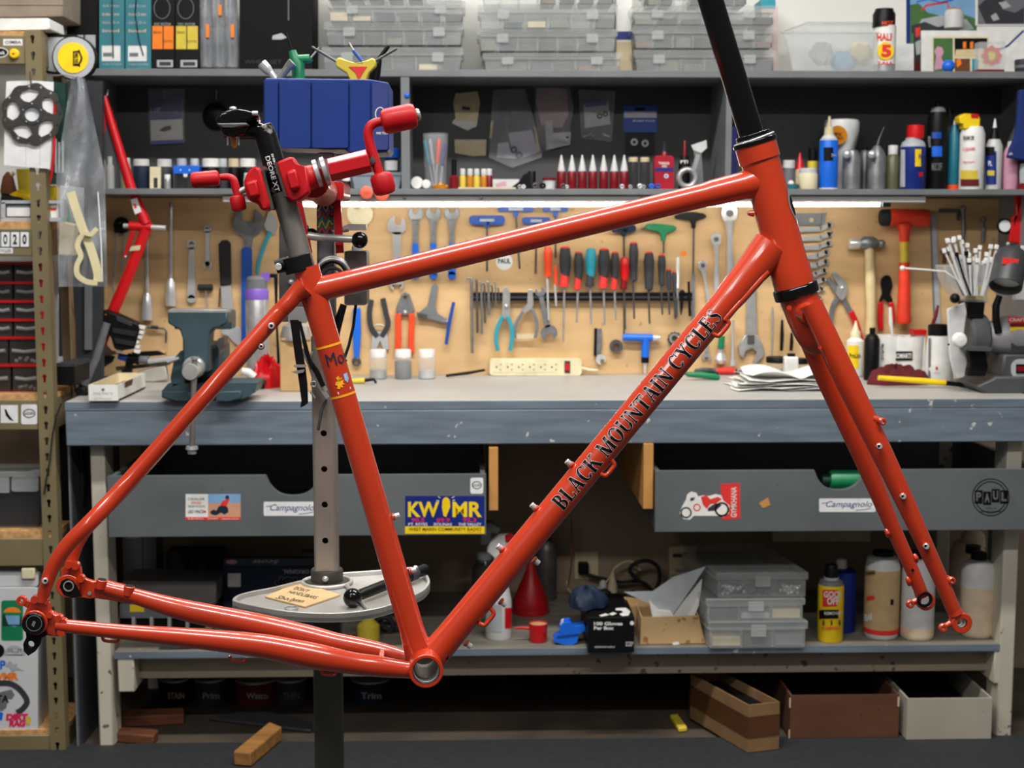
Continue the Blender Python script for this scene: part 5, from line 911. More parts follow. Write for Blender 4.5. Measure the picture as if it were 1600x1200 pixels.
thing('acrylic_award', 'clear acrylic block with a gold and red emblem on a red base', 'award', YT+.02, [('block', 'clear', 'o', rrect(1529, 63, 1571, 108, 2), (-.012, .02), .001), ('emblem', 'signal_red', 'o', [(1550+(15+1.5*math.cos(8*t))*math.cos(t), 85-(15+1.5*math.cos(8*t))*math.sin(t)) for t in [2*PI*i/64 for i in range(64)]], (.002, .004)), ('emblem/gold_centre', 'amber', 'o', circ(1550, 86, 10, 20), (.004, .0055)), ('emblem/gold_figure', 'yellow', 'o', [(1544, 80), (1550, 78), (1556, 82), (1554, 90), (1548, 93), (1545, 88)], (.0055, .006)), ('base', 'dark_red', 'b', (1526, 106, 1570, 112), (-.016, .024), .002)])
thing('grey_figure', 'grey mesh cup at the right end of the top shelf', 'cup', YT+.02, [('body', 'dark_grey', 'l', (1600, 113, [(11, 0), (14, 4), (15, 20), (14, 22), (12, 22)]), 0), ('band', 'mid_grey', 'l', (1600, 113, [(14.6, 9), (14.9, 13)]), 0)])
thing('gold_cup', 'small frosted cup with gold rim behind the photo board', 'cup', YPc+.03, [('body', 'milk_white', 'l', (1490, 44, [(14, 0), (15, 20), (13, 27), (2, 30)]), 0), ('rim', 'amber', 'l', (1490, 44, [(13.5, 25), (11, 29), (4, 31)]), 0)])
# ================================================================== things on the lower board of the wall shelf
YM = 4.06
def lm(name, label, cat, x, parts, Y=YM, group=None, yb=292.5):
    return thing(name, label, cat, Y, [(p[0], p[1], 'l', (x, yb, p[2]), 0) if isinstance(p[2], list) else p for p in parts], group)
def jar(x, w, h, body, cap, label, name='jar', cat='jar', capf=.28, Y=YM, group='jars at the left of the wall shelf', neck=.9):
    hc = h*(1-capf); return lm(name, label, cat, x, [('body', body, [(w*.94, 0), (w, 1.5), (w, hc*.9), (w*neck, hc)]), ('lid', cap, [(w*neck*1.02, hc), (w*neck*1.02, h-1), (w*neck*.9, h)])], Y, group)
jar(161, 6, 62, 'light_grey', 'mid_grey', 'tall frosted bottle at the far left of the wall shelf', 'bottle', 'bottle', .25, YM, None, .6)
jar(173, 6, 50, 'milk_white', 'white', 'short white bottle beside the tall frosted one', 'bottle', 'bottle', .22, YM, None, .6)
jar(197, 8, 48, 'beige', 'milk_white', 'beige jar behind the red tube', 'jar', 'jar', .2)
jar(222, 13, 46, 'navy', 'milk_white', 'dark blue jar with a cream lid', 'jar', 'jar', .22)
thing('barcode_box', 'small white carton with a barcode among the jars', 'carton', YM-.03, [('carton', 'cream', 'b', (234, 257, 251, 292), (-.04, 0)), ('barcode', 'dark_grey', 'b', (240, 274, 246, 290), (0, .0006))])
jar(258, 12, 46, 'dark_grey', 'milk_white', 'dark jar with a cream lid beside the barcode carton', 'jar', 'jar', .25)
jar(262, 5, 22, 'steel', 'white', 'tiny steel jar before the blue lidded box', 'jar', 'jar', .3, YM-.06)
thing('lidded_box', 'clear box with a bright blue lid among the jars', 'box', YM-.04, [('body', 'clear_dark', 'b', (273, 268, 308, 292), (-.05, 0)), ('lid', 'bright_blue', 'b', (270, 255, 311, 268), (-.05, .004), .002), ('label', 'white', 'o', [(286, 268), (293, 268), (292, 273), (287, 273)], (.002, .003)), ('lid/mark', 'white', 'o', circ(282, 262, 1.2, 8), (.004, .0046)), ('lid/mark', 'white', 'o', circ(296, 262, 1.2, 8), (.004, .0046))])
for i, (x, w, b, c, l) in enumerate(((285, 8, 'dark_grey', 'light_grey', 'grey capped jar behind the blue lidded box'), (305, 7, 'dark_grey', 'light_grey', 'grey capped jar right of the blue lidded box'), (330, 14, 'black', 'white', 'wide black jar with a bright white lid'), (349, 7, 'dark_grey', 'light_grey', 'slim black jar right of the wide white lidded one'), (366, 9, 'black', 'beige', 'black jar with a beige lid'), (388, 13, 'black', 'white', 'black jar with white lid nearest the blue bin'))):
    jar(x, w, 47, b, c, l, 'jar', 'jar', .27)
    if i in (2, 4, 5): pass
jar(389, 8, 24, 'milk_white', 'white', 'small cream tub in front of the black jars', 'tub', 'tub', .25, YM-.07)
def card(name, label, parts, Y=YW+.010): return thing(name, label, 'packet', Y, parts)
card('card_packet', 'blue and white parts packet hanging in the left shelf bay', [('card', 'white', 'o', [(234, 150), (284, 150), (286, 224), (236, 226)], .004), ('top_print', 'deep_blue', 'o', [(233, 150), (284, 150), (284.5, 186), (234, 188)], (.004, .0046)), ('bottom_print', 'blue', 'o', [(236, 220), (286, 218), (286, 224), (236, 226)], (.004, .0046)), ('bag', 'bag_thin', 'o', [(231, 138), (288, 138), (289, 222), (234, 226)], (.006, .009)), ('top_print/lettering', 'white', 'x', ('1 1/8"', 236, 168, 251, 175, .02), .005), ('part_print', 'dark_grey', 'o', [(248, 204), (256, 198), (266, 196), (268, 202), (256, 206)], (.004, .0046)), ('hook', 'steel', 'r', [(257, 142, .8), (257, 152, .8)], .012)])
thing('saddle_cover', 'round dark pad hanging at the back of the left shelf bay', 'pad', YW+.008, [('pad', 'black', 'f', (338, 182, [(20, 0), (20, 6), (16, 9), (.1, 10)]), 0), ('hook', 'steel', 'r', [(338, 140, .8), (338, 156, .8)], .008)])
thing('wire_peg', 'pale wire peg on the left shelf end', 'hook', YU+.05, [('wire', 'light_grey', 'r', [(150, 151, .9), (164, 152, .9), (168, 148, .9), (169, 140, .9)], 0)])
thing('blue_cap_bottle', 'black bottle with a blue cap right of the blue bin', 'bottle', YM, [('body', 'dark_grey', 'l', (612, 292.5, [(12, 0), (12, 44), (8, 48)]), 0), ('cap', 'blue', 'l', (612, 292.5, [(13, 48), (13, 60), (9, 64)]), 0), ('label', 'milk_white', 'p', (601, 247, 621, 262, 612, 12.2), 0)])
thing('grey_tub', 'pale grey square tub in the left shelf bay by the divider', 'tub', YM-.05, [('body', mat('tub_grey', (128, 140, 152), .5), 'o', [(549, 270), (628, 270), (624, 292.5), (553, 292.5)], (-.06, .0), .002), ('rim', 'tub_grey', 'b', (547, 266, 630, 271), (-.06, .003))])
jar(541, 7, 22, 'black', 'white', 'black bottle with white top left of the grey tub', 'bottle', 'bottle', .45, YM-.07)
# orange knobs on the shelf edge
for i, (x_, y_, r_) in enumerate(((573, 301, 10), (597, 303, 11))):
    thing('shelf_magnet', ['coral round magnet on the shelf edge left of the stand crank', 'coral round magnet on the shelf edge behind the stand crank'][i], 'magnet', YU, [('disc', mat('coral', (240, 110, 85), .5), 'f', (x_, y_, [(r_, 0), (r_, 4), (r_-2, 5)]), 0), ('lettering', 'orange', 'x', ('PRO', x_-5, y_-2, x_+5, y_+2), .012)], 'coral magnets')
# middle bay
thing('brush_jar', 'clear jar of brushes beside the shelf divider', 'jar', YM, [('glass', 'bag_thin', 'l', (681, 292.5, [(17, 0), (18, 40), (20, 86), (19.5, 86), (17.5, 40), (16.5, 2)]), 0)])
for i, (a, b, m_, l) in enumerate((((678, 288), (664, 210), 'teal', 'teal handled brush in the clear jar'), ((682, 288), (672, 208), 'light_grey', 'white handled brush in the clear jar'), ((680, 288), (686, 208), 'orange', 'orange handled brush in the clear jar'), ((688, 288), (694, 215), 'deep_blue', 'blue handled brush in the clear jar'))):
    c = (a[0]*.5+b[0]*.5, a[1]*.5+b[1]*.5); thing('brush', l, 'brush', YM, [('handle', m_, 'r', [(c[0], c[1], 2.5), (b[0], b[1]+4, 4 if i == 2 else 3), (b[0], b[1], 1.5)], .01*i-.015), ('shaft', 'light_grey', 'r', [(a[0], a[1], 1.6), (c[0], c[1], 1.8)], .01*i-.015)], 'brushes in the clear jar')
thing('white_spool', 'round white spool end standing by the divider', 'spool', YM-.06, [('disc', 'white', 'f', (651.5, 283, [(9.5, 0), (9.5, 3), (8.5, 4), (.1, 4)]), 0), ('rim', 'milk_white', 'f', (651.5, 283, [(8, -5), (8, 0)]), 0)])
thing('white_thimble', 'small white cap lying beside the white spool', 'cap', YM-.07, [('cap', 'white', 'f', (666, 288, [(7, 0), (6, 4), (.1, 5)]), 0), ('rim', 'milk_white', 'f', (666, 288, [(7.3, -3), (7.3, 0)]), 0)])
thing('hand_wheel', 'lobed yellow knob lying on the shelf', 'knob', YM-.06, [('knob', 'amber', 'l', (688, 292, [(11, 0), (11, 5), (6, 6), (5, 9), (1, 9.5)]), 0), ('lobe', 'amber', 's', (679, 289, 3.5), .006), ('lobe', 'amber', 's', (697, 289, 3.5), .006)])
lm('polish_bottle', 'dark red varnish bottle with a tall black cap', 'bottle', 709.5, [('body', 'dark_red', [(7, 0), (7.5, 18), (4, 22)]), ('cap', 'black', [(4.2, 21), (4, 45), (3, 46)])], YM-.03)
for i, (x, m_, l) in enumerate(((723, 'dull_yellow', 'yellow'), (734.5, 'amber', 'amber'), (745, 'dull_yellow', 'gold'), (756, 'amber', 'dark amber'), (764.5, 'dark_red', 'red'))):
    lm('vial', f'{l} vial, number {i+1} from the left of five white capped vials', 'vial', x, [('body', m_, [(5, 0), (5, 19), (3.6, 22)]), ('cap', 'milk_white', [(4.2, 22), (4.2, 31), (3.6, 32)])], YM-.02, 'white capped vials')
thing('tube_carton', 'flat white carton with red print beside the vials', 'carton', YM-.04, [('carton', 'milk_white', 'b', (770, 273, 811, 289), (-.03, 0)), ('print', 'pink', 'o', [(774, 280), (790, 276), (792, 283), (776, 285)], (0, .0006))])
thing('flat_ruler', 'flat pale strip lying along the shelf before the vials', 'strip', YM-.07, [('strip', 'beige', 'b', (716, 288.5, 806, 291.5), (-.02, 0))])
card('paper_packet', 'torn paper packet pinned high in the middle shelf bay', [('paper', 'beige', 'o', [(712, 146), (746, 143), (750, 160), (745, 196), (731, 204), (706, 192), (712, 184), (708, 162)], .003), ('paper', 'milk_white', 'o', [(708, 188), (746, 190), (744, 198), (728, 203), (707, 193)], (.003, .006)), ('print', 'dark_grey', 'o', [(722, 166), (735, 168), (734, 172), (722, 171)], (.006, .0065))])
card('shelf_tag', 'beige paper tag on the back of the middle bay', [('tag', 'beige', 'o', [(710, 218), (760, 218), (759, 243), (738, 244), (711, 239)], .002), ('tag/line', 'milk_white', 'b', (712, 221, 757, 222), (.002, .0024))])
card('scissor_bag', 'clear bag holding a lilac card and black scissors', [('film', 'bag_thin', 'o', [(770, 140), (820, 138), (848, 236), (846, 246), (800, 262), (764, 246)], (.012, .015)), ('card', 'lilac', 'o', [(794, 208), (831, 203), (841, 238), (812, 248), (776, 246), (778, 224), (795, 222)], .004), ('edge', 'pale_wood', 'o', [(767, 190), (771, 188), (768, 216), (765, 216)], (.004, .008)), ('edge', 'pale_wood', 'o', [(834, 196), (837, 200), (844, 236), (840, 238)], (.004, .008)), ('scissor_blade', 'dark_steel', 'o', strip([(793, 178), (792, 205), (798, 232)], [5, 3, 3]), (.004, .008)), ('scissor_handle', 'black', 't', (803, 234, 4, 1.5), .009), ('scissor_handle', 'black', 't', (811, 242, 4, 1.5), .009), ('dark_part', 'black', 'o', [(778, 170), (800, 166), (798, 180), (782, 186)], (.004, .008))])
card('beige_bag', 'beige paper bag with a white label hanging in the middle bay', [('bag', 'bag_thin', 'o', [(836, 136), (890, 134), (896, 170), (890, 208), (892, 225), (852, 236), (842, 222), (836, 180)], (.010, .013)), ('paper', mat('dusty_pink', (170, 150, 142), .8), 'o', [(840, 138), (886, 138), (888, 180), (878, 200), (846, 196), (838, 160)], .006), ('label', 'milk_white', 'o', [(851, 190), (863, 188), (864, 208), (892, 206), (891, 226), (854, 234)], (.006, .010)), ('label/print', 'dark_grey', 'b', (884, 213, 889, 216), (.010, .0105))])
card('ring_packet', 'white card packet with a blue stripe and two rings', [('card', 'milk_white', 'o', [(912, 164), (950, 158), (954, 194), (914, 200)], .004), ('stripe', 'blue', 'o', [(914, 161), (948, 158), (949, 164), (915, 168)], (.004, .0048)), ('film', 'bag_thin', 'o', [(904, 140), (962, 142), (956, 222), (908, 216)], (.008, .011)), ('ring', 'black', 't', (937, 181, 3.2, 1.2), .006), ('ring', 'black', 't', (946, 178, 3.2, 1.2), .006), ('part', 'tool_steel', 'r', [(912, 214, 2), (924, 210, 2), (928, 214, 2)], .006), ('part', 'chrome', 'r', [(942, 210, 2), (952, 214, 2)], .006)])
card('blue_packet', 'bright blue hanging packet with two white rings below', [('card', 'blue', 'o', rrect(974, 165, 1027, 207, 3), .004), ('band', 'lilac', 'b', (975, 174, 1026, 184), (.004, .0046)), ('slot', 'black', 'b', (992, 168, 1008, 173), (.004, .0046)), ('lettering', 'white', 'x', ('BRAKE PADS', 989, 187, 1023, 190.5), .0048), ('blister', 'clear_dark', 'o', rrect(978, 208, 1022, 240, 3), .010), ('ring', 'white', 't', (991, 222, 4, 1.6), .011), ('ring', 'white', 't', (1008, 224, 4, 1.6), .011)])
for i, x in enumerate((877, 893.5, 909.5, 926, 943, 959.5, 975)):
    lm('glue_bottle', ['leftmost red glue bottle of the row of seven', 'second red glue bottle from the left of the row', 'third red glue bottle from the left of the row', 'middle red glue bottle of the row of seven', 'third red glue bottle from the right of the row', 'second red glue bottle from the right of the row', 'rightmost red glue bottle of the row of seven'][i], 'glue bottle', x, [('body', 'dark_red', [(6.5, 0), (7, 1), (7, 26), (6, 28)]), ('nozzle', 'milk_white', [(6, 28), (5.5, 32), (1.5, 51), (1, 53)])], YM-.04, 'row of red glue bottles')
jar(989, 8, 50, 'clear_dark', 'beige', 'dark jar right of the glue bottles', 'jar', 'jar', .14, YM, None)
jar(1007, 8, 50, 'clear_dark', 'beige', 'dark jar behind the red flask', 'jar', 'jar', .14, YM, None)
thing('red_flask', 'flat red flask with a dark blue band and pointed cap', 'bottle', YM-.03, [('body', mat('flask_red', (165, 18, 38), .35), 'o', rrect(1023, 238, 1053, 291, 5), (-.02, .02), .006), ('label', 'deep_blue', 'b', (1024, 257, 1052, 263), (.02, .0206)), ('lettering', 'white', 'x', ('THREAD', 1029, 248, 1046, 252, .02), .021), ('lettering', 'white', 'x', ('242', 1034, 253, 1042, 256.5, .02), .021), ('neck', 'dark_red', 'l', (1038, 240, [(6, 0), (5, 6), (4, 8)]), 0), ('cap', 'navy', 'l', (1038, 232, [(3.5, 0), (1.5, 14), (1, 16)]), 0), ('badge', 'white', 'o', circ(1041, 270, 3.5), (.02, .0206)), ('badge/mark', 'bright_blue', 'o', circ(1041, 270, 2), (.0206, .021))])
lm('grease_tube', 'black grease tube with white lettering and red pump top', 'tube', 1069, [('body', 'black', [(9, 0), (9, 40), (6, 52)]), ('cap', 'dark_red', [(3, 52), (2, 74), (1, 76)]), ('lettering', 'white', 'w', ('PTI', 1063, 246, 1075, 251, 1069, 9.2, .03), 0)], YM)
thing('ring_tool', 'round silver ring tool with a lever on the shelf', 'tool', YM-.06, [('ring', 'steel', 't', (1074, 280, 13, 4.5), 0), ('lever', 'steel', 'o', [(1080, 268), (1088, 242), (1094, 244), (1086, 272)], (-.004, .004))])
thing('paper_cone', 'folded white paper leaning in the middle bay corner', 'paper', YM, [('paper', 'milk_white', 'o', [(1080, 220), (1104, 212), (1105, 224), (1096, 232), (1084, 228)], .004), ('fold', 'mid_grey', 'o', [(1084, 228), (1096, 232), (1100, 290), (1090, 290)], .004)])
thing('white_tub', 'small white tub with red rim on the wall shelf', 'tub', YM-.05, [('body', 'milk_white', 'l', (858, 292.5, [(9, 0), (10, 14)]), 0), ('lid', 'dark_red', 'l', (858, 292.5, [(11, 14), (11, 17), (9, 18)]), 0)])
thing('black_fitting', 'black plastic fitting lying left of the white tub', 'fitting', YM-.04, [('body', 'black', 'o', [(795, 291), (812, 278), (818, 268), (826, 264), (832, 272), (836, 291)], (-.02, .01)), ('post', 'black', 'l', (831, 291, [(6, 0), (6, 26), (5, 28)]), 0)])
for i, (x, m_, r_) in enumerate(((812, 'steel', 3), (818, 'white', 3), (836, 'dark_steel', 4.5), (848, 'black', 4.5), (880, 'dark_steel', 4), (886, 'chrome', 3), (972, 'chrome', 3.5), (985, 'steel', 3), (1000, 'chrome', 4), (1018, 'bright_blue', 4), (1028, 'blue', 4), (1006, 'steel', 3))):
    thing('small_fitting', ['tiny steel nut by the black fitting', 'tiny white nut by the black fitting', 'dark steel nut right of the black fitting', 'black nut left of the white tub', 'dark nut in front of the leftmost glue bottle', 'bright nut by the leftmost glue bottle', 'bright nut in front of the rightmost glue bottle', 'steel nut before the dark jar', 'bright nut between the dark jars', 'light blue nut by the red flask', 'blue nut under the red flask', 'small steel nut beside the bright one'][i], 'nut', YM-.085, [('nut', m_, 't', (x, 291-r_, r_*.7, r_*.42), 0)], 'loose nuts on the shelf')
# right bay
thing('blue_case', 'dark blue case behind the steerer in the right bay', 'case', YM+.02, [('body', mat('case_blue', (24, 28, 110), .5), 'b', (1128, 192, 1152, 292), (-.08, 0), .003), ('clip', 'dark_grey', 'b', (1131, 186, 1150, 193), (-.08, -.02))])
lm('small_jar', 'small grey jar at the left of the right bay', 'jar', 1232, [('body', 'mid_grey', [(8, 0), (9, 20), (8, 34)]), ('lid', 'milk_white', [(9, 34), (9, 45), (8, 46)])], YM+.02)
lm('cone_bottle', 'red cone topped bottle behind the cream jar', 'bottle', 1249, [('body', 'beige', [(8, 0), (8, 32)]), ('nozzle', 'red', [(7.5, 32), (2, 54), (1, 58)])], YM+.03)
lm('yellow_bottle', 'yellow bottle with black cap behind the cream jar', 'bottle', 1269, [('body', 'dull_yellow', [(8, 0), (8, 45)]), ('cap', 'black', [(7, 45), (7, 64), (6, 65)])], YM+.03)
jar(1262, 15, 33, 'cream', 'milk_white', 'cream coloured jar in the right bay', 'jar', 'jar', .22, YM-.04, None)
thing('low_dish', 'low blue grey dish of bits left of the cream jar', 'dish', YM-.05, [('dish', 'teal_box', 'l', (1236, 292.5, [(9, 0), (12, 8), (11, 8), (8, 2)]), 0), ('bits', 'white', 's', (1236, 283, 5), 0)])
thing('blue_bottle', 'bright blue flip top bottle with a black label panel', 'bottle', YM-.03, [('body', 'bright_blue', 'l', (1293.5, 292.5, [(14, 0), (14.5, 2), (14.5, 74), (13, 78)]), 0), ('shoulder', 'milk_white', 'l', (1293.5, 292.5, [(14.4, 76), (8, 84)]), 0), ('cap', 'beige', 'l', (1293.5, 292.5, [(8, 83), (7, 95), (3, 97), (2, 112), (1, 113)]), 0), ('base', 'milk_white', 'l', (1293.5, 292.5, [(14.7, 0), (14.7, 3)]), 0), ('label', 'black', 'p', (1287, 226, 1307, 247, 1293.5, 14.7), 0), ('label/mark', 'white', 'w', ('>', 1299, 236, 1306, 241, 1293.5, 15), 0)])
thing('paper_cup', 'white cup with a round amber logo behind the blue bottle', 'cup', YM+.04, [('body', 'milk_white', 'l', (1313, 292.5, [(13, 0), (17, 50), (26, 86), (27, 104), (25, 108), (20, 109)]), 0), ('logo', 'amber', 'o', circ(1309, 206, 15, 24), (.049, .050)), ('logo/lettering', 'black', 'x', ('EPX', 1301, 202, 1316, 208, .03), .0506), ('logo/lettering', 'black', 'x', ('CARBON', 1300, 209, 1318, 213, .02), .0506)])
for i, (x, hh) in enumerate(((1327, 62), (1366, 68))):
    thing('oil_pump', ['left silver pump oiler with a round knob', 'right silver pump oiler with a round knob'][i], 'oiler', YM-.02, [('body', 'tool_steel', 'l', (x+3, 292.5, [(14, 0), (14, 50), (10, 60), (5, hh)]), 0), ('spout', 'dark_steel', 'r', [(x+5, 292-hh, 2.5), (x+8, 280-hh, 1.5), (x+16, 262-hh, .8)], 0), ('knob', 'chrome', 'f', (x-4, 237, [(6.5, 0), (6.5, 5), (4, 8), (.1, 9)]), .03)], 'silver pump oilers')
thing('slim_case', 'slim dark cylinder between the two silver oilers', 'bottle', YM+.02, [('body', 'dark_steel', 'l', (1350, 292.5, [(8, 0), (8, 58), (5, 62)]), 0), ('cap', 'black', 'l', (1350, 292.5, [(5, 62), (5, 66)]), 0)])
lm('olive_bottle', 'dark olive bottle with white cap beside the blue spray can', 'bottle', 1394, [('body', 'olive', [(12, 0), (12.5, 2), (12.5, 48), (8, 55)]), ('cap', 'milk_white', [(7.5, 55), (7.5, 68), (7, 69)])])
thing('blue_spray_can', 'dark blue spray can with yellow shield and red cap', 'spray can', YM-.04, [('body', 'deep_blue', 'l', (1425, 292.5, [(18.5, 0), (19.5, 2), (19.5, 66)]), 0), ('dome', 'light_grey', 'l', (1425, 292.5, [(19.5, 66), (17, 73), (12, 77), (12, 80)]), 0), ('cap', 'red', 'l', (1428, 292.5, [(13, 79), (13.5, 90), (13, 99), (8, 100)]), 0), ('shield', 'yellow', 'p', (1430, 229, 1444, 256, 1425, 19.8), 0), ('shield/lettering', 'deep_blue', 'w', ('WD', 1435, 236, 1444, 245, 1425, 20, .03), 0), ('text_panel', 'light_grey', 'p', (1406, 230, 1414, 288, 1425, 19.8), 0), ('stripe', 'red', 'p', (1436, 265, 1442, 272, 1425, 19.8), 0)])
thing('black_spray_can', 'tall black spray can with blue squares on its label', 'spray can', YM-.01, [('body', 'black', 'l', (1462, 292.5, [(15, 0), (15.5, 2), (15.5, 110), (13, 120)]), 0), ('dome', 'mid_grey', 'l', (1462, 292.5, [(13, 118), (10, 126), (8, 128)]), 0), ('nozzle', 'black', 'l', (1462, 292.5, [(6, 126), (6, 133), (3, 136)]), 0), ('label', 'bright_blue', 'p', (1456, 224, 1472, 240, 1462, 15.8), 0), ('label', 'blue', 'p', (1456, 202, 1471, 212, 1462, 15.8), 0), ('lettering', 'light_grey', 'w', ('PRO', 1449, 208, 1454, 226, 1462, 15.9, .02), 0), ('lettering', 'mid_grey', 'w', ('MUC OFF', 1456, 250, 1472, 262, 1462, 15.9, .02), 0)])
thing('slim_spray_can', 'slim dark spray can behind the tall black one', 'spray can', YM+.05, [('body', 'dark_grey', 'l', (1480, 292.5, [(9, 0), (9, 110), (6, 118)]), 0), ('cap', 'black', 'l', (1480, 292.5, [(6, 118), (5, 126)]), 0)])
thing('teal_bottle', 'teal bottle with an orange base between the spray cans', 'bottle', YM+.0, [('body', mat('deep_teal', (30, 110, 130), .35), 'l', (1489, 292.5, [(8, 8), (9, 12), (9, 88), (5, 100)]), 0), ('base', 'orange', 'l', (1489, 292.5, [(9.5, 0), (9.5, 8)]), 0), ('cap', 'milk_white', 'l', (1489, 292.5, [(3, 100), (2, 108)]), 0)])
thing('white_spray_can', 'white spray can with yellow trigger top', 'spray can', YM-.04, [('body', 'white', 'l', (1517, 292.5, [(18, 0), (19, 2), (19, 86), (15, 97)]), 0), ('label', 'dull_yellow', 'p', (1500, 262, 1528, 276, 1517, 19.3), 0), ('label_band', 'maroon', 'p', (1500, 276, 1530, 287, 1517, 19.3), 0), ('lettering', 'dark_grey', 'w', ('BIKE', 1504, 208, 1522, 214, 1517, 19.4, .02), 0), ('lettering', 'hot_pink', 'w', ('CLEANER', 1503, 226, 1524, 231, 1517, 19.4, .01), 0), ('lettering', 'signal_red', 'w', ('degreaser', 1503, 247, 1523, 251, 1517, 19.4, .01), 0), ('trigger', 'yellow', 'o', [(1499, 178), (1508, 173), (1528, 174), (1532, 180), (1532, 196), (1506, 197), (1506, 190), (1500, 188)], (-.02, .022), .003), ('trigger/button', 'red', 'o', [(1517, 174), (1529, 174), (1529, 181), (1518, 180)], (.022, .0235))])
thing('glue_flask', 'black and blue glue flask with a white pointed tip', 'bottle', YM-.03, [('body', 'milk_white', 'l', (1551, 292.5, [(12, 0), (13, 2), (13, 68), (9, 78)]), 0), ('label', 'deep_blue', 'p', (1539, 232, 1557, 284, 1551, 13.3), 0), ('label', 'dull_yellow', 'p', (1541, 262, 1554, 270, 1551, 13.5), 0), ('label', 'black', 'p', (1539, 225, 1554, 238, 1551, 13.5), 0), ('collar', 'black', 'l', (1551, 292.5, [(9, 76), (5, 90), (3.5, 96)]), 0), ('tip', 'white', 'l', (1551, 292.5, [(3.5, 95), (2, 104), (1, 110)]), 0), ('lettering', 'white', 'w', ('PL', 1544, 247, 1550, 255, 1551, 13.7, .02), 0)])
lm('pink_bottle', 'pale pink bottle at the right end of the wall shelf', 'bottle', 1578, [('body', 'pink', [(11, 0), (12, 2), (12, 58), (8, 66)]), ('cap', 'milk_white', [(6, 66), (6, 74), (5, 75)])], YM-.03)
thing('blue_apron', 'dark blue cloth hanging at the right end of the wall shelf', 'cloth', YU+.02, [('cloth', mat('cloth_blue', (20, 44, 110), .9), 'o', [(1594, 140), (1640, 136), (1640, 250), (1600, 250), (1576, 246), (1580, 232), (1588, 215), (1592, 180)], (-.02, .004), .003), ('hem', 'light_grey', 'o', [(1576, 240), (1580, 238), (1583, 241), (1577, 243)], (.004, .006))])
thing('red_cup', 'dark red pot at the far right of the wall shelf', 'pot', YM-.06, [('body', 'dark_red', 'l', (1600, 292.5, [(9, 0), (10, 8), (8, 10)]), 0), ('top', 'light_grey', 'l', (1600, 292.5, [(7, 10), (8, 30), (7, 40)]), 0)])
# ================================================================== tools hung on the plywood board
YB2 = YW-.004
def tl(name, label, cat, parts, group=None, Y=YB2): return thing(name, label, cat, Y, parts, group)
def hook(x, y): return ('peg', 'dark_steel', 'r', [(x, y, .9, -.004), (x, y, .9, .014)], 0)
# red alignment gauge at the left
tl('alignment_gauge', 'tall red tubular frame gauge leaning at the left of the tool board', 'gauge', [('upper_tube', 'red', 'r', [(163, 150, 4), (170, 178, 6), (205, 295, 8), (228, 350, 8.5)], 0), ('stay', 'red', 'r', [(164, 165, 2.5), (162, 206, 2.5)], 0), ('lower_tube', 'red', 'r', [(228, 358, 8.5), (205, 420, 9), (176, 488, 9), (160, 540, 6)], 0), ('brace', 'red', 'r', [(208, 362, 4), (194, 402, 2.5)], .01), ('axle', 'chrome', 'r', [(193, 353, 4), (259, 356, 4)], .0), ('axle_sleeve', 'red', 'r', [(202, 353, 7), (237, 355, 7)], .0), ('label', 'paper', 'o', [(204, 312), (214, 309), (221, 331), (211, 335)], (.0165, .017)), ('label/print', 'signal_red', 'o', [(208, 319), (212, 318), (214, 325), (210, 326)], (.017, .0173)), ('band', 'beige', 'o', [(205, 385), (220, 383), (218, 391), (202, 392)], (.0165, .017)), ('gauge_bolt', 'chrome', 's', (196, 401, 2.2), .012), ('foot_tube', 'mid_grey', 'r', [(167, 505, 6), (150, 560, 6.5), (132, 602, 6.5)], .055), ('foot_cap', 'black', 'r', [(131, 601, 7), (127, 612, 7)], .055)], Y=YB2-.19)
for i, (x, y0, y1) in enumerate(((183, 357, 455), (196, 358, 420))):
    tl('steel_rod', ['long thin steel rod left of the red gauge', 'shorter thin steel rod behind the red gauge'][i], 'rod', [('rod', 'steel', 'r', [(x, y0, 1.8), (x-6, y1, 1.6)], .01), ('head', 'black', 's', (x, y0-4, 4), .01)])
tl('dark_clamp', 'black round clamp hanging at the top left of the board', 'clamp', [('ring', 'black', 't', (190, 352, 9, 4), .012), ('arm', 'black', 'r', [(180, 362, 4), (200, 345, 4)], .012)])
for i, (x, y0, y1, l) in enumerate(((230, 366, 500, 'lower long tube spanner with chrome socket'), (267, 320, 478, 'higher long tube spanner with chrome socket'))):
    tl('tube_spanner', l, 'spanner', [('shaft', 'chrome', 'r', [(x, y0, 1.8), (x, y0+60, 2.6), (x, y1-42, 3.2)], .014), ('socket', 'chrome', 'r', [(x, y1-42, 4), (x, y1-36, 6.5), (x, y1-12, 8.6), (x, y1, 8.4)], .014), ('tip', 'tool_steel', 'r', [(x, y0-4, 2.6), (x, y0+4, 2)], .014), hook(x+4, y0+2)], 'long tube spanners')
def combo(x0, y0, x1, y1, r0, r1, w, m='chrome', ang=-90, ring=True, t=.007, slot=.5):
    """spanner: ring end at 0, open end at 1"""
    sh = [('o', strip([(x0, y0), ((x0+x1)/2, (y0+y1)/2), (x1, y1)], [w*1.1, w*.9, w*1.2]))]
    sh.append(('o', [circ(x0, y0, r0, 18), circ(x0, y0, r0*.58, 12)]) if ring else ('o', jaw(x0, y0, r0, ang+180, r0*slot)))
    sh.append(('o', jaw(x1, y1, r1, ang, r1*slot))); return ('spanner', m, 'm', sh, t, .001)
tl('spanner', 'chrome ring spanner with a rounded plain tail', 'spanner', [('body', 'chrome', 'm', [('o', strip([(299, 382), (299, 420), (299, 466)], [7, 10, 13])), ('o', [circ(299, 382, 8, 18), circ(299, 382, 4.6, 12)]), ('o', circ(299, 467, 6.6, 14))], .008, .001), hook(299, 380)])
tl('spanner', 'small chrome combination spanner left of the black saw', 'spanner', [combo(324, 358, 324, 415, 6, 7, 6.5), hook(324, 356)])
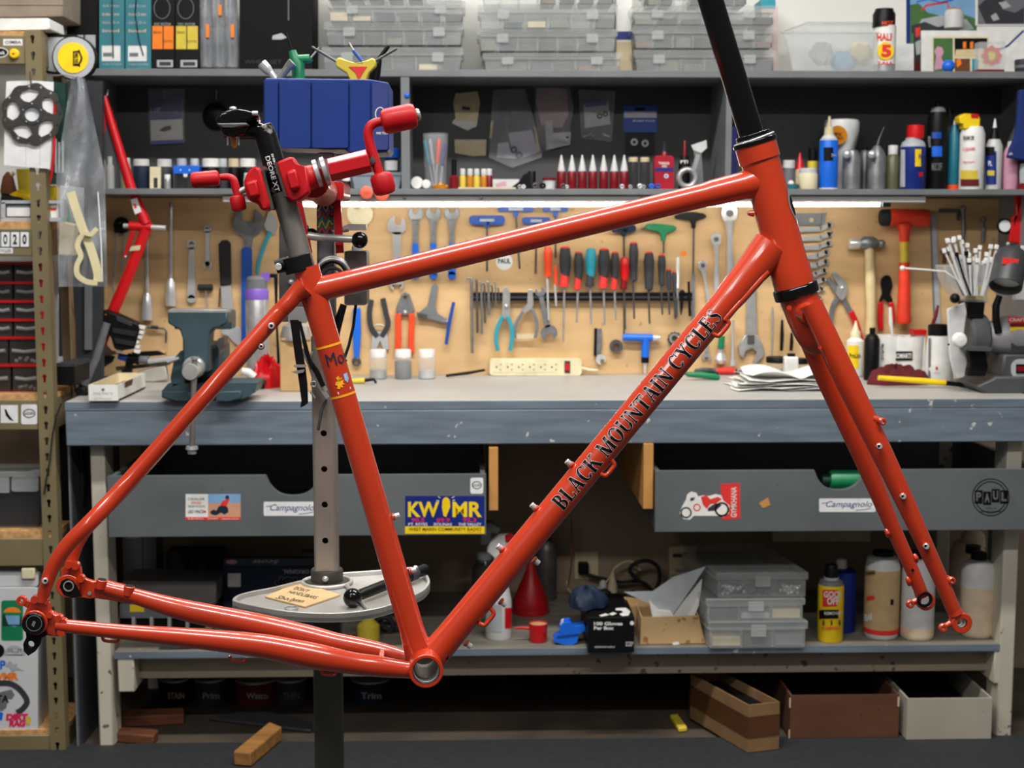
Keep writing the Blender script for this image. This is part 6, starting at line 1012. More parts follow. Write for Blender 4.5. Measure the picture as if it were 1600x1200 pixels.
tl('small_hammer', 'small dark rubber hammer head on a thin wire', 'hammer', [('head', 'black_rubber', 'r', [(309, 449, 5), (332, 449, 5)], .012), ('handle', 'steel', 'r', [(321, 453, 1), (323, 470, 1), (324, 486, 1)], .012)])
tl('cable_saw', 'pruning saw with a black grip and bright blade', 'saw', [('grip', 'black_rubber', 'o', [(341, 382), (346, 375), (355, 375), (360, 380), (361, 445), (344, 447), (342, 410)], .014, .004), ('blade', 'chrome', 'o', [(345, 445), (361, 445), (366, 500), (362, 506), (347, 480)], (.004, .008)), ('cord', 'black', 'r', [(344, 450, 1), (342, 480, 1)], .012)])
tl('pin_spanner', 'polished hooked spanner hanging behind the vise', 'spanner', [('body', 'light_grey', 'o', [(362, 508), (374, 512), (380, 524), (390, 520), (395, 532), (380, 544), (366, 536), (356, 525), (346, 522), (346, 512)], .006, .001)])
tl('hex_bracket', 'bent hex key hanging on the board left of the vise', 'hex key', [('key', 'dark_steel', 'r', [(230, 512, 1.6), (256, 513, 1.6), (260, 518, 1.6), (259, 536, 1.5)], .012), ('sleeve', 'dark_grey', 'r', [(236, 511, 3), (247, 512, 3)], .012)])
tl('headset_wrench', 'large headset wrench with grey jaw and blue handle', 'wrench', [('jaw', 'tool_steel', 'o', jaw(388, 348, 24, 90, 11, .9)+[], .006, .001), ('shank', 'tool_steel', 'o', [(380, 366), (396, 366), (392, 392), (383, 392)], .006), ('handle', 'blue', 'o', rrect(377, 386, 393, 540, 6), (-.001, .010), .003), hook(387, 360)])
tl('teal_pliers', 'long pliers with teal grips left of the seat tube', 'pliers', [('jaws', 'chrome', 'o', [(420, 330), (428, 336), (434, 352), (430, 366), (420, 366), (412, 352)], .008), ('grip', 'teal', 'o', strip(smooth_open([(422, 362), (412, 385), (404, 410), (401, 428)]), [7, 7, 6.5, 6, 6, 6, 6, 6, 6, 6, 5, 5, 5]), .010, .002)])
# white round item, wrenches right of the stand
tl('jar_lid_wrench', 'round pale plastic wrench high on the board by the stand', 'wrench', [('body', 'cream', 'o', [[(542, 326), (548, 322), (576, 322), (583, 330), (582, 342), (574, 352), (566, 354), (552, 352), (543, 342)], circ(557, 325.5, 5, 12, 0, 360, 1.8)], .008, .002)])
tl('cone_wrench', 'bright chrome double ended wrench right of the stand', 'wrench', [('body', 'chrome', 'm', [('o', jaw(620, 352, 15, 80, 6, .9)), ('o', jaw(620, 444, 11, -90, 5.5, .9)), ('o', strip([(620, 362), (620, 400), (620, 436)], [14, 12, 13]))], .008, .0015), hook(620, 356)])
for i, x in enumerate((649, 677, 706)):
    tl('shop_wrench', [f'grey blue handled wrench nearest the bright chrome one', 'middle grey wrench with a blue handle of three', 'grey blue handled wrench nearest the blue tee handle'][i], 'wrench', [('jaw', 'light_grey' if i == 0 else 'tool_steel', 'o', jaw(x, 334, 12, 90, 5, .8), .006, .001), ('shank', 'tool_steel', 'o', [(x-6, 343), (x+6, 343), (x+4, 362), (x+5, 384), (x-5, 384), (x-4, 362)], .006), ('handle', 'bright_blue', 'm', [('o', strip([(x, 380), (x, 400), (x, 430)], [9, 11, 12])), ('o', circ(x, 430, 6.5, 14))], (-.001, .010), .002), hook(x, 334)], 'blue handled shop wrenches')
def tee(name, label, x, y, w, h, m, shaft, x1=None, stem=12, mark=True):
    p = [('handle', m, 'm', [('o', rrect(x-w, y-h, x+w, y+h, h*.8)), ('o', [(x-5, y), (x+5, y), (x+3, y+stem), (x-3, y+stem)])], (.002, .018), .003), ('shaft', 'dark_steel', 'r', [(x, y+stem-2, 1.6), (x1 or x, shaft, 1.5)], .010)]
    if mark: p.append(('handle/mark', 'light_grey', 'b', (x-w*.4, y-2, x+w*.4, y+2), (.018, .0185)))
    return tl(name, label, 'hex driver', p, 'tee handled hex drivers')
tee('tee_driver', 'blue tee handled driver right of the three shop wrenches', 761, 344, 28, 7.5, 'blue', 424)
tee('tee_driver', 'blue tee driver hung high behind the top tube, left one', 806, 327, 28, 4, 'blue', 420, 812)
tee('tee_driver', 'blue tee driver hung high behind the top tube, right one', 868, 327, 20, 4, 'blue', 403)
tee('tee_driver', 'blue tee driver lower behind the top tube', 838, 345, 22, 5.5, 'blue', 428, 837)
tee('tee_driver', 'dark purple tee driver half hidden by the top tube', 975, 357, 19, 6, 'navy', 402, None, 12, False)
tl('green_tee_driver', 'green tee handled driver on the board', 'hex driver', [('handle', 'green', 'm', [('o', smooth([(1009, 352), (1020, 349), (1052, 352), (1057, 358), (1051, 362), (1042, 364), (1040, 376), (1034, 376), (1031, 364), (1018, 360), (1010, 358)], 2))], (.002, .018), .003), ('shaft', 'dark_steel', 'r', [(1037, 374, 1.5), (1037, 396, 1.4)], .010), ('tip', 'dark_steel', 'r', [(1010, 356, 1.2), (1001, 358, 1)], .010)])
tl('black_tee_driver', 'black tee handled driver with a long shaft by the ratchets', 'hex driver', [('handle', 'black', 'm', [('o', smooth([(1056, 336), (1075, 331), (1098, 333), (1104, 338), (1100, 342), (1088, 346), (1087, 356), (1081, 356), (1079, 345), (1058, 342)], 2))], (.002, .018), .003), ('shaft', 'dark_steel', 'r', [(1084, 352, 1.6), (1083, 430, 1.5)], .010)])
tl('round_sticker', 'round white badge with dark lettering stuck on the board', 'sticker', [('disc', 'paper', 'o', circ(788, 409, 13, 22), .0006), ('disc/lettering', 'dark_grey', 'x', ('PAUL', 778, 404, 798, 412, .04), .001)], Y=YW)
tl('orange_dot', 'small orange dot sticker on the board', 'sticker', [('dot', 'sign_orange', 'o', circ(1068, 396, 4.5), .0006)], Y=YW)
# second row
tl('chain_tool', 'long blue handled tool with a ring end low on the board', 'tool', [('handle', 'bright_blue', 'o', [(551, 482), (563, 480), (564, 520), (561, 560), (553, 560), (551, 520)], .012, .003), ('ring', 'dark_steel', 't', (557, 565, 5, 2.4), .008)])
tl('grey_pliers', 'spring pliers with dark grips right of the blue tool', 'pliers', [('grip', 'dark_grey', 'o', strip(smooth_open([(580, 468), (577, 490), (580, 512), (590, 526)]), 8), .010, .002), ('grip', 'dark_grey', 'o', strip(smooth_open([(598, 466), (603, 490), (606, 508), (596, 526)]), 8), .010, .002), ('jaws', 'light_grey', 'o', [(582, 518), (604, 518), (608, 545), (600, 548), (594, 532), (588, 545), (580, 545)], .007), ('spring', 'steel', 'r', [(584, 510, 1.4), (592, 507, 1.4), (600, 509, 1.4)], .012)])
tl('cable_cutter', 'cable cutter with bright red handles', 'cutter', [('jaws', 'tool_steel', 'o', [[(627, 460), (633, 456), (640, 460), (648, 484), (642, 492), (624, 492), (618, 484)], circ(633, 465, 3.2, 10)], .010, .001), ('grip', 'orange', 'o', strip(smooth_open([(622, 490), (622, 510), (622, 535), (620, 552)]), 9), .012, .003), ('grip', 'orange', 'o', strip(smooth_open([(643, 490), (643, 510), (642, 535), (643, 552)]), 9), .012, .003), ('pivot', 'steel', 's', (633, 488, 4), .010)])
tl('link_remover', 'grey press tool with a blue turning bar', 'press', [('arm', 'mid_grey', 'o', [(675, 446), (681, 443), (684, 448), (680, 480), (684, 490), (700, 500), (696, 506), (668, 498), (656, 494), (652, 490), (668, 478)], .014, .002), ('anvil', 'dark_steel', 'o', [(651, 488), (668, 492), (666, 499), (652, 496)], (.004, .016)), ('screw', 'steel', 'r', [(690, 500, 2.2), (706, 503, 2.2)], .01), ('turning_bar', 'blue', 'r', [(709, 472, 2.6), (702, 505, 3), (697, 538, 2.6)], .016)])
tl('tool_strip', 'long black magnetic strip holding keys and screwdrivers', 'tool holder', [('bar', 'black', 'b', (735, 457, 1082, 470), .018, .002), ('lip', 'dark_grey', 'b', (735, 463, 1082, 466), (.018, .020))])
HK = [(737, 434, 552, 2.4), (745, 437, 520, 2), (752, 440, 522, 1.8), (757, 443, 505, 1.6), (763, 440, 492, 2.2), (769, 446, 480, 1.4), (774, 440, 478, 1.2), (779, 450, 470, 1.2)]
for i, (x, a, b, r_) in enumerate(HK):
    tl('hex_key', ['longest hex key at the left end of the magnetic strip', 'second hex key from the left on the strip', 'third hex key from the left on the strip', 'fourth hex key from the left on the strip', 'fifth hex key from the left on the strip', 'sixth hex key from the left on the strip', 'seventh hex key from the left on the strip', 'shortest hex key on the strip, next to the blue pliers'][i], 'hex key', [('key', 'dark_steel' if i % 2 else 'tool_steel', 'r', [(x-8 if i < 1 else x-3, a+1, r_*.8), (x-1, a, r_), (x, a+4, r_), (x+1, b, r_)], .024)], 'hex keys on the magnetic strip')
tl('blue_pliers', 'pliers with light blue grips under the hex keys', 'pliers', [('jaws', 'steel', 'o', [(786, 450), (792, 447), (797, 458), (797, 492), (790, 500), (784, 492)], .010, .001), ('grip', 'teal', 'o', strip(smooth_open([(786, 494), (778, 510), (775, 530), (778, 548)]), 6), .012, .002), ('grip', 'teal', 'o', strip(smooth_open([(793, 494), (799, 510), (800, 530), (797, 548)]), 6), .012, .002), ('pivot', 'chrome', 's', (791, 478, 3), .011)], Y=YB2-.014)
tl('needle_pliers', 'long nose pliers with grey blue grips', 'pliers', [('jaws', 'steel', 'o', [(825, 452), (832, 452), (834, 476), (830, 484), (818, 490), (814, 486), (824, 474)], .010, .001), ('grip', 'mid_grey', 'o', strip(smooth_open([(818, 486), (808, 502), (804, 516), (805, 528)]), 5), .010, .002), ('grip', 'mid_grey', 'o', strip(smooth_open([(831, 482), (838, 500), (839, 515), (836, 528)]), 5), .010, .002), ('guard', 'beige', 'b', (806, 522, 836, 529), (.002, .006))], Y=YB2-.014)
tl('open_spanner', 'grey open ended spanner leaning under the strip', 'spanner', [('body', 'tool_steel', 'm', [('o', jaw(844, 456, 8, 110, 3.5)), ('o', jaw(858, 520, 13, -80, 6, .9)), ('o', strip([(845, 462), (851, 490), (856, 512)], [7, 8, 9]))], .007, .001)], Y=YB2-.014)
# screwdrivers standing in the strip: x, top, handle bottom, tip, half width, colours
SD = [(856, 385, 432, 500, 7, 'orange', None, 'light_grey', 'first'), (868, 415, 446, 478, 3, 'orange', None, 'light_grey', 'second, slimmest'), (883, 386, 448, 534, 9.5, 'dark_grey', 'signal_red', 'steel', 'third'), (904, 394, 452, 504, 7.5, 'dark_grey', 'signal_red', 'steel', 'fourth'), (923, 388, 448, 506, 9, 'teal', 'dark_grey', 'steel', 'fifth, teal'), (944, 389, 450, 508, 9.5, 'dark_grey', 'signal_red', 'steel', 'sixth'), (961, 394, 452, 500, 7, 'dark_grey', 'signal_red', 'steel', 'seventh'), (976, 402, 452, 515, 7.5, 'red', 'dark_red', 'dark_steel', 'eighth, all red'), (990, 379, 438, 498, 7.5, 'dark_grey', None, 'dark_steel', 'ninth'), (1014, 394, 452, 506, 8.5, 'dark_grey', None, 'dark_steel', 'tenth'), (1034, 398, 445, 492, 6.5, 'dark_grey', None, 'dark_steel', 'eleventh'), (1045, 421, 452, 492, 4.5, 'dark_grey', None, 'dark_steel', 'twelfth, short'), (1054, 424, 456, 496, 4, 'dark_grey', None, 'dark_steel', 'thirteenth, short'), (1059, 402, 450, 490, 3, 'white', None, 'steel', 'fourteenth, white')]
for i, (x, a, b, c, w_, h1, h2, sh, l) in enumerate(SD):
    k = (b-a); s1 = a+k*(.72 if h2 else 1)
    pr = [('handle', h1, 'r', [(x, a, w_*.55), (x, a+2, w_*.8), (x, a+k*.25, w_), (x, a+k*.5, w_*.92), (x, s1, w_*.72), (x-1, b if not h2 else s1+1, w_*.55)], .026)]
    if h2: pr.append(('collar', h2, 'r', [(x-.5, s1-2, w_*.72), (x-1, s1+5, w_*.62), (x-2, b-3, w_*.78), (x-2, b, w_*.7)], .026))
    if 1 < i < 13 and i not in (4, 7): pr.append(('end_cap', 'signal_red' if i != 4 else 'teal', 'r', [(x, a-1, w_*.5), (x, a+1.5, w_*.82)], .0262))
    pr.append(('blade', sh, 'r', [(x-1, b-2, 1.8), (x-(3 if 1 < i < 4 else -1), c, 1.5)], .026)); tl('screwdriver', f'{l} screwdriver from the left in the strip holder', 'screwdriver', pr, 'screwdrivers in the strip holder')
tl('punch', 'thick dark punch at the right end of the strip', 'punch', [('body', 'dark_steel', 'r', [(1056, 466, 3.5), (1056, 495, 3), (1055, 498, 1.5)], .026)])
tl('scriber', 'thin black scriber right of the dark punch', 'scriber', [('body', 'black', 'r', [(1066, 455, 2.5), (1065, 480, 2.2), (1064, 492, 1)], .026), ('knob', 'black', 's', (1066, 456, 4), .026)])
tl('black_file', 'slim black file at the end of the strip', 'file', [('body', 'black', 'r', [(1076, 440, 2), (1078, 494, 2.4)], .026)])
tl('flat_file', 'flat grey steel file right of the strip', 'file', [('body', 'mid_grey', 'b', (1081, 428, 1086, 505), (.01, .014))])
# lower row
tl('crescent_wrench', 'small adjustable wrench with dark grip low on the board', 'wrench', [('handle', 'tool_steel', 'o', [(930, 514), (940, 513), (941, 540), (938, 556), (930, 558), (928, 535)], .008, .001), ('grip', 'black', 'o', [(929, 513), (933, 513), (932, 556), (928, 556)], (.001, .010)), ('jaw', 'chrome', 'o', jaw(939, 562, 8, -60, 3, .8), .010, .001)])
tl('lockring', 'dark steel lockring hanging under the screwdrivers', 'ring', [('ring', 'dark_steel', 'o', [circ(963, 541, 10, 24), circ(963, 541, 4.5, 16)], .014, .001)])
tl('blue_driver', 'bright blue pistol tee driver with a black collar', 'driver', [('handle', 'bright_blue', 'm', [('r', [(973, 518, 5), (980, 518, 6), (1020, 519, 6)]), ('r', [(1009, 520, 6), (1008, 549, 6.5)])], .016), ('collar', 'black', 'r', [(1008, 548, 6.2), (1008, 558, 6)], .016), ('bit', 'chrome', 'r', [(1008, 558, 3), (1008, 570, 2.4), (1008, 577, 1)], .016), ('end', 'chrome', 'r', [(1019, 519, 5), (1031, 519, 4)], .016), ('rod', 'dark_steel', 'r', [(975, 516, 1.5), (975, 452, 1.4)], .016)])
tl('freewheel_tool', 'toothed steel cassette tool by the down tube', 'tool', [('ring', 'dark_steel', 'o', [[(1055+(11+1*math.cos(12*t))*math.cos(t), 530-(11+1*math.cos(12*t))*math.sin(t)) for t in [2*PI*i/72 for i in range(72)]], circ(1055, 530, 4, 14)], .012), ('face', 'steel', 'o', [circ(1054, 529, 8, 20), circ(1054, 529, 5, 14)], (.012, .016))])
def ratchet(label, x0, y0, x1, y1, r, w, m='chrome'):
    return tl('ratchet', label, 'ratchet', [('head', m, 'o', [circ(x0, y0, r, 20, 0, 360, r*1.25), circ(x0, y0, r*.42, 12)], (.002, .020), .002), ('drive', 'dark_steel', 'f', (x0, y0, [(r*.45, 0), (r*.45, 3)]), .016), ('shank', m, 'r', [(x0+(x1-x0)*.08, y0+(y1-y0)*.08, r*.62), (x0+(x1-x0)*.3, y0+(y1-y0)*.3, w*.7), (x0+(x1-x0)*.55, y0+(y1-y0)*.55, w), (x1, y1, w)], .011)], 'socket ratchets')
ratchet('small socket ratchet left of three', 1098, 415, 1113, 505, 7, 3.2); ratchet('middle socket ratchet of three', 1119, 374, 1120, 470, 8, 4.5); ratchet('largest socket ratchet hanging by the head tube', 1140, 333, 1141, 470, 13, 6)
tl('large_adjustable_wrench', 'large chrome adjustable wrench hanging head down by the down tube', 'wrench', [('handle', 'steel', 'o', [[(1164, 396), (1172, 393), (1182, 397), (1181, 420), (1183, 530), (1166, 530), (1167, 420)], circ(1172, 401, 3.2, 12)], .010, .002), ('jaw', 'steel', 'o', [(1164, 524), (1184, 524), (1192, 538), (1195, 555), (1180, 570), (1177, 566), (1183, 550), (1176, 544), (1166, 548), (1162, 560), (1156, 556), (1154, 540)], .014, .002), ('worm', 'dark_steel', 'b', (1168, 524, 1179, 538), (.010, .016))])
tl('green_driver', 'green handled nut driver under the down tube', 'driver', [('handle', 'green', 'r', [(1128, 525, 5), (1126, 545, 5)], .02), ('shaft', 'chrome', 'r', [(1126, 545, 3), (1126, 556, 4)], .02), ('socket', 'chrome', 'r', [(1126, 552, 6), (1126, 562, 10), (1125, 568, 6)], .02)])
tl('socket_bar', 'slim chrome bar with a socket foot beside the green driver', 'driver', [('bar', 'chrome', 'r', [(1145, 500, 2.4), (1145, 565, 2.4)], .02), ('foot', 'chrome', 'r', [(1145, 564, 5), (1145, 571, 5)], .02)])
tl('thin_spanner', 'thin steel spanner behind the down tube', 'spanner', [('body', 'steel', 'm', [('o', strip([(1104, 535), (1104, 552)], 5)), ('o', jaw(1104, 558, 7, -90, 3))], .008)])
# stepped rack of combination wrenches right of the head tube
tl('wrench_rail', 'grey steel rail behind the stacked wrenches', 'rail', [('rail', 'mid_grey', 'b', (1236, 333, 1290, 352), .004), ('hole', 'beige', 'o', circ(1268, 344, 3.5, 10), (.004, .0045)), ('tab', 'mid_grey', 'o', [(1285, 333), (1292, 332), (1288, 352), (1283, 352)], (.004, .008))])
for i in range(9):
    y = 357+i*14.2; x1 = 1298-[0, 0, 2, 5, 6, 8, 10, 13, 16][i]
    tl('combination_wrench', f'chrome combination wrench, {["topmost", "second", "third", "fourth", "fifth", "sixth", "seventh", "eighth", "lowest"][i]} in the stack beside the head tube', 'wrench', [('body', 'chrome', 'm', [('o', strip([(1205+i*2, y+4), (1250, y+2), (x1-14, y+1)], [8, 7.5, 8])), ('o', strip(smooth_open([(x1-16, y), (x1-8, y-3), (x1, y-6)]), 7)), ('o', jaw(x1, y-6, 5.5-.2*i, 25, 2))], .008, .001)], 'stacked combination wrenches')
for i, (x, y0, y1, m_) in enumerate(((1207, 485, 560, 'steel'), (1222, 500, 548, 'black'), (1237, 520, 548, 'black'))):
    tl('thin_driver', ['thin steel driver between head tube and fork', 'black needle file beside the thin driver', 'short black pick left of the fork'][i], 'driver', [('body', m_, 'r', [(x, y0, 2), (x, (y0+y1)/2, 3 if i else 1.6), (x-1, y1, 2.6 if i else 1.2)], .02), ('tip', 'steel', 'r', [(x, y0-6, 1), (x, y0, 1.4)], .02)])
tl('ball_hammer', 'ball peen hammer with a pale wooden handle', 'hammer', [('face', 'chrome', 'r', [(1327, 381, 8), (1329, 381, 8.6), (1342, 381, 8.6), (1344, 381, 6.5)], .022), ('head', 'tool_steel', 'r', [(1343, 381, 7), (1350, 380, 11), (1364, 380, 11), (1371, 380, 6.5)], .022), ('ball', 'tool_steel', 's', (1377, 381, 6.6), .022), ('handle', 'pale_wood', 'r', [(1358, 386, 7.5), (1359, 410, 7), (1360, 440, 8.5), (1361, 480, 7.5), (1360, 522, 8.5)], .022)])
tl('dead_blow_mallet', 'bright orange mallet with black face and yellow sleeve', 'mallet', [('head', mat('mallet_orange', (232, 62, 34), .45), 'r', [(1388, 341, 13), (1392, 340, 14), (1400, 339, 13), (1430, 340, 13), (1446, 341, 14), (1450, 341, 13)], .032), ('face', 'black_rubber', 'r', [(1375, 340, 11), (1378, 340, 13), (1389, 340, 13.5)], .032), ('neck', 'mallet_orange', 'r', [(1413, 350, 13), (1413, 362, 9), (1413, 378, 7.5)], .032), ('sleeve', 'dull_yellow', 'r', [(1413, 375, 7), (1413, 412, 7)], .032), ('grip', 'mallet_orange', 'r', [(1413, 410, 8), (1413, 445, 9.5), (1412, 490, 11), (1412, 502, 12.5), (1412, 505, 11)], .032)])
tl('slip_pliers', 'slip joint pliers with red grips beside the fork', 'pliers', [('jaw', 'steel', 'o', smooth([(1300, 428), (1306, 425), (1313, 432), (1322, 440), (1324, 458), (1316, 470), (1306, 458), (1310, 446)], 2), .012, .001), ('jaw', 'tool_steel', 'o', [(1292, 436), (1297, 433), (1306, 444), (1312, 452), (1308, 462), (1300, 452)], .010, .001), ('handle', 'tool_steel', 'o', strip(smooth_open([(1312, 462), (1303, 476), (1299, 495), (1298, 515)]), 7), .008), ('handle', 'tool_steel', 'o', strip([(1316, 462), (1324, 478), (1330, 490)], 8), .008), ('grip', 'red', 'o', strip(smooth_open([(1330, 487), (1338, 505), (1345, 530), (1348, 552)]), 9), .012, .003), ('pivot', 'chrome', 's', (1316, 450, 3), .012)])
tl('side_cutter', 'black headed cutter with red grips below the mallet', 'cutter', [('head', 'black', 'o', smooth([(1378, 436), (1385, 430), (1392, 433), (1395, 448), (1391, 460), (1396, 470), (1388, 472), (1382, 466), (1374, 472), (1379, 458), (1377, 446)], 2), .012, .002), ('grip', 'red', 'o', strip([(1377, 472), (1376, 495), (1377, 516)], 8), .012, .003), ('grip', 'red', 'o', strip([(1393, 472), (1395, 492), (1394, 505)], 8), .012, .003)])
tl('steel_ruler', 'tall steel ruler hanging right of the mallet', 'ruler', [('blade', 'light_grey', 'o', [(1453, 335), (1463, 335), (1470, 512), (1459, 512)], .002), ('blade/edge', 'mid_grey', 'o', [(1453, 335), (1455, 335), (1462, 512), (1459, 512)], (.002, .0026))])
for i, (x, y0, y1) in enumerate(((1505, 328, 378), (1536, 345, 378), (1475, 395, 412))):
    tl('dark_tool', ['dark steel hook high at the right of the board', 'grey hanging clamp above the zip ties', 'brown wire tool left of the zip ties'][i], 'tool', [('body', ['tool_steel', 'mid_grey', 'brown'][i], 'r', [(x, y0, 2.5), (x+1, (y0+y1)/2, 3.5), (x, y1, 3)], .014), ('head', ['tool_steel', 'mid_grey', 'brown'][i], 't', (x, y0-2, 4, 1.6), .014)])
tl('caliper', 'dark caliper jaw hanging at the top right of the board', 'caliper', [('bar', 'dark_steel', 'b', (1468, 326, 1500, 332), .006), ('jaw', 'dark_steel', 'o', [(1495, 326), (1502, 326), (1500, 345), (1497, 345)], .006)])
tl('dial_gauge', 'white dial gauge on a red arm at the right edge', 'gauge', [('dial', 'paper', 'f', (1569, 353, [(9, 0), (9, 3), (.1, 3.2)]), 0), ('rim', 'black', 't', (1569, 353, 10, 2), .002), ('body', 'black', 'f', (1573, 355, [(11, -8), (11, 0)]), 0), ('arm', 'red', 'o', [(1588, 300), (1600, 296), (1612, 400), (1590, 380), (1578, 378), (1580, 340), (1588, 335)], (-.01, .006), .003), ('bolt', 'chrome', 's', (1575, 381, 3), .01)], Y=YB2-.16)
# ================================================================== things on the workbench
def zt(y): return y
def bt(name, label, cat, Y, parts, group=None): return thing(name, label, cat, Y, parts, group)
def Yb(y, x=800):   # distance at which a thing standing on the worktop has its foot at pixel row y
    return atz(x, y, ZT).y
# power strip on the board
bt('power_strip', 'cream six outlet power strip with a red switch at the back of the bench', 'power strip', YW-.001, [('body', mat('strip_cream', (228, 218, 180), .45), 'o', rrect(765, 560, 909, 586, 5), (0, .035), .003)]+[('outlet', 'cream', 'o', rrect(771+i*17.3, 565, 786+i*17.3, 581, 2), (.035, .0365)) for i in range(6)]+[('slot', 'dark_grey', 'm', [('b', (775+i*17.3, 571, 777+i*17.3, 574)), ('b', (781+i*17.3, 568, 783.5+i*17.3, 569.3)), ('b', (781+i*17.3, 576, 783.5+i*17.3, 577.3))], (.0365, .0369)) for i in range(6)]+[('switch_frame', 'dark_grey', 'b', (882, 563, 891, 582), (.035, .0368)), ('switch', 'red', 'b', (883.5, 567, 889.5, 578), (.0368, .039)), ('cord', 'cream', 'r', [(908, 574, 2.5), (920, 577, 2.5), (934, 578, 2.2)], .02)])
for i, (x, m_, l) in enumerate(((591, 'steel', 'screw top jar of small bright bits, left of three on the bench'), (630, 'dark_grey', 'screw top jar full of black bits, middle of three on the bench'), (667, 'chrome', 'screw top jar of silver nuts, right of three on the bench'))):
    y = Yb(592, x); bt('parts_jar', l, 'jar', y, [('glass', 'glass_clear', 'l', (x, 592, [(12.5, 0), (14, 2), (14, 31), (12, 34)]), 0), ('lid', 'white', 'l', (x, 592, [(12.5, 34), (12.8, 44), (12, 46), (9, 46)]), 0), ('contents', m_, 'l', (x, 592, [(12, 1), (12.8, 2), (12.8, 14 if i != 1 else 28), (11, 15 if i != 1 else 29)]), 0)], 'jars of small bits')
bt('craft_knife', 'thin black knife lying at the back of the bench', 'knife', Yb(589), [('handle', 'black', 'r', [(697, 589, 2.2), (730, 585, 2.6), (758, 580, 2)], .0)])
bt('shop_box', 'plain brown cardboard box on the bench behind the stand', 'box', Yb(612, 455), [('body', 'tan_card', 'b', (438, 530, 487, 613), (-.1, 0), .002), ('flap', 'kraft', 'o', [(438, 530), (487, 528), (484, 532), (441, 533)], (0, .004))])
bt('steel_bowl', 'silver cap standing on top of the brown box', 'cap', Yb(612, 455)+.03, [('dome', 'alu', 'l', (462, 531, [(24, 0), (24, 8), (20, 22), (8, 28), (1, 29)]), .0)])
bt('water_bottle', 'steel water bottle with purple band and black cap on the bench', 'bottle', Yb(596, 405), [('body', 'steel', 'l', (404, 596, [(17, 0), (18, 3), (18, 128), (16, 132)]), 0), ('band', 'purple', 'l', (404, 596, [(18.3, 128), (18.3, 142), (16, 146)]), 0), ('cap', 'mid_grey', 'l', (404, 596, [(16.5, 145), (16, 160), (12, 164)]), 0), ('spout', 'purple', 'o', rrect(408, 426, 421, 440, 3), (.005, .015)), ('loop', 'black', 'o', rrect(418, 428, 432, 434, 2), (.0, .008))])
bt('tall_driver', 'black handled rod leaning beside the water bottle', 'driver', Yb(590, 430), [('rod', 'black', 'r', [(431, 430, 3), (432, 500, 1.6), (435, 560, 2.4), (436, 592, 2.4)], 0)])
def cloth(name, label, x0, x1, yt, yb_, Y0, dep, m, seed, cat='cloth'):
    rg = random.Random(seed); ph = [rg.random()*6 for _ in range(6)]
    xm, w2 = (x0+x1)/2, (x1-x0)/2; H = (yb_-yt)*pxs(Y0)
    def fn(u, v):
        a = u*2*PI; r = math.sin(v*PI/2); k = 1+.10*math.sin(3*a+ph[0])+.06*math.sin(7*a+ph[1])
        X_ = at(xm, yb_, Y0).x+r*k*math.cos(a)*w2*pxs(Y0); Y_ = Y0+r*k*math.sin(a)*dep
        z = ZT+.001+H*math.cos(v*PI/2)**.7*(1+.16*math.sin(4*a+ph[2]+v*5)+.13*math.sin(9*a+ph[3]-v*9)+.08*math.sin(17*a+v*14))+.006*abs(math.sin(11*a+ph[4]))*(1-v)
        return (X_, Y_, max(ZT+.001, z))
    return tag(MB().grid(fn, 49, 15).build(name, m), label, cat)
cloth('red_rag', 'crumpled red rag on the bench left of the brown box', 392, 444, 568, 606, Yb(604, 420), .06, 'red', 3)
bt('white_glove', 'white and black glove tip lying by the red rag', 'glove', Yb(608, 395), [('finger', 'white', 'r', [(378, 582, 5), (388, 585, 7), (398, 592, 6)], .02), ('cuff', 'black', 'r', [(396, 598, 6), (414, 604, 7)], .0)])
# vise
yv = Yb(628, 330)
VT = mat('vise_green', (58, 78, 86), .45, .2, .15, 12, .1)
vs_ = empty('bench_vise', (X(320, yv), yv+.08, ZT), 'large dark green bench vise at the left of the workbench', 'vise')
def vp(name, m, kind, d, t, parent=None, bevel=0, dy=0): mb = MB(); shape(mb, kind, d, yv-dy, t); return mb.build(name, m, parent or vs_, bevel=bevel)
vp('front_jaw', VT, 'o', [(262, 488), (356, 488), (356, 505), (348, 510), (336, 512), (328, 520), (326, 550), (326, 582), (286, 582), (285, 530), (281, 516), (270, 510), (262, 505)], (-.03, .035), bevel=.004)
vp('jaw_plate', 'steel', 'b', (263, 484, 354, 489), (-.03, .036), bevel=.001); vp('rear_jaw', VT, 'b', (272, 486, 362, 515), (-.14, -.07), bevel=.004)
vp('slide', VT, 'b', (300, 540, 342, 590), (-.2, -.03), bevel=.006); vp('swivel_barrel', VT, 'l', (333, 612, [(30, 0), (30, 30), (22, 60)]), -.1)
vp('body', VT, 'o', [(272, 560), (282, 548), (290, 548), (290, 600), (268, 606), (266, 590)], (-.08, .0), bevel=.004)
vp('base', VT, 'o', [(252, 612), (262, 600), (380, 598), (402, 598), (398, 614), (376, 626), (355, 629), (350, 620), (300, 618), (258, 622)], (-.12, .0), bevel=.004)
vp('foot', VT, 'o', [(252, 613), (298, 612), (298, 626), (270, 627), (252, 622)], (-.05, .012), bevel=.004); vp('foot', VT, 'o', [(335, 613), (377, 611), (377, 624), (362, 628), (335, 626)], (-.05, .012), bevel=.004)
vp('screw_collar', 'steel', 'f', (304, 574, [(17, 0), (17, 10), (14, 13)]), .035); vp('screw_head', 'alu', 'f', (304, 578, [(13, 0), (13, 34), (12, 36), (.1, 36)]), .04)
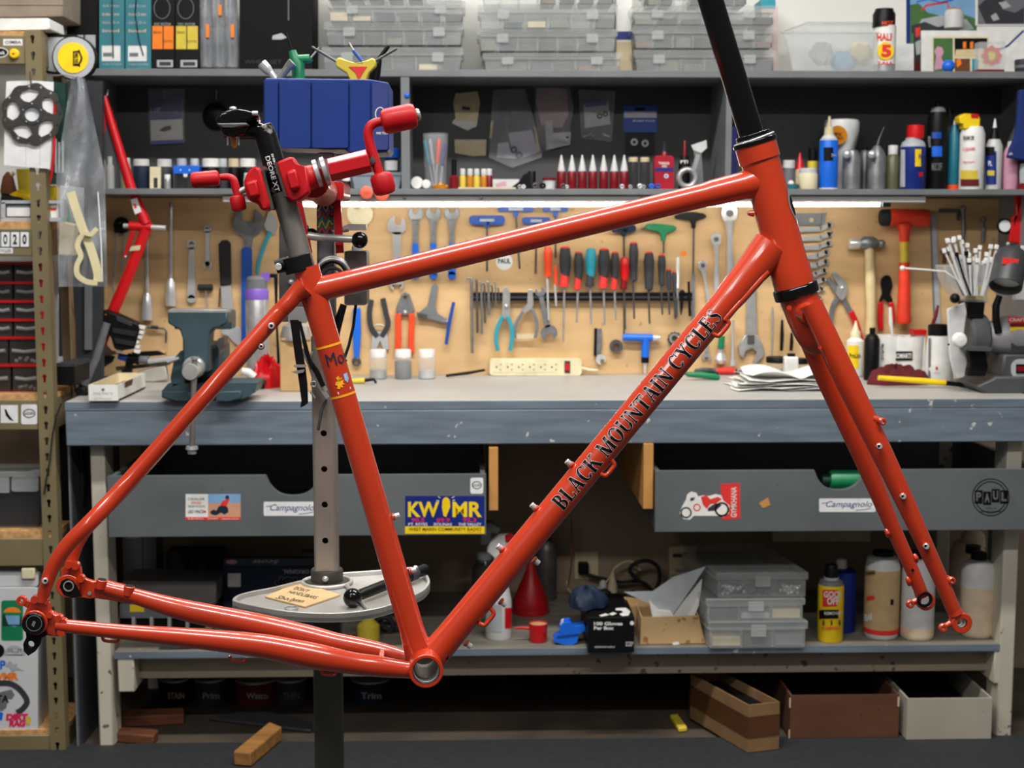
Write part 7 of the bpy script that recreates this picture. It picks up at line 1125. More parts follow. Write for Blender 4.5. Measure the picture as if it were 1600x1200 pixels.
hb = vp('handle_bar', 'post_steel', 'r', [(304, 560, 4.4), (303, 600, 4.4), (300, 702, 4.4)], .085); vp('handle_knob', 'steel', 'm', [('r', [(300, 697, 9), (300, 702, 10), (300, 703, 7), (300, 709, 7)])], .085, hb); vp('handle_knob', 'chrome', 'r', [(304, 558, 7), (304, 562, 6)], .085, hb)
vp('lock_lever', 'steel', 'r', [(262, 566, 3.5), (280, 560, 3)], .02); vp('ratchet_guide', 'dark_steel', 'o', [(340, 530), (351, 528), (350, 542), (345, 548), (340, 542)], (-.03, .02))
# black tool pack and clutter at the left end
yt = Yb(600, 190)
bt('bit_holder', 'black folding tool pack with bright bit ends, propped at the left of the bench', 'tool pack', yt, [('shell', 'black', 'o', [(158, 486), (165, 484), (216, 506), (218, 515), (210, 545), (190, 548), (178, 545), (173, 528), (165, 512), (157, 500)], (-.03, .02), .004), ('face', 'dark_grey', 'o', [(182, 494), (206, 504), (206, 510), (182, 501)], (.02, .0225), .001), ('pocket', 'black_rubber', 'o', [(175, 512), (214, 518), (211, 526), (176, 520)], (.02, .024), .001), ('pocket', 'black_rubber', 'o', [(178, 528), (210, 534), (208, 541), (180, 536)], (.02, .024), .001), ('screw', 'brown', 's', (165, 492, 2), .02)]+[('bit', 'white', 'o', [(216-i*1.6+dx, 508+i*7.5), (226-i*1.8+dx, 510+i*7.5), (224-i*1.8+dx, 515+i*7.5), (215-i*1.6+dx, 513+i*7.5)], (.0, .016)) for i, dx in ((0, 1), (1, 1), (2, 0), (3, -3), (4, 0), (5, 2))]+[('tab', 'cream', 'o', [(183, 540), (192, 538), (190, 552), (181, 551)], (.0, .01))])
bt('metal_shield', 'grey bent sheet metal shield at the left bench corner', 'shield', yt+.02, [('sheet', 'iron', 'o', [(120, 553), (148, 540), (165, 560), (182, 563), (150, 568)], (-.06, .01)), ('side', 'iron', 'o', [(119, 553), (180, 566), (176, 575), (124, 606), (118, 600)], (-.04, -.035))])
bt('air_gun', 'small drill with blue collar and steel rod lying behind the white box', 'drill', Yb(598, 220), [('collar', 'blue', 'r', [(185, 558, 5), (202, 562, 6)], 0), ('body', 'black', 'r', [(200, 561, 8), (218, 563, 8)], 0), ('chuck', 'mid_grey', 'r', [(216, 563, 6), (232, 564, 6.5)], 0), ('rod', 'chrome', 'r', [(231, 566, 4), (276, 560, 4)], 0), ('trigger', 'black', 'o', [(196, 566), (206, 568), (204, 600), (194, 600)], (-.005, .012)), ('bracket', 'black', 'o', [(205, 552), (245, 550), (258, 556), (215, 560)], (-.03, -.01))])
bt('steel_bar', 'dark flat steel bar lying behind the white box', 'bar', Yb(596, 220), [('bar', 'dark_steel', 'o', [(180, 574), (262, 566), (264, 571), (182, 580)], (-.01, .01)), ('rest', 'iron', 'b', (190, 577, 200, 597), (-.01, .01))])
bt('paper_bag', 'crumpled grey paper strip lying beside the vise', 'paper', Yb(597, 240), [('strip', mat('old_paper', (176, 172, 162), .85, 0, .2, 12, .5), 'o', [(214, 582), (258, 574), (262, 596), (240, 600), (216, 600)], (-.02, .01), .004)])
ybx = Yb(628, 170)
wbx = empty('white_tray', at(165, 629, ybx)+Vector((0, .08, 0)), 'open white cardboard tray at the left front of the bench', 'tray')
def wp(name, m, a, b, parent=None): return MB().box(a, b).build(name, m, parent or wbx)
xa, xb2 = X(138, ybx), X(184, ybx); za, zc2 = ZT+.001, ZT+.041
wp('front', 'white', (xa, ybx, za), (xb2, ybx+.003, zc2)); wp('back', 'cream', (xa, ybx+.3, za), (xb2, ybx+.303, zc2)); wp('side', 'cream', (xa, ybx+.003, za), (xa+.003, ybx+.3, zc2)); wp('side', 'white', (xb2-.003, ybx+.003, za), (xb2, ybx+.3, zc2)); wp('bottom', 'tan_card', (xa, ybx+.003, za), (xb2, ybx+.3, za+.003))
mbx = MB(); shape(mbx, 'x', ('FINE PARTS', 146, 614, 176, 618), ybx, .0006); mbx.build('lettering', 'light_grey', wbx); mbx = MB(); shape(mbx, 'o', circ(161, 610, 2.4, 10), ybx, (0, .0006)); mbx.build('emblem', 'mid_grey', wbx)
mbx = MB(); shape(mbx, 'x', ('san francisco', 147, 622, 174, 625), ybx, .0006); mbx.build('lettering', 'light_grey', wbx)
bt('cork_strip', 'strip of rough wood lying inside the white tray', 'wood', ybx+.1, [('strip', 'brown', 'o', [(165, 600), (180, 590), (196, 586), (194, 600), (176, 612)], (-.05, .03))])
bt('black_stop', 'black rubber foot at the left bench corner', 'foot', Yb(618, 125), [('foot', 'black', 'o', [(117, 606), (130, 604), (136, 618), (118, 618)], (-.02, .01), .003)])
# right half of the bench
bt('green_pliers', 'long green gripped pliers lying under the down tube', 'pliers', Yb(594, 1095), [('grip', 'green', 'r', [(1073, 590, 4), (1095, 591, 5), (1118, 594, 5), (1124, 596, 3)], .0), ('grip', 'dark_green', 'r', [(1085, 586, 3), (1110, 585, 4), (1122, 589, 3)], -.02), ('jaws', 'dark_steel', 'r', [(1055, 585, 1.5), (1074, 589, 3)], .0)])
bt('red_cutter', 'red and black cutter lying behind the green pliers', 'cutter', Yb(586, 1130), [('grip', 'signal_red', 'r', [(1118, 580, 4), (1135, 579, 6), (1148, 580, 5)], 0), ('nose', 'dark_steel', 'r', [(1086, 578, 1.5), (1100, 577, 3), (1120, 580, 4)], 0), ('tail', 'black', 'r', [(1146, 580, 4), (1162, 583, 3)], 0)])
bt('yellow_driver', 'yellow gripped tool lying behind the seat tube', 'driver', Yb(600, 560), [('grip', 'dull_yellow', 'r', [(548, 600, 4), (570, 599, 4.5)], 0), ('tip', 'black', 'r', [(568, 599, 3), (584, 597, 2.5), (588, 603, 2)], 0), ('blade', 'chrome', 'r', [(520, 592, 1.5), (548, 594, 2)], -.03)])
tis = empty('tissue_stack', (X(1215, Yb(608, 1215)), Yb(608, 1215)+.05, ZT), 'loose pile of white paper tissues on the bench behind the fork', 'tissues')
for i in range(6):
    rg = random.Random(40+i); yy = Yb(612, 1215)
    def tf(u, v, i=i, rg=[rg.random()*6 for _ in range(4)]):
        x = X(1152+i*4, yy)+(X(1296, yy)-X(1152, yy))*u; y = yy+.002+.20*v
        return (x+.006*math.sin(7*v+rg[0]), y+.006*math.sin(6*u+rg[1]), ZT+.002+i*.006+(.024 if i == 5 else .006)*abs(math.sin(5*u+rg[2])*math.sin(4*v+rg[3]))+(.014 if i > 3 else 0)*max(0, .35-u)*2*math.sin(v*3))
    MB().grid(tf, 26, 16).build('sheet', 'white', tis, solid=.0012)
for i, (x, w, h, m_, l) in enumerate(((1215, 18, 40, 'beige', 'beige tub with a black lid behind the tissues'), (1250, 12, 38, 'dark_grey', 'dark tub with a black lid behind the fork'))):
    bt('lidded_tub', l, 'tub', Yb(592, x), [('body', 'clear_milky', 'l', (x, 592, [(w, 0), (w, h-14)]), 0), ('contents', m_, 'l', (x, 592, [(w*.9, 1), (w*.9, h*.35)]), 0), ('lid', 'black', 'l', (x, 592, [(w*1.04, h-14), (w*1.04, h-6), (w, h-5)]), 0)], 'black lidded tubs')
bt('white_bottle', 'squat white bottle left of the fork on the bench', 'bottle', Yb(594, 1237)-.03, [('body', 'white', 'b', (1227, 549, 1248, 587), (-.03, .0), .004), ('cap', 'black', 'b', (1232, 544, 1243, 550), (-.02, -.005))])
bt('blue_card', 'small blue edged card standing behind the fork', 'card', Yb(596, 1262), [('card', 'white', 'b', (1258, 567, 1275, 588), .002), ('frame', 'bright_blue', 'o', [rect(1257, 566, 1276, 589), rect(1260, 569, 1273, 584)], (.002, .003))])
bt('glue_bottle', 'white squeeze bottle with a yellow label beside the fork', 'bottle', Yb(588, 1335), [('body', 'white', 'l', (1335, 588, [(12, 0), (13.5, 3), (13.5, 56), (8, 61)]), 0), ('label', 'yellow', 'p', (1324, 540, 1346, 576, 1334, 13.8), 0), ('label/lettering', 'black', 'w', ('ProLink', 1327, 552, 1346, 560, 1334, 14, .02), 0), ('nozzle', 'cream', 'l', (1335, 588, [(8, 60), (8, 70), (5, 74), (1.5, 86), (1, 88)]), 0)])
bt('black_bottle', 'matte black squeeze bottle without its cap', 'bottle', Yb(594, 1361), [('body', 'black', 'l', (1361, 594, [(11, 0), (12, 3), (12, 64), (8, 72), (4, 74)]), 0), ('neck', 'black', 'l', (1361, 594, [(4, 73), (4.5, 76), (4.5, 83), (3, 83)]), 0)])
ym = Yb(592, 1410)
for i, (x, l) in enumerate(((1385, 'white mug half hidden behind the black bottle'), (1418, 'white mug with a black oval logo behind the maroon rag'))):
    bt('mug', l, 'mug', ym+(.02 if i == 0 else 0), [('body', 'white', 'l', (x, 586 if i else 584, [(20, 0), (24, 3), (26, 68), (24.5, 68), (22, 6)]), 0), ('contents', 'brown', 'l', (x, 586 if i else 584, [(23, 58), (.1, 58.5)]), 0)]+([('logo', 'black', 'p', (1390, 543, 1426, 557, 1418, 26.2), 0), ('lettering', 'white', 'w', ('DROMARTI', 1392, 546, 1424, 554, 1418, 26.6, .02), 0)] if i else [('lettering', 'dark_grey', 'w', ('COFFEE', 1377, 530, 1381, 556, 1385, 26.4), 0)]), 'white mugs')
bt('white_pen', 'white pen standing in a mug', 'pen', ym, [('barrel', 'white', 'r', [(1391, 480, 2.5), (1392, 505, 3.4), (1394, 520, 2), (1396, 540, 1.5)], -.0)])
bt('red_screwdriver', 'red curved handle sticking up behind the white spray bottle', 'driver', ym, [('handle', 'dark_red', 'r', [(1466, 471, 2), (1462, 488, 3), (1456, 505, 3), (1454, 540, 3), (1452, 584, 3)], -.03)])
cloth('maroon_rag', 'crumpled maroon rag in front of the mugs', 1354, 1446, 576, 600, Yb(600, 1400), .05, 'maroon', 11)
bt('white_flask', 'tall white bottle with a grey stripe and black top', 'bottle', Yb(599, 1466), [('body', 'white', 'l', (1466, 599, [(19, 0), (22, 5), (22.5, 25), (20, 60), (18, 76)]), 0), ('collar', 'black', 'l', (1464, 599, [(16, 75), (16.5, 78), (16.5, 92), (13, 94)]), 0), ('stripe', 'mid_grey', 'p', (1449, 528, 1454, 594, 1464, 19.5), 0), ('mark', 'red', 'p', (1462, 573, 1465, 578, 1465, 22.8), 0), ('lettering', 'light_grey', 'w', ('silca', 1459, 581, 1468, 584, 1465, 22.9), 0)])
bt('red_topped_tub', 'white tub with a flat red lid behind the white bottle', 'tub', Yb(594, 1440), [('lid', 'red', 'b', (1428, 510, 1448, 518), (-.05, 0)), ('tub', 'white', 'b', (1430, 518, 1446, 588), (-.05, -.005))])
bt('yellow_pick', 'yellow handled chisel with a black tip at the bench front', 'chisel', Yb(606, 1430), [('handle', 'yellow', 'r', [(1372, 598, 4), (1400, 600, 4.2), (1440, 603, 5), (1477, 606, 4.6)], 0), ('tip', 'black', 'r', [(1476, 606, 4), (1510, 610, 3.4)], 0)])
# bench grinder
yg = Yb(614, 1560)
gm = mat('grinder_grey', (150, 150, 152), .45, .2, .1, 14); gd_ = mat('grinder_dark', (74, 76, 78), .5, .1, .1, 14)
bt('bench_grinder', 'grey bench grinder with warning label at the right end of the bench', 'grinder', yg, [('base', gd_, 'o', [(1526, 606), (1548, 596), (1556, 590), (1640, 590), (1640, 616), (1536, 616)], (-.16, .01), .006), ('pedestal', gd_, 'o', [(1562, 596), (1568, 556), (1640, 556), (1640, 596)], (-.12, .0), .006), ('switch_plate', 'light_grey', 'o', rrect(1580, 563, 1640, 595, 13), (.0, .003)), ('switch', 'black', 'b', (1588, 571, 1602, 585), (.003, .006)), ('switch/rocker', 'dark_red', 'b', (1590, 574, 1602, 582), (.006, .009)), ('motor', gm, 'm', [('r', [(1535, 530, 20), (1550, 528, 26), (1568, 527, 32), (1578, 527, 33.5), (1660, 527, 33.5)])], -.06), ('motor_neck', gm, 'r', [(1520, 530, 16), (1538, 530, 16)], -.06), ('label', 'signal_red', 'b', (1575, 497, 1640, 506), (-.012, -.0105)), ('label', 'yellow', 'b', (1579, 513, 1640, 519), (-.0105, -.0095)), ('label', 'dark_red', 'b', (1578, 507, 1640, 512), (-.0105, -.0095)), ('label', 'dark_grey', 'b', (1580, 520, 1640, 547), (-.0105, -.0095)), ('label_lettering', 'white', 'x', ('CRAFTSMAN', 1577, 499, 1625, 504, .02), -.0090), ('wheel_guard', gd_, 'm', [('r', [(1508, 530, 36), (1512, 530, 40), (1534, 530, 40), (1538, 530, 34)])], -.07), ('side_cover', 'milk_white', 'o', [(1480, 485), (1508, 474), (1511, 490), (1507, 520), (1507, 552), (1514, 572), (1512, 586), (1505, 592), (1492, 592), (1484, 560)], (-.03, -.02), .003), ('cover_dome', 'white', 'f', (1499, 533, [(12, -2), (12, 2), (9, 8), (.1, 10)]), .02), ('rest_knob', 'black', 's', (1492, 468, 8), .0), ('tool_rest', gd_, 'o', [(1509, 544), (1552, 545), (1550, 551), (1512, 550)], (-.03, .04), .002), ('rest_bracket', 'black', 'o', [(1514, 550), (1540, 550), (1545, 575), (1540, 590), (1512, 590), (1516, 570)], (-.02, .01), .004), ('cover_bolt', 'black', 's', (1482, 540, 1.8), .022), ('cover_bolt', 'black', 's', (1510, 578, 1.8), .022)])
bt('zip_tie_cup', 'cut clear bottle holding cable ties on top of the grinder', 'cup', yg+.06, [('cup', 'clear', 'o', [(1475, 415), (1556, 410), (1548, 440), (1543, 452), (1544, 474), (1506, 472), (1490, 455), (1482, 440)], (-.05, .03), .004), ('tape', mat('masking', (206, 196, 140), .6, alpha=.8), 'o', [(1505, 446), (1535, 446), (1536, 468), (1508, 468)], (.03, .032)), ('mount', 'black', 'o', [(1510, 470), (1540, 470), (1537, 498), (1512, 498)], (-.04, .03), .003)])
rg = random.Random(5)
for i in range(34):
    u = i/33; blk = i % 4 == 1 and u < .62; xt = 1476+u*82+rg.uniform(-4, 4); yt_ = (376 if u < .35 else 388)+rg.uniform(-4, 26); xb_2 = 1508+u*28+rg.uniform(-3, 3); off = rg.uniform(-.03, .045)
    thing('cable_tie', 'black cable tie standing in the clear cup' if blk else 'white cable tie standing in the clear cup', 'cable tie', yg+.04, [('strap', 'black' if blk else 'milk_white', 'o', strip([(xb_2, 462), ((xb_2+xt)/2, (462+yt_)/2+3), (xt, yt_)], 3.2), (off, off+.0015)), ('head', 'black' if blk else 'white', 'o', strip([(xt-.3, yt_+1), (xt+(xt-xb_2)*.06, yt_-6)], 6), (off-.001, off+.005), .001)], 'black cable ties in the cup' if blk else 'white cable ties in the cup')
thing('cable_tie', 'single white cable tie jutting sideways across the mallet', 'cable tie', yg+.04, [('strap', 'white', 'r', [(1410, 419, 1.6), (1440, 421, 1.4), (1476, 424, 1.2), (1500, 440, 1.2)], .03), ('head', 'white', 's', (1410, 419, 4), .03)])
# lamp at the right edge
bt('work_lamp', 'dark bell shaped work lamp with a red label above the grinder', 'lamp', yg-.02, [('shade', mat('lamp_grey', (66, 66, 68), .45, .2, .08, 12), 'r', [(1583, 392, 12), (1581, 388, 14)], 0), ('label', 'signal_red', 'o', [(1567, 402), (1592, 405), (1590, 417), (1566, 412)], (.062, .0635)), ('arm', 'black', 'r', [(1562, 462, 5), (1556, 478, 6), (1556, 498, 6), (1560, 520, 6)], -.04)])
lamp = [o for o in bpy.data.objects if o.name == 'work_lamp'][0]
c0 = at(1582, 392, yg-.02); c1 = at(1571, 448, yg-.07); axl = (c1-c0); Ll = axl.length; kk = pxs(yg)
MB().lathe(c0, [(1e-6, -3*kk), (12*kk, -2*kk), (21*kk, 4*kk), (25*kk, 14*kk), (25.5*kk, Ll*.7), (25*kk, Ll), (23.5*kk, Ll), (23*kk, Ll*.6), (18*kk, 10*kk), (1e-6, 6*kk)], 32, axl).build('bell', 'lamp_grey', lamp)
MB().lathe(c0, [(22.5*kk, Ll*.8), (17*kk, 12*kk), (1e-6, 8*kk)], 28, axl).build('reflector', 'white', lamp)
bt('cable_tie_sleeve', 'white plastic sleeve standing behind the lamp', 'sleeve', yg+.1, [('sleeve', 'milk_white', 'b', (1586, 384, 1612, 470), (-.02, 0), .003)])
# ================================================================== under the workbench
def Ysf(y, x=800): return atz(x, y, ZS).y     # distance of a foot on the bottom shelf
def Yfl(y, x=800): return atz(x, y, 0).y
def un(name, label, cat, Y, parts, group=None): return thing(name, label, cat, Y, parts, group)
un('drain_cleaner', 'yellow and red cleaner bottle with black cap on the bottom shelf', 'bottle', Ysf(1005, 1297)+.03, [('body', 'yellow', 'l', (1296.5, 1002, [(19, 0), (20.5, 2), (20.5, 88), (20, 92)]), 0), ('shoulder', 'mid_grey', 'l', (1296.5, 1002, [(20, 91), (18, 98), (13, 100)]), 0), ('neck', 'light_grey', 'l', (1296.5, 1002, [(12, 99), (12, 104)]), 0), ('cap', 'black', 'l', (1296.5, 1002, [(11, 103), (10, 122), (9, 124)]), 0), ('badge', 'signal_red', 'p', (1285, 924, 1317, 950, 1296.5, 20.8), 0), ('badge/lettering', 'white', 'w', ('GOOF', 1287, 926, 1316, 936, 1296.5, 21.1, .03), 0), ('badge/lettering', 'white', 'w', ('OFF', 1292, 936, 1311, 947, 1296.5, 21.1, .03), 0), ('black_band', 'black', 'p', (1279, 955, 1317, 969, 1296.5, 20.8), 0), ('black_band/lettering', 'white', 'w', ('REMOVER', 1288, 958, 1315, 963, 1296.5, 21.1, .02), 0), ('small_print', 'signal_red', 'w', ('FLAMMABLE', 1284, 981, 1312, 986, 1296.5, 21, .01), 0), ('pictogram', 'black', 'w', ('i  i  i', 1285, 971, 1313, 979, 1296.5, 21, .03), 0)])
un('blue_bottle', 'dark blue bottle with white cap behind the yellow cleaner', 'bottle', Ysf(985, 1318), [('body', 'deep_blue', 'l', (1317, 993, [(19, 0), (19, 98), (12, 103)]), 0), ('cap', 'milk_white', 'l', (1312, 993, [(9, 102), (8, 116), (6, 118)]), 0)])
un('brown_bottle', 'white bottle with a brown paper label and red band', 'bottle', Ysf(997, 1376)+.02, [('body', 'milk_white', 'l', (1376, 1001, [(25, 0), (27, 3), (27.5, 8), (27.5, 116), (24, 130), (14, 134)]), 0), ('label', 'kraft', 'l', (1376, 1001, [(27.8, 14), (27.8, 112)]), 0), ('cap', 'black', 'l', (1376, 1001, [(17, 133), (16, 140)]), 0), ('label_band', 'signal_red', 'l', (1376, 1001, [(28, 8), (28, 16)]), 0), ('lettering', 'black', 'w', ('ORANGE', 1351, 899, 1367, 905, 1376, 28.1, .03), 0), ('lettering', 'white', 'w', ('BAR', 1350, 966, 1363, 977, 1376, 28.2, .04), 0), ('print', 'signal_red', 'p', (1352, 938, 1366, 944, 1376, 28.1), 0), ('print', 'black', 'p', (1391, 944, 1400, 953, 1376, 28.1), 0)])
un('sealant_bottle', 'translucent white bottle with pale milk in its foot', 'bottle', Ysf(999, 1431)+.02, [('body', 'milk_white', 'l', (1432, 1001, [(24, 0), (26, 3), (26.5, 8), (26.5, 110), (22, 126), (12, 132)]), 0), ('milk', 'milk', 'l', (1432, 1001, [(24.4, .5), (26.4, 3), (26.9, 8), (26.9, 20)]), 0), ('cap', 'black', 'l', (1432, 1001, [(13, 131), (13, 142)]), 0)])
un('milk_bottle', 'large pale bottle of cream liquid at the right of the shelf', 'bottle', Ysf(995, 1525)+.02, [('body', 'milk_white', 'l', (1525, 998, [(24, 0), (26, 3), (26.5, 10), (26.5, 108), (22, 120), (12, 125)]), 0), ('liquid', 'milk', 'l', (1525, 998, [(24.4, .5), (26.4, 3), (26.9, 10), (26.9, 82)]), 0), ('cap', 'black', 'l', (1525, 998, [(12.5, 124), (13, 128), (12, 136), (9, 137)]), 0)])
un('milk_jug', 'second cream bottle standing behind at the right of the shelf', 'bottle', Ysf(960, 1518), [('body', 'milk', 'l', (1508, 985, [(26, 0), (28, 3), (28, 128), (22, 146)]), 0), ('neck', 'milk', 'l', (1515, 985, [(20, 140), (18, 158), (12, 165)]), 0), ('cap', 'black', 'l', (1516, 985, [(12, 128), (12, 140)]), .1)])
for i, (x, m_) in enumerate(((1551, 'dark_grey'), (1559, 'yellow'), (1571, 'black'))):
    un('hanging_strip', ['grey strip hanging behind the right bench leg', 'yellow strip hanging behind the right bench leg', 'black strip hanging behind the right bench leg'][i], 'strip', 4.0, [('strip', m_, 'o', [(x-3, 700), (x+3, 700), (x-4, 960), (x-10, 960)], .004)], 'strips behind the bench leg')
# stack of three clear organisers, seen from the corner
ST = [((1112, 1271, 972, 1018), 'lowest', 61), ((1108, 1266, 942, 980), 'middle', 62), ((1124, 1270, 902, 945), 'topmost', 63)]
zz = ZS
for (xa, xb, ya, yb_), l, sd in ST:
    Y0 = YS-.02; W0, W1 = X(xa, Y0), X(xb, Y0); hh = (yb_-ya)*pxs(Y0); dp = .34; skew = -.045
    r = empty('organiser_box', ((W0+W1)/2, Y0+.17, zz), f'{l} clear organiser of the stack on the bottom shelf', 'organiser', 'organisers on the bottom shelf')
    def hx_(x0, x1, z0, z1, y0=Y0, y1=Y0+dp): return MB().hexa([(x0, y0, z0), (x1, y0, z0), (x1+skew*(y1-Y0)/dp, y1, z0), (x0+skew*(y1-Y0)/dp, y1, z0)], [(x0, y0, z1), (x1, y0, z1), (x1+skew*(y1-Y0)/dp, y1, z1), (x0+skew*(y1-Y0)/dp, y1, z1)])
    hx_(W0+.005, W1-.005, zz, zz+hh*.68).build('body', 'clear_milky', r, bevel=.004); hx_(W0, W1, zz+hh*.68, zz+hh*.98, Y0-.004).build('lid', 'clear_milky', r, bevel=.003)
    rg = random.Random(sd)
    for k in range(3):
        a = W0+.008+(W1-W0-.016)*k/3
        hx_(a-.001, a+.001, zz+.003, zz+hh*.67).build('partition', 'clear_milky', r)
        mb = MB()
        if sd == 63:
            for q in range(26): mb.sphere((a+.008+rg.random()*((W1-W0)/3-.018), Y0+.012+rg.random()*.03, zz+.006+rg.random()*hh*.3), .005, 8, 6)
            mb.build('contents', 'chrome' if k != 1 else 'tool_steel', r)
        else: mb.box((a+.006, Y0+.012, zz+.004), (a+(W1-W0)/3-.008, Y0+.2, zz+hh*(.25+.2*rg.random()))); mb.build('contents', ['mid_grey', 'beige', 'dark_grey', 'dark_steel', 'light_grey'][(sd+k*2) % 5], r)
    hx_((W0+W1)/2-.02, (W0+W1)/2+.02, zz+hh*.45, zz+hh*.85, Y0-.009, Y0-.004).build('latch', 'clear_milky', r, bevel=.001)
    zz += hh*.99
# cardboard tray with papers, glove box, blue lever, red pot, funnel
yk = Ysf(1007, 1050)-.0
ck = empty('cardboard_tray', at(1050, 1009, yk), 'small stained cardboard tray of papers on the bottom shelf', 'tray')
def ckp(name, m, kind, d, t): mb = MB(); shape(mb, kind, d, yk, t); return mb.build(name, m, ck)
stn = worn('stained_card', (190, 158, 112), (150, 104, 62), .85, .6, (1, 1, 1), .1, 8)
ckp('front', 'stained_card', 'o', [(1002, 967), (1090, 964), (1100, 1007), (1000, 1009)], .003); ckp('back', 'tan_card', 'o', [(975, 935), (1090, 948), (1100, 1003), (1000, 1005)], (-.12, -.117))
q0, q1 = at(1002, 967, yk-.003), at(1000, 1009, yk-.003); 
for (pa, pb) in (((1002, 967), (1000, 1009)), ((1090, 964), (1100, 1007))):
    a, b = at(*pa, yk), at(*pb, yk); MB().hexa([a, a+Vector((.003, 0, 0)), a+Vector((.003, .12, .006)), a+Vector((0, .12, .006))], [b, b+Vector((.003, 0, 0)), b+Vector((.003, .12, 0)), b+Vector((0, .12, 0))]).build('side', 'tan_card', ck)
ckp('bottom', 'tan_card', 'b', (1000, 1006, 1100, 1009), (-.12, .0)); ckp('spill', 'white', 'o', [(1050, 1007), (1060, 1005), (1062, 1009), (1052, 1010)], (.003, .004))
un('loose_papers', 'crumpled grey and white papers sticking out of the cardboard tray', 'papers', yk+.04, [('sheet', 'light_grey', 'o', [(975, 925), (1020, 924), (1052, 902), (1103, 885), (1085, 912), (1055, 955), (1045, 970), (1030, 962), (1018, 945)], .003), ('sheet', 'white', 'o', [(1014, 938), (1030, 954), (1048, 955), (1056, 968), (1052, 990), (1025, 990)], (.003, .012)), ('sheet', 'milk_white', 'o', [(1050, 966), (1070, 938), (1097, 905), (1094, 935), (1080, 970), (1066, 990), (1050, 990)], (.003, .009)), ('sheet', 'white', 'o', [(1074, 968), (1094, 926), (1092, 946), (1080, 975)], (.010, .014))])
yg2 = Ysf(1016, 960)-.01
gb = empty('glove_box', at(955, 1015, yg2), 'black box of disposable gloves with white lettering on the bottom shelf', 'box')
gx0, gx1 = X(921, yg2), X(995, yg2); gz1 = Z(962, yg2, 955)
MB().box((gx0, yg2, ZS+.001), (gx1, yg2+.24, gz1)).build('carton', 'black', gb, bevel=.001)
for d in (('100 Gloves', 928, 969, 973, 974.5, .03), ('Per Box', 928, 976, 959, 981.5, .03), ('WORKSHOP SUPPLY', 929, 1007, 961, 1009.5, .01), ('NITRILE', 978, 1000, 990, 1003, .01), ('BLACK', 978, 1004, 988, 1007, .01)):
    mb = MB(); shape(mb, 'x', d, yg2, .0006); mb.build('lettering', 'white', gb)
mb = MB(); shape(mb, 'o', circ(987.5, 971, 3.2, 12), yg2, (0, .0006)); mb.build('emblem', 'white', gb)
for pts in ([(936, 959), (946, 956), (952, 958), (940, 961)], [(951, 957), (958, 954), (964, 956), (957, 959)], [(962, 948), (978, 947), (985, 953), (982, 959), (972, 960), (968, 957), (974, 954), (970, 951), (962, 951)]):
    MB().prism([[atz(x, y, gz1+.0003) for x, y in pts]], (0, 0, .0004)).build('top_print', 'white', gb)
def lumpy(name, label, cat, c, rx, ry, rz, m, seed, group=None, n=32):
    rg = random.Random(seed); ph = [rg.random()*6 for _ in range(5)]
    def fn(u, v):
        a = u*2*PI; b = v*PI/2; k = 1+.16*math.sin(3*a+ph[0])*math.cos(b)+.1*math.sin(6*a+5*b+ph[1]); return (c[0]+rx*k*math.cos(a)*math.cos(b), c[1]+ry*k*math.sin(a)*math.cos(b), c[2]+rz*math.sin(b)*(1+.12*math.sin(5*a+ph[2])))
    return tag(MB().grid(fn, n, 12).build(name, m), label, cat, group)
p_ = at(925, 955, yg2+.10); lumpy('black_glove', 'black crumpled glove lying on the glove box', 'glove', (p_.x-.015, p_.y, gz1+.001), .05, .05, .05, 'navy', 8)
un('blue_lever', 'bright blue plastic spout cap lying on the bottom shelf', 'cap', Ysf(1005, 888), [('cup', 'bright_blue', 'o', smooth([(866, 1004), (868, 996), (876, 992), (874, 984), (880, 974), (892, 974), (898, 980), (912, 977), (914, 986), (904, 992), (902, 1004), (890, 1009)], 2), (-.02, .02), .006), ('neck', 'bright_blue', 'r', [(886, 978, 7), (884, 968, 7)], 0), ('ring', 'blue', 'o', [(870, 994), (904, 990), (904, 993), (870, 997)], (.02, .022)), ('tape', 'milk_white', 'o', [(877, 970), (881, 968), (879, 980), (875, 980)], (.005, .012))])
un('red_scoop', 'red measuring scoop on the bottom shelf', 'scoop', Ysf(1002, 842), [('cup', 'red', 'l', (841, 1006, [(13, 0), (14, 2), (15, 30), (14, 30), (12.5, 3)]), 0), ('contents', 'tan_card', 'l', (841, 1006, [(14, 28), (.1, 29)]), 0), ('handle', 'red', 'r', [(828, 986, 3), (815, 985, 2.5), (803, 986, 1.5)], 0)])
un('red_funnel', 'red plastic funnel standing upside down behind the down tube', 'funnel', Ysf(957, 830), [('cone', mat('funnel_red', (170, 12, 24), .4), 'l', (829, 957, [(28, 0), (29, 2), (28, 22), (15, 52), (7, 72), (4, 100)]), 0), ('rim', 'funnel_red', 'l', (829, 957, [(29.5, 0), (30, 4), (29, 8)]), 0)])
un('fire_extinguisher', 'tall shiny steel bottle standing behind the red funnel', 'bottle', Ysf(935, 858), [('body', 'dark_steel', 'l', (853, 940, [(17, 0), (17.5, 3), (17.5, 80), (12, 92), (7, 96)]), 0), ('cap', 'black', 'l', (853, 940, [(7, 95), (7, 104), (5, 105)]), 0)])
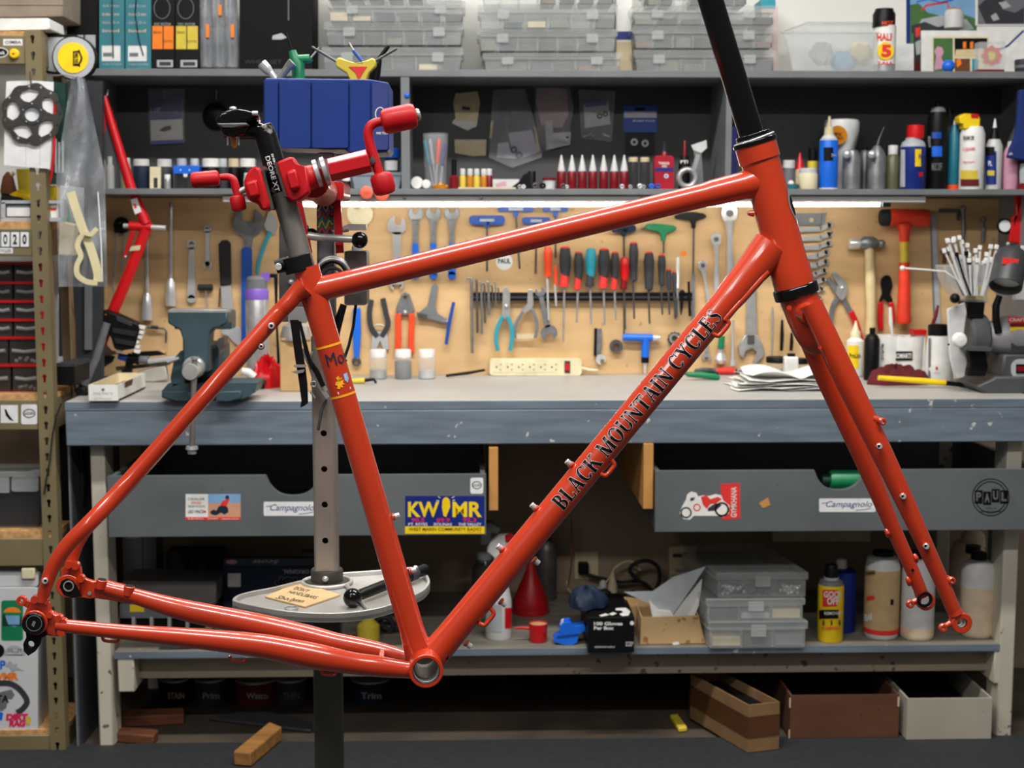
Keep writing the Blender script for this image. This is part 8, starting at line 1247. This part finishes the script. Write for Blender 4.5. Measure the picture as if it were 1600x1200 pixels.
un('spray_bottle', 'white spray bottle with red trigger behind the down tube', 'spray bottle', Ysf(996, 778), [('body', 'milk_white', 'l', (779, 996, [(20, 0), (21, 3), (21, 60), (17, 80), (8, 100), (6, 106)]), 0), ('label', 'red', 'p', (789, 950, 800, 982, 779, 21.3), 0), ('text_label', 'light_grey', 'p', (762, 945, 784, 988, 779, 21.3), 0), ('trigger_head', 'white', 'o', [(760, 862), (766, 848), (780, 838), (800, 836), (804, 848), (790, 866), (786, 890), (772, 890), (772, 872)], (-.015, .015), .004), ('nozzle', 'red', 'o', [(789, 838), (798, 834), (804, 838), (802, 848), (790, 848)], (.004, .019), .002)])
un('spray_bottle', 'grey spray bottle behind the yellow and blue sticker corner', 'spray bottle', Ysf(950, 760), [('body', 'clear_dark', 'l', (757, 965, [(20, 0), (20, 80), (12, 96)]), 0), ('collar', 'light_grey', 'l', (757, 965, [(12, 92), (12, 104), (9, 106)]), 0), ('trigger_head', 'mid_grey', 'o', [(750, 820), (766, 815), (782, 826), (778, 836), (768, 832), (766, 852), (750, 852)], (-.015, .015), .003)])
un('yellow_bottle_neck', 'yellow plastic bottle below the work tray on the bottom shelf', 'bottle', Ysf(1000, 578), [('neck', 'dull_yellow', 'l', (576, 1010, [(18, 0), (18, 24), (8, 34), (6.5, 56), (6.5, 60)]), 0), ('rib', 'dull_yellow', 'l', (576, 1010, [(10, 30), (10, 36)]), 0)])
un('coil_tray', 'dark coil of hose lying on the shelf behind the seat tube', 'coil', Ysf(985, 610), [('loop', 'black_rubber', 't', (606, 972, 24, 5), 0), ('loop', 'black_rubber', 't', (612, 968, 18, 4), .02), ('loop', 'black_rubber', 't', (600, 978, 14, 4), .03)])
# navy towel carton with upside-down lettering
yv2 = Ysf(1000, 420)+.14
un('towel_carton', 'dark blue shop towel carton standing upside down at the back of the shelf', 'carton', yv2, [('carton', 'navy', 'b', (348, 884, 492, 1000), (-.09, .0), .002), ('lettering', 'light_grey', 'x', ('ORIGINAL', 442, 890, 483, 896.5, .02, 180), .0007), ('lettering', 'black', 'x', ('SHOP', 430, 902, 484, 915, .06, 180), .0006), ('lettering_edge', 'mid_grey', 'x', ('SHOP', 429, 901, 485, 916, .08, 180), .0004), ('top', mat('carton_top', (36, 46, 64), .5), 'o', [(350, 872), (490, 872), (492, 884), (348, 884)], (-.02, .0)), ('top/lettering', 'light_grey', 'x', ('Scott', 394, 875, 436, 881, .01, 180, .3), .0006), ('pink_mark', 'pink', 'o', circ(362, 878, 9, 16, 0, 360, 3.5), (0, .0006)), ('white_label', 'paper', 'b', (356, 896, 376, 917), (0, .0006))])
un('tan_bottle', 'pale label box on top of the towel carton', 'box', yv2+.05, [('body', 'light_grey', 'b', (470, 868, 496, 882), (-.05, 0)), ('lid', 'mid_grey', 'b', (469, 864, 497, 869), (-.05, .002))])
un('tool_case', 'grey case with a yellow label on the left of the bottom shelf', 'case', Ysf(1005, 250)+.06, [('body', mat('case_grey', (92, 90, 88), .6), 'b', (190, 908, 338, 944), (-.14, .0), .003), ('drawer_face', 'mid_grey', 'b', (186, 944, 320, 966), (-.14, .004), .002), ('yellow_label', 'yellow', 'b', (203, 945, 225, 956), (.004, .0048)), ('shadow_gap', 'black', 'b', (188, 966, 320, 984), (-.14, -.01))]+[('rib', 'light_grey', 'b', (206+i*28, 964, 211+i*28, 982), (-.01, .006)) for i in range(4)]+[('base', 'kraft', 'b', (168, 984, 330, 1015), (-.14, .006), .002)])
un('steel_duct', 'dull grey square post box at the back left under the bench', 'box', Ysf(985, 220)+.2, [('body', 'mid_grey', 'b', (194, 838, 244, 990), (-.08, 0), .002), ('seam', 'dark_grey', 'b', (222, 838, 224, 990), (0, .001)), ('lid', 'light_grey', 'b', (197, 836, 216, 841), (-.05, .002))])
un('dark_case', 'dark case with a dull latch at the back of the bottom shelf', 'case', Ysf(975, 310)+.2, [('body', mat('case_dark', (46, 42, 40), .6), 'b', (260, 862, 345, 985), (-.08, 0), .003), ('latch', 'olive', 'b', (298, 876, 322, 890), (0, .006))])
un('wood_offcut', 'flat black pry bar lying at the front of the bottom shelf', 'bar', YS+.02, [('bar', 'dark_steel', 'o', [(250, 1022), (290, 1018), (318, 1016), (316, 1012), (280, 1014), (248, 1018)], (-.02, .006))])
# at the wall: outlet and cords
un('wall_outlet', 'beige wall outlet plate under the bench', 'outlet', YW+.021, [('plate', 'beige', 'b', (898, 862, 935, 905), .004, .001), ('plug', 'black', 'o', rrect(904, 880, 920, 898, 3), (.004, .03), .003)])
for i, (pts, r_, m_, l) in enumerate((([(918, 890), (940, 896), (970, 902), (1000, 900), (1020, 915)], 3, 'black_rubber', 'thick black cord plugged into the wall outlet'), ([(885, 900), (893, 920), (930, 915), (950, 900), (960, 882), (975, 872), (990, 872), (1000, 885)], 1.6, 'beige', 'thin beige cord arching from the shelf'), ([(1000, 905), (985, 890), (990, 878), (1010, 872), (1028, 882), (1030, 905), (1020, 925)], 3.4, 'black_rubber', 'fat black cord loop behind the papers'), ([(893, 810), (893, 880), (887, 918)], 1.2, 'brown', 'thin dark cord hanging down the wall'))):
    un('cord', l, 'cord', YW-.01-.02*i, [('cord', m_, 'r', [(x, y, r_) for x, y in smooth_open(pts, 3)], 0)])
un('beige_plug', 'beige bell shaped plug standing among the cords', 'plug', YW-.08, [('body', 'beige', 'l', (957, 925, [(8, 0), (7, 14), (3, 26), (2, 34)]), 0), ('prong', 'milk_white', 'l', (942, 922, [(5, 0), (6, 10), (3, 16)]), 0)])
un('wire_heap', 'heap of dark wires lying behind the glove box', 'wires', YW-.12, [('wire', 'black_rubber', 'r', [(x, y, 2.2) for x, y in smooth_open([(890, 930), (905, 915), (925, 922), (945, 912), (965, 926), (990, 914), (1005, 930)], 3)], 0), ('wire', 'brown', 'r', [(x, y, 2) for x, y in smooth_open([(884, 920), (900, 928), (918, 910), (940, 930), (958, 932)], 3)], .02)])
un('white_document', 'dim white printed carton at the back wall behind the papers', 'carton', YW-.03, [('carton', 'beige', 'b', (1046, 854, 1088, 960), (-.02, 0)), ('print', 'dark_grey', 'b', (1051, 865, 1074, 871), (0, .0006)), ('print', 'mid_grey', 'b', (1056, 890, 1080, 894), (0, .0006))])
un('long_carton', 'dim beige carton at the back right below the drawer', 'carton', YW-.05, [('carton', 'beige', 'b', (1208, 800, 1360, 846), (-.04, 0)), ('lid', 'tan_card', 'b', (1206, 796, 1362, 804), (-.04, .003))])
un('green_bottle', 'green bottle lying inside the right drawer scoop', 'bottle', 3.62, [('body', 'green', 'r', [(1296, 750, 14), (1300, 750, 16), (1345, 750, 16), (1352, 750, 8)], 0), ('cap', 'dark_green', 'r', [(1284, 750, 9), (1297, 750, 9)], 0)])
# ---- on the floor under the shelf
def open_box(name, label, xa, xb, yt0, yb_, Y0, dep, m, inner, band=None, skew=0.):
    x0, x1 = X(xa, Y0), X(xb, Y0); z1 = max(.1, Z(yt0, Y0, (xa+xb)/2)); r = empty(name, ((x0+x1)/2, Y0+dep/2, 0), label, 'box', 'boxes under the bench')
    z0 = .009; 
    MB().box((x0, Y0, z0), (x1, Y0+.005, z1)).build('front', m, r); MB().box((x0, Y0+dep, z0), (x1, Y0+dep+.005, z1)).build('back', m, r)
    MB().box((x0, Y0+.005, z0), (x0+.005, Y0+dep, z1)).build('side', m, r); MB().box((x1-.005, Y0+.005, z0), (x1, Y0+dep, z1)).build('side', m, r); MB().box((x0+.005, Y0+.005, z0), (x1-.005, Y0+dep, z0+.006)).build('bottom', m, r)
    if inner: MB().box((x0+.02, Y0+.03, z0+.007), (x1-.02, Y0+dep-.03, z0+(z1-z0)*.6)).build('contents', inner, r, bevel=.01)
    for (k, mm, f0, f1, g0, g1) in band or []: MB().box((x0+(x1-x0)*g0, Y0-.0012, z0+(z1-z0)*f0), (x0+(x1-x0)*g1, Y0, z0+(z1-z0)*f1)).build(k, mm, r)
    return r
wornc = worn('dirty_white', (168, 161, 148), (150, 130, 104), .85, .72, (1, 1, 1), .08, 6)
YQ = YL+.005
open_box('white_crate', 'dirty white open cardboard box at the bottom right under the bench', 1433, 1569, 1091, 1182, YQ-.03, .42, 'dirty_white', 'black', None)
open_box('brown_crate', 'large brown open box beside the dirty white one', 1246, 1420, 1086, 1174, YQ-.01, .42, worn('dirty_brown', (92, 54, 34), (70, 40, 26), .8, .7, (1, 1, 3), .15, 5), 'black', [('edge_tape', 'beige', .0, .2, -.012, .0), ('edge_tape', 'beige', .72, .95, -.012, .0), ('edge_tape', 'beige', .72, .95, .985, 1.0)])
bx = empty('kraft_crate', (X(1150, YQ+.15), YQ+.2, 0), 'kraft cardboard box with brown tape seen at its corner', 'box', 'boxes under the bench')
c0_, c1_, c2_, c3_ = [atz(x, y, .01) for x, y in ((1168, 1176), (1217, 1170), (1217, 1110), (1078, 1122))]
hgt = Vector((0, 0, .125))
for nm_, a, b in (('side', c3_, c0_), ('side', c0_, c1_), ('side', c1_, c1_+(c3_-c0_)), ('side', c1_+(c3_-c0_), c3_)):
    n_ = (b-a).cross(Vector((0, 0, 1))).normalized()*.004
    MB().hexa([a, b, b-n_, a-n_], [a+hgt, b+hgt, b-n_+hgt, a-n_+hgt]).build(nm_, mat('dull_card', (132, 100, 66), .85), bx)
    MB().hexa([a+n_*.3+hgt*.3, b+n_*.3+hgt*.3, b+hgt*.3, a+hgt*.3], [a+n_*.3+hgt*.75, b+n_*.3+hgt*.75, b+hgt*.75, a+hgt*.75]).build('tape', mat('brown_tape', (84, 52, 30), .4, 0, .1, 10, .2), bx)
yb4 = c1_+(c3_-c0_); MB().add([c0_+hgt*.8, c1_+hgt*.8, yb4+hgt*.8, c3_+hgt*.8], [(0, 1, 2, 3)]).build('contents', 'black', bx)
def plank(name, label, cat, pts, z0, h, m): return tag(MB().prism([[atz(x, y, z0) for x, y in pts]], (0, 0, h)).build(name, m, bevel=.004), label, cat)
mat('lumber', (150, 104, 52), .7, 0, .25, 8, .2, stretch=(1, 6, 6)); mat('red_lumber', (100, 56, 32), .7, 0, .25, 8, .2, stretch=(1, 6, 6))
plank('wood_post', 'short squared timber lying on the floor under the stand', 'timber', [(365, 1196), (392, 1198), (441, 1156), (422, 1148)], .01, .036, 'lumber')
plank('wood_block', 'reddish wood block on the floor by the left bench leg', 'timber', [(180, 1160), (240, 1165), (248, 1154), (184, 1150)], .001, .026, 'red_lumber')
plank('wood_block', 'reddish plank further back on the floor by the left leg', 'timber', [(180, 1138), (288, 1132), (288, 1122), (180, 1126)], .001, .03, 'red_lumber')
plank('metal_plate', 'dark flat plate lying on the floor behind the stand', 'plate', [(325, 1126), (400, 1112), (486, 1132), (486, 1146), (420, 1138)], .001, .01, 'dark_grey')
plank('yellow_grip', 'yellow handled tool lying on the floor left of the kraft box', 'tool', [(1060, 1145), (1074, 1144), (1058, 1122), (1046, 1124)], .001, .014, 'dull_yellow')
for i, (x, w, m_, t_, lm_) in enumerate(((275, 26, 'black', 'STAIN', 'beige'), (330, 26, 'dark_grey', 'Prim', 'light_grey'), (402, 34, 'maroon', 'Watco', 'light_grey'), (455, 26, 'dark_grey', 'THIN', 'mid_grey'), (580, 32, 'navy', 'Trim', 'light_grey'))):
    un('paint_can', [ 'black paint can at the back left on the floor', 'grey primer can at the back on the floor', 'maroon paint can at the back behind the timber', 'dark can beside the stand post on the floor', 'navy paint can behind the bottom bracket on the floor'][i], 'can', 3.98, [('body', m_, 'l', (x, 1122, [(w-2, 0), (w, 2), (w, 66), (w-3, 68)]), 0), ('rim', 'steel', 'l', (x, 1122, [(w+1, 66), (w+1, 69), (w-4, 70)]), 0), ('lettering', lm_, 'w', (t_, x-w*.5, 1082, x+w*.5, 1092, x, w+.4, .02), 0)], 'paint cans on the floor')
# things stand on their surfaces: settle the last millimetres
for o in list(bpy.data.objects):
    if o.parent is None and o.get('category') and o.location.y > 3.4:
        for zq in (ZS, ZT, zs2, zs1):
            if abs(o.location.z-zq) < .018: o.location.z = zq+.0003
